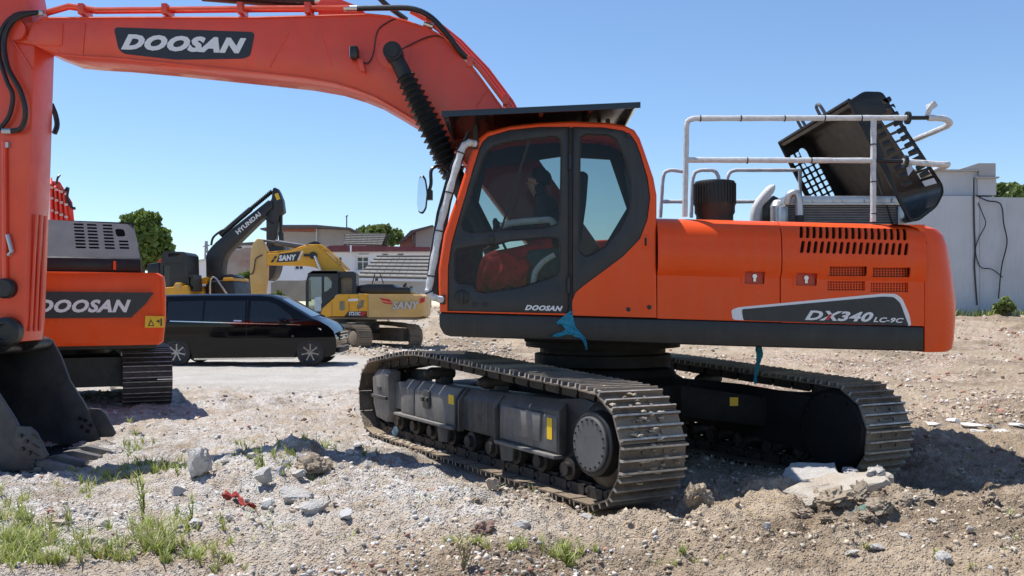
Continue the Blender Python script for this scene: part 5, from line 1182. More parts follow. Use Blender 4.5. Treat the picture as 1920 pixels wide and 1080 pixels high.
# rear block with its own window, farther off to the right (boom-side box)
c4 = PW(e3, 'rear_cab', [(632, 552), (632, 512), (638, 509), (662, 509), (668, 514), (668, 552)], [[(636, 550), (636, 522), (640, 520), (658, 520), (660, 523), (660, 550)]], ys_+.1, .6, cabgrey)
PR(c4, 'window', [(636, 550), (636, 522), (640, 520), (658, 520), (660, 523), (660, 550)], ys_+.4, .008, pmat('hazy_window', (.22, .20, .13), .12, var=.3, scale=3), 0)
hs3 = PR(e3, 'house_panel', [(597, 593), (605, 577), (631, 554), (634, 551), (690, 551), (690, 594)], ys_, 2.6, yel, .03)
for x_ in (622, 654, 672): PR(hs3, 'panel_seam', [(x_, 555 if x_ > 640 else 567), (x_+.7, 555 if x_ > 640 else 567), (x_+.7, 592), (x_, 592)], ys_-.004, .01, darkgap, 0)
PR(hs3, 'vent', rpoly([(637, 565), (646, 564), (647, 580), (641, 583), (636, 580)], 2), ys_-.005, .01, MATS['hazy_window'], 0); PR(hs3, 'vent', rpoly([(676, 563), (683, 562), (681, 576), (670, 580), (669, 574)], 2), ys_-.005, .01, MATS['hazy_window'], 0)
PR(hs3, 'latch', [(656, 569), (664, 569), (664, 576), (656, 576)], ys_-.02, .03, yel, .005); PR(hs3, 'sticker', [(653, 561), (672, 559.5), (672, 564), (653, 565)], ys_-.005, .01, white, 0)
PR(hs3, 'decal', [(645, 593.5), (653, 584), (688, 583.5), (688, 593.5)], ys_-.004, .008, decal, 0); PR(hs3, 'decal_accent', [(677, 585), (687, 585), (682, 592.5), (676, 592.5)], ys_-.010, .004, redprint, 0)
text('ST215C', 'lettering', P(654, 591.5, ys_-.012), (1, 0, 0), (0, 0, 1), 22/FP*ys_, 7/FP*ys_, white, hs3, .1, .05, .006)
m = MB(); m.loft([[Vector((a, b, z_of(py, ys_))) for a, b in ((x_of(690.6, ys_), ys_), (x_of(780-i, ys_), ys_), (x_of(794-i, ys_), ys_+.12), (x_of(798-i, ys_), ys_+.4), (x_of(799-i, ys_), ys_+1.3), (x_of(798-i, ys_), ys_+2.2), (x_of(780-i, ys_), ys_+2.6), (x_of(690.6, ys_), ys_+2.6))] for py, i in ((595, 6), (592, 1), (570, 0), (555, 2), (551, 8))]); cw3 = m.build('counterweight', wornyel, e3, sm=25)
text('SANY', 'lettering', P(736, 580, ys_-.03), (1, 0, 0), (0, 0, 1), 51/FP*ys_, 15/FP*ys_, pmat('chrome_letters', (.5, .5, .48), .3, metal=.6), cw3, .25, .05, .03)
for w in ([(710, 558), (730, 561), (736, 568), (716, 563)], [(714, 565), (736, 569), (734, 571), (720, 569)], [(788, 560), (797, 557), (796, 566), (786, 569)]): PR(cw3, 'decal_wing', w, ys_-.004, .008, redprint, 0)
PR(e3, 'engine_hood', [(672, 550), (672, 535), (690, 532), (735, 532.5), (742, 538), (769, 539), (770, 550)], ys_+.3, 2.0, black, .05)
m = MB(); m.tube([P(698, 532, ys_+.5), P(703, 513, ys_+.5)], .02, 6); m.tube([P(712, 512, ys_+.5), P(719, 532, ys_+.5)], .02, 6); m.tube([P(756, 538, ys_+.5), P(762, 531, ys_+.5)], .05, 8); m.build('rail_post', black, e3, split=True)
m = MB(); m.lathe([(.9, .95), (.9, 1.15), (.8, 1.18), (.1, 1.18)], (x_of(662, 34.9), 34.9, 0), (0, 0, 1), 28); m.lathe([(1.0, .55), (1.0, .9), (.1, .9)], (x_of(662, 34.9), 34.9, 0), (0, 0, 1), 28); m.build('swing_ring', black, e3)
PR(e3, 'deck_frame', [(597, 594.5), (796, 596), (780, 600), (600, 598)], ys_+.05, 2.4, mud, .02)
th3 = R(46)
path3 = track_path(1.75, -1.75, .42, .42, .42, .42, -.3, .92)
M3 = Matrix.Translation((x_of(672, 35.0), 35.0, 0)) @ Matrix(((math.cos(th3), -math.sin(th3), 0, 0), (-math.sin(th3), -math.cos(th3), 0, 0), (0, 0, 1, 0), (0, 0, 0, 1)))
for s in (1, -1):
    Mt = M3 @ Matrix.Translation((0, s*1.15, 0)); make_track(e3, Mt, 44, path3, .6, mud, mud, detail=False)
    m = MB(); m.box(-1.6, 1.5, -.22, .22, .22, .72, Mt); m.lathe([(.05, 0), (.27, 0), (.27, .28), (.05, .28)], Mt @ Vector((1.75, 0, .42)), Mt.to_3x3() @ Vector((0, s, 0)), 20); m.build('track_frame', mud, e3, bev=.02)
# boom, arm
yb3 = ys_+1.0
b3 = PR(e3, 'boom', [(487, 477), (520, 474), (548, 470), (575, 462), (588, 460), (598, 463), (608, 472), (628, 491), (647, 507), (668, 528), (668, 552), (640, 548), (602, 507), (589, 501), (571, 498), (540, 497.5), (487, 496.5)], yb3, .5, yel, .02)
m = MB()
for k in range(3): m.tube([P(577+k*5, 459.5, yb3+.05), P(592+k*5, 459.5, yb3+.05), P(606+k*5, 469, yb3+.05), P(646+k*5, 506, yb3+.05)], .03, 6)
m.tube([P(490, 474, yb3+.1), P(540, 470, yb3+.1), P(575, 460, yb3+.1)], .03, 6); m.build('hydraulic_pipe', yel, b3, split=True)
PR(b3, 'decal', [(518, 492), (524, 476), (564, 471), (556, 490)], yb3-.006, .012, decal, 0); PR(b3, 'decal_slash', [(558, 488), (565, 471), (569, 470.5), (561, 487.5)], yb3-.006, .012, white, 0)
text('SANY', 'lettering', P(523, 489.5, yb3-.012), (1, 0, .05), (-.05, 0, 1), 33/FP*yb3, 11/FP*yb3, white, b3, .2, .06, .006)
for w in ([(507, 492), (511, 486), (516, 486), (512, 492)], [(512, 485), (515, 480), (520, 480), (517, 485)]): PR(b3, 'decal_check', w, yb3-.006, .012, decal, 0)
a3 = PR(e3, 'arm', [(470, 470), (474, 456), (482, 447), (490, 448), (500, 470), (499, 520), (494, 556), (471, 556), (468, 520)], yb3-.02, .42, wornyel, .03)
m = MB(); m.cyl(P(486, 450, yb3+.2), P(520, 455, yb3+.2), .05, n=10); m.cyl(P(516, 454.5, yb3+.2), P(572, 463, yb3+.2), .11, n=14); m.build('arm_cylinder', pmat('grey_cylinder', (.10, .10, .11), .35, metal=.5), b3)
m = MB(); m.tube(spline([P(492, 478, yb3-.05), P(480, 485, yb3-.08), P(477, 500, yb3-.08), P(474, 512, yb3-.05), P(468, 514, yb3-.03)], 4), .022, 6); m.build('hose', hose, a3)
m = MB(); m.cyl(P(590, 480, yb3-.12), P(601, 507, yb3-.12), .05, n=10); m.build('lift_cylinder_rod', silver, b3)
m = MB(); m.lathe([(.02, 0), (.14, 0), (.14, .12), (.02, .12)], P(588, 479, yb3), (0, -1, 0), 14); m.box(x_of(570, yb3), x_of(584, yb3), yb3-.08, yb3, z_of(481, yb3), z_of(476, yb3)); m.build('pin', black, b3)
PR(e3, 'hydraulic_block', rpoly([(572, 462), (578, 456), (590, 452), (598, 454), (606, 464), (590, 459)], 2), yb3+.1, .3, black, .02)
# ------------------------------------------------------------------ black-boomed excavator
yh = 40.0
dkb = pmat('satin_black_boom', (.018, .019, .021), .4, var=.2, dust=.2, dustcol=(.05, .048, .045), scale=2)
e4 = thing('excavator', 'excavator with raised black boom and lettering, standing behind the van', 'excavator', (x_of(405, yh), yh+1, zbase(x_of(405, yh), yh)))
b4 = PR(e4, 'boom', [(387, 560), (386, 500), (385.5, 483), (389, 472), (396, 463), (404.5, 454), (435.5, 428), (493, 383), (503, 375), (511, 378), (511, 390), (502, 398), (449, 450), (427, 472), (420, 484), (417, 500), (415.5, 521), (417, 560)], yh, .7, dkb, .03)
text('HYUNDAI', 'lettering', P(446.5, 440, yh-.012), (44, 0, 37), (-37, 0, 44), 57/FP*yh, 8.5/FP*yh, white, b4, 0, .04, .01)
a4 = PR(e4, 'arm', [(511, 354), (514, 351), (519, 353), (523, 360), (529, 375), (532, 397), (523, 404), (517, 440), (513, 474), (499, 474), (499, 405), (505, 380), (509, 372)], yh+.08, .5, dkb, .03)
PR(a4, 'sticker', [(514.5, 364), (521, 361.5), (525.5, 373), (519, 375.5)], yh+.07, .012, yellowst, 0)
m = MB(); m.cyl(P(413, 441, yh+.3), P(470, 392, yh+.3), .12, n=12); m.build('arm_cylinder', dkb, b4)
prof = [(.02, 0)]
a = P(470, 392, yh+.3); e = P(511, 358, yh+.3); L = (e-a).length
for k in range(14): prof += [(.075, L*k/14), (.115, L*(k+.5)/14)]
m = MB(); m.lathe(prof+[(.02, L)], a, e-a, 10); m.build('cylinder_bellows', rubber, b4)
m = MB(); m.tube(spline([P(396, 460, yh+.2), P(400, 445, yh+.2), P(415, 433, yh+.2), P(425, 430, yh+.2)], 4), .05, 6); m.tube(spline([P(500, 398, yh-.05), P(497, 408, yh-.1), P(505, 416, yh-.1), P(513, 418, yh-.02)], 4), .03, 6); m.build('hose', hose, b4, split=True)
m = MB(); m.cyl(P(527, 400, yh+.3), P(527, 440, yh+.3), .07, n=10); m.cyl(P(527, 436, yh+.3), P(528, 458, yh+.3), .11, n=10); m.build('bucket_cylinder', dkb, a4)
PR(e4, 'bucket', rpoly([(497, 470), (531, 452), (533, 470), (520, 488), (518, 504), (512, 520), (503, 527), (496, 524), (494, 500)], 4), yh-.2, 1.1, dkb, .04)
PR(e4, 'house', [(384, 560), (386, 528), (436, 524), (443, 560)], yh-.4, 2.6, dkb, .04); PR(e4, 'side_cover', [(368, 532), (372, 522), (386, 519), (386, 533)], yh-.6, 2.4, yel, .03); PR(e4, 'side_cover', [(417, 527), (418, 521), (436, 520), (438, 526)], yh-.5, 2.4, yel, .03)
PR(e4, 'engine_cover', rpoly([(412, 520), (416, 515), (434, 514), (440, 519)], 2), yh-.3, 1.6, black, .03); PR(e4, 'house_base', [(362, 575), (362, 532), (446, 556), (446, 575)], yh-.2, 2.6, dkb, .03)
m = MB(); m.tube(spline([P(394, 556, yh-.7), P(394, 530, yh-.7), P(397, 521.5, yh-.7), P(404, 521.5, yh-.7), P(414, 535, yh-.7), P(427, 553, yh-.7)], 4), .045, 8); m.build('handrail', silver, e4)
zz = float(zbase(x_of(405, yh), yh+1))
for s in (0, 1):
    Mt = Matrix.Translation((x_of(405, yh), yh+.0+s*2.3, zz)); make_track(e4, Mt, 40, path3, .6, mud, mud, detail=False); m = MB(); m.box(-1.6, 1.6, -.2, .2, .2, .8, Mt); m.build('track_frame', black, e4)
m = MB(); m.box(x_of(375, yh), x_of(435, yh), yh-.1, yh+2.2, zz+.5, zz+1.1); m.build('car_body', black, e4)
# ------------------------------------------------------------------ yellow excavator half hidden at the left
yq = 38.0
e5 = thing('excavator', 'yellow excavator with black guarded cab, half hidden by the orange counterweight', 'excavator', (x_of(325, yq), yq+1, float(zbase(x_of(325, yq), yq))))
c5 = PW(e5, 'cab', rpoly([(300, 545), (300, 494), (304, 491), (352, 491), (352, 545)], 2), [[(306, 536), (306, 498), (318, 498), (318, 536)]], yq, 1.2, black)
PR(c5, 'window', [(306, 536), (306, 498), (318, 498), (318, 536)], yq+.05, .01, MATS['hazy_window'] if False else vglass, 0)
m = MB()
PW(c5, 'roof_guard', rpoly([(303, 493), (304, 474), (309, 471), (345, 472), (351, 478), (352, 520), (344, 520), (343, 493)], 3), [[(315, 481), (316, 475), (337, 475.5), (338, 481)]], yq-.1, 1.4, black)
PR(e5, 'engine_block', [(276, 520), (276, 495), (298, 492), (300, 520)], yq+.3, 1.2, black, .03); PR(c5, 'lamp_beacon', [(296, 492), (298, 486), (302, 486), (303, 492)], yq, .2, redprint, .02)
PR(e5, 'house', [(286, 565), (286, 540), (325, 538), (328, 530), (339, 530), (341, 538), (349, 534), (356, 553), (400, 553), (400, 565)], yq-.5, 2.4, yel, .04)
PR(e5, 'step_box', rpoly([(329.5, 542), (329.5, 532), (337, 532), (337, 542)], 1), yq-.53, .02, wornyel, .005)
c6 = PW(e5, 'front_cab', [(352, 546), (352, 515), (364, 515), (366, 546)], [[(354, 542), (354, 519), (362, 519), (363, 542)]], yq-.2, .9, black); PR(c6, 'window', [(354, 542), (354, 519), (362, 519), (363, 542)], yq-.1, .01, clear, 0)
m = MB()
for px in (359, 369.5): m.tube([P(px, 545, yq+1.5), P(px, 504 if px < 365 else 502, yq+1.5)], .045, 6)
m.build('rail_post', pmat('dull_post', (.25, .25, .25), .5), e5, split=True)
zz = float(zbase(x_of(325, yq), yq+1))
for s in (0, 1): Mt = Matrix.Translation((x_of(325, yq), yq+s*2.2-.1, zz)); make_track(e5, Mt, 40, path3, .6, mud, mud, detail=False); m = MB(); m.box(-1.6, 1.6, -.2, .2, .2, .8, Mt); m.build('track_frame', black, e5)
m = MB(); m.box(x_of(300, yq), x_of(370, yq), yq, yq+2, zz+.4, zz+1.0); m.build('car_body', black, e5)
# ------------------------------------------------------------------ buildings behind the yard
render = pmat('pale_render', (.66, .67, .69), .9, var=.06, dust=.35, dustcol=(.48, .47, .46), scale=.6)
whitew = pmat('white_render', (.78, .80, .83), .9, var=.05, dust=.25, dustcol=(.6, .61, .62), scale=.5, streak=.35, streakcol=(.5, .5, .5))
tanw = pmat('tan_render', (.38, .34, .31), .9, var=.08, dust=.3, dustcol=(.24, .22, .2), scale=.5)
concrete = pmat('weathered_concrete', (.42, .42, .42), .9, var=.1, dust=.5, dustcol=(.33, .32, .31), scale=.7, bump=.3)
roofgrey = pmat('grey_roof_sheet', (.15, .148, .14), .8, var=.2, dust=.4, dustcol=(.27, .25, .22), scale=1.2)
maroon = pmat('maroon_roof', (.17, .045, .055), .7, var=.2, dust=.3, dustcol=(.25, .14, .13), scale=1.5)
darkroof = pmat('dark_slab_edge', (.10, .09, .088), .8, var=.15)
winm = pmat('dark_window_pane', (.035, .045, .05), .08, var=.3, rvar=.02)
def brickmat(name, a, b, mortar, sc=3.2):
    m = bpy.data.materials.new(name); m.use_nodes = True; n = m.node_tree.nodes; l = m.node_tree.links
    g = n.new('ShaderNodeNewGeometry'); sp = n.new('ShaderNodeSeparateXYZ'); cm = n.new('ShaderNodeCombineXYZ'); l.new(g.outputs['Position'], sp.inputs[0]); l.new(sp.outputs[0], cm.inputs[0]); l.new(sp.outputs[2], cm.inputs[1])
    t = n.new('ShaderNodeTexBrick'); l.new(cm.outputs[0], t.inputs['Vector']); t.inputs['Scale'].default_value = sc
    for k, c in (('Color1', a), ('Color2', b), ('Mortar', mortar)): t.inputs[k].default_value = (*c, 1)
    nz = n.new('ShaderNodeTexNoise'); nz.inputs['Scale'].default_value = 1.1; nz.inputs['Detail'].default_value = 6; l.new(g.outputs['Position'], nz.inputs['Vector'])
    mr = n.new('ShaderNodeMapRange'); mr.inputs[1].default_value = .4; mr.inputs[2].default_value = .65; l.new(nz.outputs[0], mr.inputs[0])
    mx = n.new('ShaderNodeMix'); mx.data_type = 'RGBA'; l.new(mr.outputs[0], mx.inputs[0]); l.new(t.outputs[0], mx.inputs[6]); mx.inputs[7].default_value = (*mortar, 1)
    l.new(mx.outputs[2], n['Principled BSDF'].inputs['Base Color']); n['Principled BSDF'].inputs['Roughness'].default_value = .95; return m
brickr = brickmat('red_brick', (.36, .11, .065), (.27, .08, .05), (.26, .16, .13)); brickt = brickmat('old_pinkish_brick', (.40, .25, .19), (.32, .19, .15), (.42, .36, .31))
def building(name, label, cat, outline, Y, depth, mat, wins=(), roof=None, wallname='wall'):
    zb = z_of(max(b for a, b in outline), Y)
    t = thing(name, label, cat, (x_of(sum(a for a, b in outline)/len(outline), Y), Y+depth/2, zb))
    m = MB(); holes = [[xz(a, b, Y) for a, b in ((w[0], w[2]), (w[1], w[2]), (w[1], w[3]), (w[0], w[3]))] for w in wins]
    m.plate([xz(a, b, Y) for a, b in outline], holes, Y, .25); wo = m.build(wallname, mat, t)
    m = MB(); c = Vector((sum(xz(a, b, Y)[0] for a, b in outline)/len(outline), sum(xz(a, b, Y)[1] for a, b in outline)/len(outline)))
    m.prism([Vector((xz(a, b, Y)[0], Y+.27, xz(a, b, Y)[1])) for a, b in outline], (0, depth-.27, 0)); m.build('wall', mat, t)
    for w in wins:
        x0, x1, z0, z1 = x_of(w[0], Y), x_of(w[1], Y), z_of(w[3], Y), z_of(w[2], Y); nx = w[4] if len(w) > 4 else 2; nz = w[5] if len(w) > 5 else 1
        m = MB(); f = .06
        m.box(x0, x1, Y+.16, Y+.20, z0, z0+f); m.box(x0, x1, Y+.16, Y+.20, z1-f, z1); m.box(x0, x0+f, Y+.161, Y+.199, z0+f, z1-f); m.box(x1-f, x1, Y+.161, Y+.199, z0+f, z1-f)
        for k in range(1, nx): x = x0+(x1-x0)*k/nx; m.box(x-f/2, x+f/2, Y+.162, Y+.198, z0+f, z1-f)
        for k in range(1, nz): z = z0+(z1-z0)*k/nz+.12; m.box(x0+f, x1-f, Y+.163, Y+.197, z-f/2, z+f/2)
        wf = m.build('window', whitew, t)
        for i in range(nx):
            for j in range(nz):
                m = MB(); m.box(x0+(x1-x0)*i/nx+.02, x0+(x1-x0)*(i+1)/nx-.02, Y+.175, Y+.185, z0+(z1-z0)*j/nz+.02, z0+(z1-z0)*(j+1)/nz-.02); m.build('pane', winm, wf)
    return t
# long white block with the maroon roof edge
b = building('white_building', 'long white building with maroon roof edge behind the yellow excavator', 'building', [(495, 560), (495, 500), (600, 472), (640, 471.5), (806, 471.5), (806, 560)], 62, 8, whitew,
             [(668.5, 691, 481, 507, 2, 2), (628, 641, 481, 500, 2, 1), (552, 568, 497.5, 505.5, 2, 1), (673, 692, 474, 477.5, 1, 1), (716, 728, 474.5, 479.5, 1, 1), (745, 757, 474.5, 479.5, 1, 1)])
PR(b, 'roof_fascia', [(600, 472), (618, 460.5), (640, 460), (806, 463), (806, 471)], 61.6, 8.4, maroon, 0)
m = MB(); m.cyl(P(658, 460, 61.5), P(658, 473, 61.5), .06, n=8); m.cyl(P(664, 473, 61.9), P(664, 520, 61.9), .05, n=8); m.build('downpipe', whitew, b, split=True)
PR(b, 'cornice', [(602, 471.5), (806, 471.5), (806, 473.5), (602, 473.5)], 61.75, .24, render, 0)
# grey-brown flat-roofed house behind
b = building('flat_roofed_house', 'grey brown house with overhanging flat roof slab and a brick band', 'house', [(528, 480), (528, 427), (654, 431), (654, 480)], 75, 9, tanw)
PR(b, 'roof_slab', [(487, 428), (530, 421.5), (593, 421.5), (657, 427), (658, 430), (593, 426), (530, 427), (489, 431)], 73.6, 11, darkroof, 0); PR(b, 'brick_band', [(530, 427.2), (592, 426.4), (592, 435), (530, 434)], 74.8, .2, brickr, 0); PR(b, 'corner_post', [(592.3, 427), (593.6, 427), (593.6, 470), (592.3, 470)], 74.7, .3, render, 0)
# open-sided sheds with sheet roofs
def shed(label, quad, Y, dy, n, mat, post=None):
    A, B, C_, D = [P(a, b, Y+(dy if i < 2 else 0)) for i, (a, b) in enumerate(quad)]     # back left, back right, front right, front left
    t = thing('shed_roof', label, 'shed', ((A.x+C_.x)/2, Y+dy/2, float(zbase(A.x, Y)) if post is None else z_of(post, Y)))
    for k in range(n):
        a, b = A.lerp(B, k/n), A.lerp(B, (k+.94)/n); c, d = D.lerp(C_, (k+.94)/n), D.lerp(C_, k/n); up_ = Vector((0, 0, .05))
        m = MB(); m.loft([[a, b, b+up_, a+up_], [d, c, c+up_, d+up_]]); m.build('roof_sheet', mat, t)
    for k in range(7):
        a = A.lerp(D, k/6); b = B.lerp(C_, k/6); m = MB(); m.tube([a+Vector((0, 0, .09)), b+Vector((0, 0, .09))], .05, 5); m.build('batten', darkroof, t)
    for q in (C_, D, A, B): m = MB(); m.box(q.x-.08, q.x+.08, q.y-.08, q.y+.08, float(zbase(q.x, q.y))-.3, q.z); m.build('post', darkroof, t)
    return t
shed('grey sheet roofed shed in front of the maroon roofed building', [(706, 483), (806, 483), (806, 524), (668, 521)], 50, 5, 9, roofgrey)
shed('small grey sheet roof beside the flat roofed house', [(648, 440), (724, 441), (716, 461), (645, 459)], 68, 4, 7, roofgrey)
building('low_wall_building', 'low white wall under the grey sheet roofed shed', 'wall', [(672, 560), (672, 526), (806, 528), (806, 560)], 51.5, 1.5, render, [(757, 775, 535, 545, 2, 1)])
# brick house at the right
b = building('brick_house', 'red brick house with grey gable wall and sloping roof beside the cab', 'house', [(748, 490), (750, 452), (772, 436), (779, 434), (779, 490)], 72, 7, brickr, [(772.5, 778, 441, 455, 1, 1)])
PR(b, 'gable_wall', [(779.2, 490), (779.2, 433), (812, 424), (812, 490)], 71.6, 7.2, tanw, 0); PR(b, 'roof', [(747, 455), (770, 432), (811, 421.5), (812, 424), (778, 434), (752, 454)], 71.0, 8, darkroof, 0)
# old brick wall, low sheds, concrete wall at the left
def ruin(name, label, outline, Y, th, mat, cat='wall'):
    m = MB(); m.prism([P(a, b, Y) for a, b in outline], (0, th, 0)); c = P(sum(a for a, b in outline)/len(outline), max(b for a, b in outline), Y); return single(m, name, mat, label, cat, (c.x, Y+th/2, c.z))
ruin('brick_wall', 'broken pinkish brick wall between the black boom and the yellow arm', [(408, 560), (408, 500), (416, 490), (424, 474), (434, 468), (448, 468), (462, 464), (472, 465), (480, 480), (482, 560)], 56, .5, brickt)
b = building('grey_house', 'small grey house with flat roof seen behind the black boom', 'house', [(432, 500), (432, 460), (478, 460), (478, 500)], 80, 6, render, [(440, 454, 460.5, 467, 1, 1)]); PR(b, 'roof_slab', [(428, 457), (482, 453), (482, 457), (428, 460)], 79, 8, darkroof, 0)
b = building('white_shed', 'pale low building with sloping roof behind the guarded cab', 'building', [(340, 560), (340, 494), (400, 484), (412, 486), (412, 560)], 70, 8, whitew); PR(b, 'roof', [(338, 493), (398, 482.5), (414, 485), (414, 487), (398, 485), (338, 495.5)], 69.5, 9, render, 0)
b = ruin('concrete_wall', 'stained low concrete wall below the yellow boom', [(508, 565), (508, 530), (520, 526), (566, 526), (580, 524), (581, 565)], 52, .4, pmat('stained_concrete', (.36, .33, .28), .9, var=.2, dust=.6, dustcol=(.26, .23, .19), scale=1))
ruin('white_wall', 'white painted low wall behind the brick ruin', [(404, 560), (404, 512), (440, 512), (470, 515), (508, 520), (508, 560)], 58.5, .4, whitew)
# antenna and lattice mast
m = MB(); m.tube([P(650, 428, 74), P(650, 404, 74)], .05, 6); m.tube([P(648, 406, 74), P(653, 404, 74)], .04, 5); single(m, 'antenna', darkroof, 'thin antenna pole on the flat roofed house', 'antenna', P(650, 428, 74))
m = MB()
for k in range(5): m.tube([P(384+k % 2*5, 492-k*8, 95), P(389-k % 2*5, 484-k*8, 95)], .08, 4)
m.tube([P(384, 495, 95), P(385.5, 452, 95)], .09, 4); m.tube([P(390, 495, 95), P(388, 452, 95)], .09, 4); m.tube([P(380, 462, 95), P(393, 460, 95)], .08, 4); single(m, 'lattice_mast', pmat('mast_grey', (.35, .37, .4), .6), 'small grey lattice mast behind the black boom', 'mast', P(387, 495, 95))
# ------------------------------------------------------------------ concrete building at the right edge
yw = 40
wallm = pmat('grey_painted_concrete', (.50, .525, .56), .9, var=.07, dust=.5, dustcol=(.40, .41, .42), scale=.45, bump=.2, streak=.45, streakcol=(.32, .32, .32))
b = thing('concrete_building', 'grey concrete wall and block with cables at the far right behind the counterweight', 'building', (x_of(1840, yw), yw+3, 1.2))
PR(b, 'wall', [(1690, 600), (1690, 367), (1836, 367), (1836, 600)], yw, 5, wallm, 0); PR(b, 'wall', [(1836.5, 600), (1836.5, 369), (1990, 372), (2400, 376), (2400, 600)], yw+.12, 5, wallm, 0)
PR(b, 'upper_wall', [(1690, 366.4), (1690, 321), (1833, 321), (1833, 366.4)], yw+.3, 4, wallm, 0); PR(b, 'parapet', [(1686, 320.4), (1686, 317.5), (1836, 317.5), (1836, 320.4)], yw+.1, 4.4, concrete, 0)
PR(b, 'chimney_block', [(1833.5, 366), (1833.5, 331), (1868, 331), (1868, 366)], yw+.2, 3, wallm, 0); PR(b, 'block_cap', [(1800, 317), (1835, 306), (1867, 306), (1867, 330.5), (1836, 330.5), (1836, 317)], yw+.15, 3, concrete, 0); PR(b, 'ledge', [(1830, 331), (1874, 331), (1874, 334), (1830, 334)], yw+.05, .3, concrete, 0)
m = MB()
m.tube(spline([P(1826, 334, yw-.05), P(1826, 400, yw-.04), P(1828, 470, yw-.04), P(1827, 500, yw-.04), P(1832, 572, yw-.04)], 5), .035, 5)
m.tube(spline([P(1830, 366, yw-.05), P(1850, 376, yw-.05), P(1876, 383, yw-.05), P(1882, 420, yw-.05), P(1888, 455, yw-.05), P(1878, 500, yw-.05), P(1872, 560, yw-.05)], 6), .03, 5)
m.tube(spline([P(1834, 380, yw-.05), P(1842, 400, yw-.05), P(1848, 420, yw-.05), P(1836, 445, yw-.05), P(1829, 470, yw-.05), P(1838, 500, yw-.05), P(1860, 505, yw-.05), P(1880, 520, yw-.05)], 6), .022, 5)
m.build('cable', hose, b, split=True)
# ------------------------------------------------------------------ trees
barkm = pmat('bark', (.10, .075, .055), .95, var=.3, scale=6, bump=.5)
def leafmat(name, a, b):
    m = bpy.data.materials.new(name); m.use_nodes = True; n = m.node_tree.nodes; l = m.node_tree.links; bs = n['Principled BSDF']
    at = n.new('ShaderNodeAttribute'); at.attribute_name = 'tone'; mx = n.new('ShaderNodeMix'); mx.data_type = 'RGBA'; l.new(at.outputs['Fac'], mx.inputs[0]); mx.inputs[6].default_value = (*a, 1); mx.inputs[7].default_value = (*b, 1)
    l.new(mx.outputs[2], bs.inputs['Base Color']); bs.inputs['Roughness'].default_value = .55
    tr = n.new('ShaderNodeBsdfTranslucent'); l.new(mx.outputs[2], tr.inputs[0]); ms = n.new('ShaderNodeMixShader'); ms.inputs[0].default_value = .3; l.new(bs.outputs[0], ms.inputs[1]); l.new(tr.outputs[0], ms.inputs[2]); l.new(ms.outputs[0], n['Material Output'].inputs[0]); return m
leafg = leafmat('broad_leaves', (.06, .11, .02), (.20, .28, .06)); leafp = leafmat('pale_leaves', (.09, .13, .035), (.20, .26, .08))
def quads_mesh(name, cen, ax, bx, tone, mat):
    N = len(cen); v = np.stack([cen-ax-bx, cen+ax-bx*.6, cen+ax*.7+bx, cen-ax+bx*.8], 1).reshape(-1, 3)
    me = bpy.data.meshes.new(name); me.vertices.add(N*4); me.vertices.foreach_set('co', v.ravel().astype(np.float32)); me.loops.add(N*4); me.loops.foreach_set('vertex_index', np.arange(N*4, dtype=np.int32)); me.polygons.add(N); me.polygons.foreach_set('loop_start', np.arange(0, N*4, 4, dtype=np.int32)); me.update(calc_edges=True)
    a = me.attributes.new('tone', 'FLOAT', 'POINT'); a.data.foreach_set('value', np.repeat(tone, 4).astype(np.float32)); me.materials.append(mat); return me
def tree(label, px, pytop, pybase, wpx, Y, nleaf, mat, lobes=26, leaf=.16, ground=None):
    top = P(px, pytop, Y); base = Vector((top.x, Y, float(zbase(top.x, Y)) if ground is None else ground)); W_ = wpx/FP*Y/2; Hc = (top.z-z_of(pybase, Y))/2
    t = thing('tree', label, 'tree', base); cc = Vector((top.x, Y, top.z-Hc)); m = MB()
    h0 = cc.z-Hc*.5-base.z
    m.tube([base, base+Vector((.08, 0, h0*.5)), base+Vector((.02, .1, h0)), cc+Vector((0, 0, Hc*.5))], [.22, .17, .13, .04], 8)
    r = np.random.default_rng(int(px)); cs = []; n = 0
    for k in range(lobes):
        d = r.normal(size=3); d /= np.linalg.norm(d); rad = .5+.42*r.random(); c = np.array(cc)+d*np.array([W_, W_*.9, Hc])*rad; cs.append((c, (.22+.20*r.random())*min(W_, Hc)*1.15))
        if k < 8: m.tube([base+Vector((.03, .05, h0*(.7+.3*r.random()))), cc.lerp(Vector(c), .4), Vector(c)], [.08, .05, .015], 5)
    m.build('trunk', barkm, t)
    cen = []; tone = []
    for c, rd in cs:
        q = r.normal(size=(nleaf//lobes, 3)); q /= np.linalg.norm(q, axis=1)[:, None]; rr = rd*(.55+.5*r.random(len(q))**.5)[:, None]; cen.append(c+q*rr); tone.append(np.clip(.25+.35*r.random()+.35*r.random(len(q)), 0, 1))
    cen = np.concatenate(cen); tone = np.concatenate(tone); N = len(cen)
    a = r.normal(size=(N, 3)); a /= np.linalg.norm(a, axis=1)[:, None]; b_ = np.cross(a, r.normal(size=(N, 3))); b_ /= np.linalg.norm(b_, axis=1)[:, None]; s = leaf*(.6+.8*r.random(N))[:, None]
    me = quads_mesh('crown', cen-np.array(base), a*s, b_*s*.7, tone, mat); o = bpy.data.objects.new('crown', me); C.objects.link(o); o.parent = t
    return t
tree('dark green broadleaf tree above the grey louvred hood', 264, 399, 505, 98, 48, 8000, leafg, 34, .13)
tree('pale green tree above the small grey sheet roof', 712, 421, 470, 92, 92, 5200, leafp, 20, .26)
tree('pale green treetop just behind the flat roof slab', 652, 431, 460, 22, 95, 1200, leafp, 8, .2)
tree('green treetops rising over the concrete wall at the right', 1925, 345, 400, 150, 60, 5000, leafp, 22, .2)
tree('young bushy tree beside the worn yellow arm', 459, 507, 560, 34, 50, 2600, leafg, 12, .12)
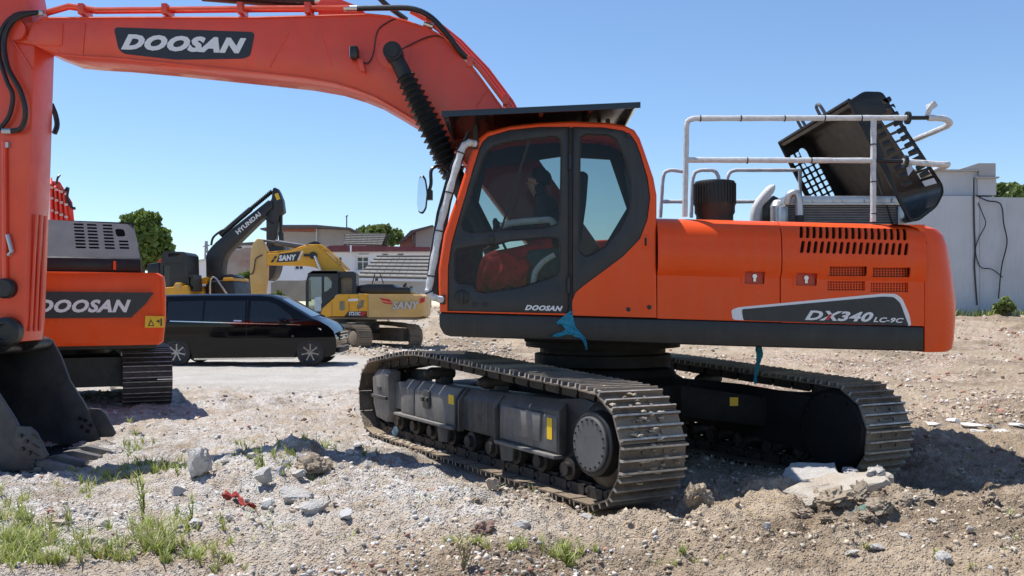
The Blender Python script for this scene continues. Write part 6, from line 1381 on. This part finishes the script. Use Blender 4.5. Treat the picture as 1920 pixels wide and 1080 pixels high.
tree('small shrub by the foot of the stained concrete wall', 520, 545, 566, 30, 46, 900, leafp, 8, .08)
# shrubs at the foot of the right-hand wall
for k, (px, pt, w) in enumerate(((1885, 558, 40),)):
    tree(('leafy bush against the concrete wall below the hanging cable', 'low weeds by the wall next to the counterweight', 'bush at the wall foot at the far right edge')[k], px, pt, 590, w, 38.5, 1500, leafp, 10, .09)
# ------------------------------------------------------------------ rubble, stones, grass
def icos(sub):
    bm = bmesh.new(); bmesh.ops.create_icosphere(bm, subdivisions=sub, radius=1); v = np.array([x.co[:] for x in bm.verts]); f = np.array([[q.index for q in x.verts] for x in bm.faces]); bm.free(); return v, f
IV1, IF1 = icos(1); IV3, IF3 = icos(3)
pale = pmat('pale_concrete_rubble', (.50, .48, .455), .95, var=.12, dust=.4, dustcol=(.44, .39, .33), scale=12, bump=1.0)
clod = pmat('brown_clod', (.36, .29, .215), .95, var=.2, dust=.5, dustcol=(.48, .405, .32), scale=14, bump=1.0)
slabm = pmat('concrete_slab', (.46, .42, .365), .95, var=.15, dust=.7, dustcol=(.38, .31, .235), scale=7, bump=1.0)
IV4, IF4 = icos(4)
def rock_mesh(name, sx, sy, sz, seed, cuts=12, rough=.10, soft=False):
    r = np.random.default_rng(seed); v = IV4.copy()
    if soft:                                # crumbly clod: lumpy, no flat faces
        n1 = fbm(v[:, 0]*1.3+seed, v[:, 1]*1.3+v[:, 2]*1.9, 1.3, 5, seed, .65); n2 = fbm(v[:, 1]*1.6-seed, v[:, 2]*1.6+v[:, 0]*1.1, 2.4, 4, seed+3, .7)
        v = v*(1+.55*n1+.30*n2)[:, None]
    for k in range(cuts):
        n = r.normal(size=3); n /= np.linalg.norm(n); d = .38+.42*r.random(); e = v@n-d; v = v-np.outer(np.maximum(e, 0), n)*(.55 if soft else 1)
    v = v/np.abs(v).max(0)*np.array([1, 1, 1])
    v = v*(1+rough*1.6*(fbm(v[:, 0]*2.5+seed, v[:, 1]*2.5+v[:, 2]*2.7, 1.8, 5, seed, .62))[:, None])
    v = v*np.array([sx, sy, sz]); m = MB(); m.v = [Vector(q) for q in v]; m.f = [list(map(int, f)) for f in IF4]; me = m.mesh(name, None, 26); return me
def rock(px, py, wpx, hpx, seed, label, cat='stone', mat=None, name='rubble_stone', rot=None, sink=.3, group=None, deep=.8, cuts=7):
    c = G(px, py); s = c.y/FP; w = wpx*s/2*1.12; h = hpx*s/2*1.12
    me = rock_mesh(name, w, w*deep, h, seed, cuts+5 if 'clod' not in name else 4, .10 if 'clod' not in name else .22, 'clod' in name); me.materials.append(mat or pale); o = bpy.data.objects.new(name, me); C.objects.link(o)
    o.location = (c.x, c.y+w*deep*.6, c.z+h*(1-sink)); rr = random.Random(seed); o.rotation_euler = rot or (rr.uniform(-.2, .2), rr.uniform(-.2, .2), rr.uniform(0, 6))
    tag(o, label, cat, group); return o
rock(363, 898, 58, 62, 3, 'large pale boulder standing on the gravel right of the bucket teeth')
rock(494, 912, 40, 36, 5, 'pale angular stone leaning at the edge of the grassy mound')
rock(548, 948, 66, 30, 8, 'flat pale concrete piece beside the red rag', rot=(.25, .1, .3), cuts=10)
rock(592, 962, 58, 30, 12, 'tilted pale concrete lump at the edge of the bare soil', rot=(.3, -.2, .1), cuts=10)
rock(520, 895, 30, 16, 31, 'small pale stone half buried on top of the grassy mound')
rock(557, 897, 28, 14, 14, 'small flat pale stone lying on the grassy mound beside the brown clod')
rock(585, 893, 74, 44, 21, 'brown clod of earth on the grassy mound', 'clod', clod, 'earth_clod', cuts=3)
rock(926, 925, 32, 26, 17, 'brownish stone beside the shadow of the near track', mat=clod)
rock(893, 935, 22, 14, 18, 'small clod left of the stone by the near track', 'clod', clod, 'earth_clod')
rock(905, 1006, 44, 34, 19, 'reddish brown clod with grass in the bare foreground soil', 'clod', pmat('reddish_clod', (.27, .175, .14), .95, var=.3, dust=.4, dustcol=(.38, .30, .25), scale=14, bump=1), 'earth_clod')
rock(980, 996, 36, 20, 23, 'pale grey stone right of the reddish brown clod')
rock(1100, 975, 30, 16, 24, 'small pale stone in the shadow edge below the near sprocket')
rock(1780, 1062, 42, 24, 25, 'rounded pale stone lying alone at the lower right')
rock(1862, 958, 46, 34, 26, 'dry brown clod on bare soil right of the broken slabs', 'clod', clod, 'earth_clod')
rock(1700, 1010, 26, 12, 27, 'thin pale stone below the pile of broken slabs')
rock(1650, 1035, 34, 18, 28, 'pale stone with grass at the edge of the dark soil heap')
rock(362, 948+40, 30, 18, 29, 'grey stone in the gravel below the red rag', mat=concrete)
rock(648, 975, 34, 20, 41, 'dark grey stone at the border of gravel and soil', mat=concrete)
rock(500, 952, 30, 20, 42, 'round grey stone at the tip of the red rag', mat=concrete)
rock(1310, 955, 60, 46, 43, 'dark earth lump in the shadow right of the near sprocket', 'clod', clod, 'earth_clod', cuts=3)
for k, (px, py, w, h) in enumerate(((95, 1058, 80, 26), (160, 1026, 64, 22), (208, 1035, 48, 18), (120, 985, 50, 12), (185, 985, 36, 12))):
    rock(px, py, w, h, 50+k, ('broad flat pale slab in the grass at the lower left corner', 'flat pale slab among the tall grass left of the weed', 'pale slab fragment right of the flat slabs in the grass', 'low flat stone above the grass slabs', 'small flat stone between the slabs and the tall weed')[k], rot=(.05, .05, k*1.3), sink=.4, cuts=9, name='flat_slab', mat=slabm)
for k in range(26):
    px = [620, 655, 700, 560, 420, 450, 395, 610, 640, 530, 470, 330, 1120, 1230, 1380, 1440, 1750, 1820, 1890, 1660, 1600, 1860, 430, 580, 670, 690][k]; py = [845, 860, 858, 865, 875, 885, 868, 868, 880, 880, 862, 930, 1040, 1015, 1060, 1000, 985, 1000, 1020, 1000, 1050, 1070, 980, 985, 840, 880][k]
    rock(px, py, 14+(k*7) % 13, 10+(k*5) % 8, 100+k, 'small pale stone scattered on the dusty ground', group='small scattered stones', sink=.25)
# broken concrete slabs in front of the far track
def slab(label, top, th, mat=slabm, seed=0):
    """top: list of world points of the upper face; jagged rim, rough top"""
    r = random.Random(seed); pts = []
    N = len(top)
    for i in range(N):
        a, b_ = Vector(top[i]), Vector(top[(i+1) % N])
        for k in range(5): p = a.lerp(b_, k/5); p += Vector((r.uniform(-1, 1), r.uniform(-1, 1), r.uniform(-.5, .5)))*.022; pts.append(p)
    c = sum(pts, Vector())/len(pts); nrm = (pts[5]-pts[0]).cross(pts[10]-pts[0]).normalized(); nrm = nrm if nrm.z > 0 else -nrm
    def ring_(s, d): return [c+(p-c)*s-nrm*d+Vector((r.uniform(-1, 1), r.uniform(-1, 1), r.uniform(-1, 1)))*.010 for p in pts]
    m = MB(); m.loft([ring_(.35, 0), ring_(.7, 0), ring_(.95, .004), ring_(1.0, .02), ring_(1.02, th*.5), ring_(.97, th)]); return single(m, 'broken_slab', mat, label, 'slab', (c.x, c.y, c.z-th), sm=30)
g = lambda px, py, dz, dy=0: G(px, py, dz)+Vector((0, dy, 0))
def pt(px, py, Y): return P(px, py, Y)
slab('grey broken concrete slab tilted behind the dirt pile', [pt(1457, 903, 8.15), pt(1575, 893, 8.1), pt(1568, 866, 8.5), pt(1480, 867, 8.5)], .14, pale, 1)
slab('small concrete corner beside the far sprocket', [pt(1582, 892, 8.2), pt(1615, 890, 8.15), pt(1608, 878, 8.4), pt(1582, 876, 8.45)], .10, pale, 2)
slab('big dirt covered concrete slab leaning in front of the far track', [pt(1471, 915, 7.75), pt(1535, 938, 7.5), pt(1655, 902, 7.7), pt(1676, 888, 8.0), pt(1640, 879, 8.2), pt(1545, 889, 8.1)], .12, slabm, 3)
slab('white chip on top of the dirt covered slab', [pt(1626, 884, 7.95), pt(1655, 882, 7.95), pt(1652, 873, 8.1), pt(1632, 874, 8.1)], .05, pale, 4)
for k, (px, py, w, h, mt) in enumerate(((1523, 958, 30, 30, slabm), (1570, 962, 80, 34, clod), (1618, 958, 40, 46, clod), (1660, 965, 60, 40, clod), (1700, 952, 50, 30, clod), (1640, 985, 60, 30, clod), (1600, 985, 40, 24, clod), (1510, 968, 40, 18, clod), (1735, 945, 50, 24, clod), (1560, 985, 44, 16, clod))):
    rock(px, py, w, h, 200+k, ('pale stone at the lower corner of the leaning slab', 'long brown lump below the leaning slab', 'upright dark clod in the middle of the dirt pile', 'brown clod at the right of the dirt pile', 'crumbly clod behind the dirt pile', 'folded brown lump at the front of the dirt pile', 'small brown lump at the front of the dirt pile', 'flat clod left of the leaning slab', 'low clod at the right end of the dirt pile', 'thin clod in front of the leaning slab')[k], 'clod' if mt is clod else 'stone', mt, 'earth_clod' if mt is clod else 'rubble_stone', cuts=5, rot=(.2*math.sin(k), .3*math.cos(k*2), k*.8))
m = MB(); c = G(1600, 962); sc = c.y/FP
m.v = [c+Vector((x*sc*1.0, -.1+.04*math.sin(i), z*sc+.03)) for i, (x, z) in enumerate(((-16, -2), (0, 6), (16, 14), (30, 2), (22, -8), (4, -10), (-24, -9)))]; m.f = [[0, 1, 5], [1, 2, 3, 4, 5], [0, 5, 6]]
o = single(m, 'green_sheet', pmat('green_plastic', (.10, .19, .15), .5, var=.3, scale=25, bump=.6), 'crumpled green plastic scrap at the foot of the dirt pile', 'plastic scrap', c); mo = o.modifiers.new('s', 'SOLIDIFY'); mo.thickness = .006
# white broken boards on the right
bd = pmat('white_board', (.56, .55, .53), .9, var=.15, dust=.45, dustcol=(.42, .37, .31), scale=9, bump=.5)
for k, (px, py, w, h) in enumerate(((1752, 800, 34, 8), (1790, 796, 30, 10), (1822, 803, 46, 10), (1858, 800, 34, 8), (1880, 810, 40, 9), (1908, 802, 44, 10), (1838, 812, 28, 7))):
    rock(px, py, w, h, 400+k, ('leftmost white broken board beyond the far track', 'white broken board just right of the leftmost one', 'long white board fragment in the middle of the broken boards', 'short white board fragment between two longer ones', 'low white board lying in front of the row of boards', 'rightmost white broken board at the edge of the view', 'small white chip in front of the long board fragment')[k], 'board', bd, 'broken_board', rot=(.1*math.sin(k), .12*math.cos(k*3), k*.9), cuts=9, deep=.7)
# red rag
m = MB(); c = G(455, 942); n = 16; pts = []
for i in range(n):
    for j in range(6):
        t = i/(n-1); u = j/5-.5; x = (-36+72*t)*c.y/FP; wd = .07*(1-.5*t)*(1+.35*math.sin(5*t)); pts.append(Vector((c.x+x, c.y+u*wd*1.6-.18*t+.06*math.sin(6*t), 0))); q = pts[-1]; q.z = zgs(q.x, q.y)+.015+.05*abs(math.sin(7*t+4*u))*(1-t*.5)
m.add(pts, [(i*6+j, i*6+j+1, (i+1)*6+j+1, (i+1)*6+j) for i in range(n-1) for j in range(5) if not (i in (6, 7) and j in (0, 4))]); o = single(m, 'red_rag', pmat('faded_red_rag', (.30, .022, .018), .9, var=.4, dust=.4, dustcol=(.36, .2, .16), scale=30, bump=.6), 'torn red rag lying on the gravel', 'rag', c); mo = o.modifiers.new('s', 'SOLIDIFY'); mo.thickness = .008
m = MB(); c = G(742, 828, .12); m.add([c+Vector((x*.02, y*.02-.05, z*.02)) for x, y, z in ((-1, 0, -3), (1, 1, -2), (2, 0, 1), (1, -1, 4), (-1, 1, 3), (-2, 0, 0), (0, 2, 1))], [(0, 1, 6), (1, 2, 6), (2, 3, 6), (3, 4, 6), (4, 5, 6), (5, 0, 6)]); o = single(m, 'plastic_scrap', pmat('pale_blue_plastic', (.35, .5, .6), .4), 'pale blue plastic scrap lying on the near track shoes', 'plastic scrap', c); mo = o.modifiers.new('s', 'SOLIDIFY'); mo.thickness = .004
# ---- loose stones and crumbs: far too many to count
def scatter(name, N, gen, smin, smax, palette, label, cat, seed, flat=.7, mat_rough=.95):
    r = np.random.default_rng(seed); x, y, w = gen(r, N); z = zg(x, y)
    s = smin*(smax/smin)**(r.random(N)**3.4)*w
    R1 = r.normal(size=(N, 3, 3)); q, _ = np.linalg.qr(R1)
    sc = s[:, None]*(np.array([1, .8, flat])*(.7+.6*r.random((N, 3))))
    base = IV1[None]*np.clip(1+.36*r.normal(size=(N, len(IV1), 1)), .35, 1.7)
    v = np.einsum('nij,nkj->nki', q, base*sc[:, None, :]); v[:, :, 2] *= .8
    v += np.stack([x, y, z+s*.25], -1)[:, None, :]
    nv = len(IV1); f = (IF1[None]+(np.arange(N)*nv)[:, None, None]).reshape(-1, 3)
    me = bpy.data.meshes.new(name); me.vertices.add(N*nv); me.vertices.foreach_set('co', v.reshape(-1).astype(np.float32)); me.loops.add(f.size); me.loops.foreach_set('vertex_index', f.ravel().astype(np.int32)); me.polygons.add(len(f)); me.polygons.foreach_set('loop_start', np.arange(0, f.size, 3, dtype=np.int32)); me.update(calc_edges=True)
    pal = np.array(palette); ci = r.integers(0, len(pal), N); col = pal[ci]*(.75+.5*r.random((N, 1))); col = np.clip(col, 0, 1)
    a = me.color_attributes.new('tint', 'FLOAT_COLOR', 'POINT'); a.data.foreach_set('color', np.repeat(np.concatenate([col, np.ones((N, 1))], 1), nv, 0).ravel().astype(np.float32))
    m = bpy.data.materials.new(name); m.use_nodes = True; n = m.node_tree.nodes; t = n.new('ShaderNodeAttribute'); t.attribute_name = 'tint'; m.node_tree.links.new(t.outputs['Color'], n['Principled BSDF'].inputs['Base Color']); n['Principled BSDF'].inputs['Roughness'].default_value = mat_rough; n['Principled BSDF'].inputs['Specular IOR Level'].default_value = .2
    me.materials.append(m); o = bpy.data.objects.new(name, me); C.objects.link(o); o['kind'] = 'stuff'; tag(o, label, cat); return o
def not_under(x, y):
    dx = x-TCX; dy = y-TCY; u = dx*math.cos(TH)-dy*math.sin(TH); v = -dx*math.sin(TH)-dy*math.cos(TH)
    return ~((np.abs(np.abs(v)-TG/2) < TSW/2+.02) & (np.abs(u) < 2.4))
def gen_view(ymin, ymax, xlo, xhi, dens=None):
    def f(r, N):
        K = N*8; inv = r.random(K)*(1/ymin-1/ymax)+1/ymax; y = 1/inv; x = (xlo+(xhi-xlo)*r.random(K))*y
        p = not_under(x, y)
        if dens is not None: p &= r.random(K) < dens(x, y)
        x, y = x[p][:N], y[p][:N]; 
        while len(x) < N: x = np.concatenate([x, x])[:N]; y = np.concatenate([y, y])[:N]
        return x, y, np.clip(.5+y*.06, .8, 2.3)
    return f
d_gravel = lambda x, y: np.clip(sstep(.4, -1.2, x+.32*(y-8))*sstep(-.35, .15, fbm(x, y, .8, 4, 44)), .0, 1)
scatter('gravel', 12000, gen_view(4.8, 17, -.66, .2, d_gravel), .004, .030, [(.58, .56, .54), (.52, .51, .50), (.44, .42, .40), (.62, .59, .55), (.52, .46, .40), (.38, .37, .36), (.46, .41, .36), (.38, .22, .17)], 'grey and white crushed stones spread over the left of the yard', 'gravel', 5)
d_clod = lambda x, y: np.clip(sstep(-.25, .25, fbm(x, y, .9, 4, 81))*sstep(-2.5, .5, x+.3*(y-6)), 0, 1)
scatter('soil_crumbs', 15000, gen_view(4.8, 14, -.35, .66, d_clod), .004, .034, [(.40, .32, .235), (.48, .39, .30), (.28, .215, .155), (.52, .44, .35), (.56, .51, .44), (.22, .17, .12)], 'brown soil crumbs and small clods strewn around the tracks', 'soil', 6)
scatter('brick_rubble', 11000, gen_view(12, 46, -.05, .66, lambda x, y: np.clip(.35+1.6*fbm(x, y, .5, 4, 91), .04, 1)), .007, .036, [(.38, .19, .145), (.52, .46, .40), (.46, .38, .295), (.58, .54, .49), (.38, .30, .225), (.42, .335, .26), (.50, .42, .33)], 'broken brick and mortar rubble covering the ground beyond the excavator', 'rubble', 7)
scatter('yard_rubble', 4200, gen_view(29, 49, -.32, .0, None), .010, .040, [(.40, .34, .27), (.50, .46, .41), (.34, .26, .2), (.55, .52, .48)], 'earthy rubble heaped behind the van and yellow excavator', 'rubble', 8)
# mud stuck to the near track
def gen_mud(r, N):
    return None
mm = MB(); r = random.Random(4)
pts_t, pitch_t = resample(path_main, 45)
for k in range(230):
    i = r.choice([q for q in range(45) if pts_t[q].y > .25 and pts_t[q].x > .3]) if r.random() < .8 else r.randrange(45)
    a = pts_t[i]; b_ = pts_t[(i+1) % 45]; p = a.lerp(b_, r.random()); t = (b_-a).normalized(); nr_ = Vector((t.y, -t.x, 0)); cen_ = Vector((0, .5, 0))
    if nr_.dot(p-cen_) < 0 and p.y > .2: nr_ = -nr_
    s = r.uniform(.008, .03); v_ = r.gauss(0, .12)
    c = TVN @ Vector((p.x+nr_.x*.012, max(-.3, min(.3, v_)), p.y+nr_.y*.012)); o_ = len(mm.v); ax_ = [Vector((r.gauss(0, 1), r.gauss(0, 1), r.gauss(0, 1))).normalized() for _ in range(1)]
    for q in IV1: mm.v.append(c+Vector((q[0]*s*r.uniform(.8, 1.9), q[1]*s*r.uniform(.8, 1.9), q[2]*s*.6)))
    mm.f += [[int(w_)+o_ for w_ in f] for f in IF1]
o = mm.build('dried_mud', pmat('dried_mud', (.36, .30, .23), .95, var=.2, scale=20), tr_near, stuff=True)
mm = MB(); r = random.Random(9)             # soil and dry grass lying on the lower run near the idler
for k in range(90):
    u = r.uniform(-2.2, -.6); v_ = r.uniform(.16, .33); s = r.uniform(.010, .035); c = TVN @ Vector((u, v_, .012)); o_ = len(mm.v)
    for q in IV1: mm.v.append(c+Vector((q[0]*s*r.uniform(.8, 1.6), q[1]*s*r.uniform(.8, 1.6), q[2]*s*.7)))
    mm.f += [[int(w_)+o_ for w_ in f] for f in IF1]
mm.build('loose_soil', MATS['dried_mud'], tr_near, stuff=True)
# ---- grass
grassm = leafmat('grass_blades', (.17, .215, .045), (.36, .42, .09)); drym = leafmat('dry_grass', (.34, .28, .15), (.50, .43, .27))
def blades(pos, h, lean, width, seed):
    """bent three-segment blades"""
    r = np.random.default_rng(seed); N = len(pos); ang_ = r.random(N)*2*np.pi; d = np.stack([np.cos(ang_), np.sin(ang_), np.zeros(N)], 1); sd = np.stack([-d[:, 1], d[:, 0], np.zeros(N)], 1)
    hh = h*(.45+.8*r.random(N)); ln = lean*(.3+1.1*r.random(N)); wd = width*(.6+.7*r.random(N)); V_ = []
    for t, wf in ((0, 1), (.4, .9), (.75, .6), (1, .06)):
        p = pos+d*(ln*hh*t*t)[:, None]+np.array([0, 0, 1])*(hh*(t-.18*ln*t*t))[:, None]; V_ += [p-sd*(wd*wf)[:, None], p+sd*(wd*wf)[:, None]]
    v = np.stack(V_, 1); f0 = np.array([[0, 1, 3, 2], [2, 3, 5, 4], [4, 5, 7, 6]]); f = (f0[None]+(np.arange(N)*8)[:, None, None]).reshape(-1, 4); tone = np.clip(.2+.8*r.random(N), 0, 1); return v.reshape(-1, 3), f, np.repeat(tone, 8)
def blade_obj(name, groups, mat, label, cat, parent=None, kind='stuff', org=(0, 0, 0)):
    vs, fs, ts, o_ = [], [], [], 0
    for v, f, t in groups: vs.append(v); fs.append(f+o_); ts.append(t); o_ += len(v)
    v = np.concatenate(vs)-np.array(org); f = np.concatenate(fs); t = np.concatenate(ts); me = bpy.data.meshes.new(name); me.vertices.add(len(v)); me.vertices.foreach_set('co', v.ravel().astype(np.float32)); me.loops.add(f.size); me.loops.foreach_set('vertex_index', f.ravel().astype(np.int32)); me.polygons.add(len(f)); me.polygons.foreach_set('loop_start', np.arange(0, f.size, 4, dtype=np.int32)); me.update(calc_edges=True)
    a = me.attributes.new('tone', 'FLOAT', 'POINT'); a.data.foreach_set('value', t.astype(np.float32)); me.materials.append(mat); o = bpy.data.objects.new(name, me); C.objects.link(o); o.location = org
    if kind: o['kind'] = kind
    if label: tag(o, label, cat)
    return o
patches = [(20, 1010, 60, 70, .16, 520), (80, 1040, 70, 40, .16, 420), (40, 1070, 120, 20, .14, 420), (150, 900, 40, 22, .12, 130), (235, 875, 60, 14, .13, 240), (300, 885, 60, 22, .14, 420), (255, 835, 30, 18, .13, 160), (200, 880, 40, 10, .08, 60), (300, 1030, 60, 40, .18, 420), (200, 1050, 60, 30, .14, 300), (340, 985, 50, 30, .10, 120), (360, 1060, 70, 24, .12, 260), (520, 895, 50, 30, .11, 260), (600, 860, 30, 14, .13, 110), (560, 850, 30, 12, .12, 100), (450, 885, 50, 16, .08, 90), (620, 915, 26, 12, .10, 50), (690, 875, 18, 10, .10, 40), (430, 1060, 60, 20, .08, 90), (870, 1068, 60, 12, .10, 150), (950, 1072, 50, 10, .10, 120), (1065, 1062, 50, 18, .13, 220), (940, 925, 12, 8, .08, 30), (1010, 935, 22, 8, .08, 20), (1150, 970, 60, 6, .07, 30), (1300, 1070, 60, 10, .07, 50), (1900, 1010, 40, 30, .06, 40), (1850, 850, 80, 26, .06, 120), (1640, 1045, 40, 8, .07, 40), (1800, 1070, 120, 12, .06, 60), (330, 1000, 330, 80, .06, 260), (1200, 1065, 200, 15, .05, 60), (130, 880, 120, 20, .08, 80), (800, 900, 30, 10, .06, 14), (470, 840, 30, 10, .10, 50)]
gg, dg_ = [], []; r = np.random.default_rng(3)
for k, (px, py, rx, ry, h, n) in enumerate(patches):
    n = int(n*1.15); h = h*.85
    a = r.normal(size=(n, 2))*.55
    # clump the blades into tufts
    tuft = r.normal(size=(max(3, n//14), 2))*.55; a = tuft[r.integers(0, len(tuft), n)]+r.normal(size=(n, 2))*.05
    qx = px+a[:, 0]*rx; qy = np.maximum(py+a[:, 1]*ry, 600); Y = (CH+.05)*FP/(qy-HZ); X = (qx-960)/FP*Y; Z = zg(X, Y); pos = np.stack([X, Y, Z-.01], 1)
    m_ = r.random(n) < .82; gg.append(blades(pos[m_], h, .8, .0045, 100+k)); dg_.append(blades(pos[~m_], h*1.1, .9, .003, 300+k))
blade_obj('grass', gg, grassm, 'fresh green grass tufts growing through the gravel', 'grass'); 
xr = r.uniform(-.55, .6, 700); yr_ = 1/r.uniform(1/12, 1/5, 700); X = xr*yr_; dg_.append(blades(np.stack([X, yr_, zg(X, yr_)-.005], 1), .05, 1.4, .0022, 777))
blade_obj('dry_grass', dg_, drym, 'thin dry straw and withered grass lying on the soil', 'dry grass')
far = r.uniform(0, 1, 600); X = x_of(1800+far*160, 39)+r.normal(size=600)*.3; Yv = 38.3+r.random(600)*1.5; blade_obj('weeds', [blades(np.stack([X, Yv, zg(X, Yv)], 1), .34, .7, .012, 888)], grassm, 'rough green weeds along the foot of the grey concrete wall', 'weeds')
def weed(px, py, hpx, label, seed, n=46, mat=None):
    c = G(px, py); H_ = hpx*c.y/FP; t = thing('weed', label, 'weed', c); m = MB(); rr = random.Random(seed); pos = []
    for k in range(4): tip = c+Vector((rr.uniform(-.05, .05), rr.uniform(-.05, .05), H_*rr.uniform(.75, 1))); m.tube([c, c.lerp(tip, .5)+Vector((.01, 0, 0)), tip], [.004, .003, .001], 5); pos += [c.lerp(tip, rr.uniform(.15, 1)) for _ in range(n//4)]
    m.build('stem', grassm if mat is None else mat, t); o = blade_obj('leaves', [blades(np.array([tuple(p) for p in pos]), H_*.28, 1.3, .006, seed)], mat or grassm, None, None, kind=None, org=c); o.parent = t; o.location = (0, 0, 0); return t
weed(268, 985, 95, 'tall leafy green weed standing in the gravel at the left', 1); weed(868, 1075, 70, 'thin grey green weed at the bottom edge below the near track', 2, mat=drym); weed(490+0, 800+90, 46, 'thin upright weed on top of the grassy mound', 3, 24); weed(1062, 1062, 50, 'slender weed rising from the green tuft at the bottom', 4, 30); weed(355, 985, 60, 'small weed right of the tall leafy weed', 5, 26)
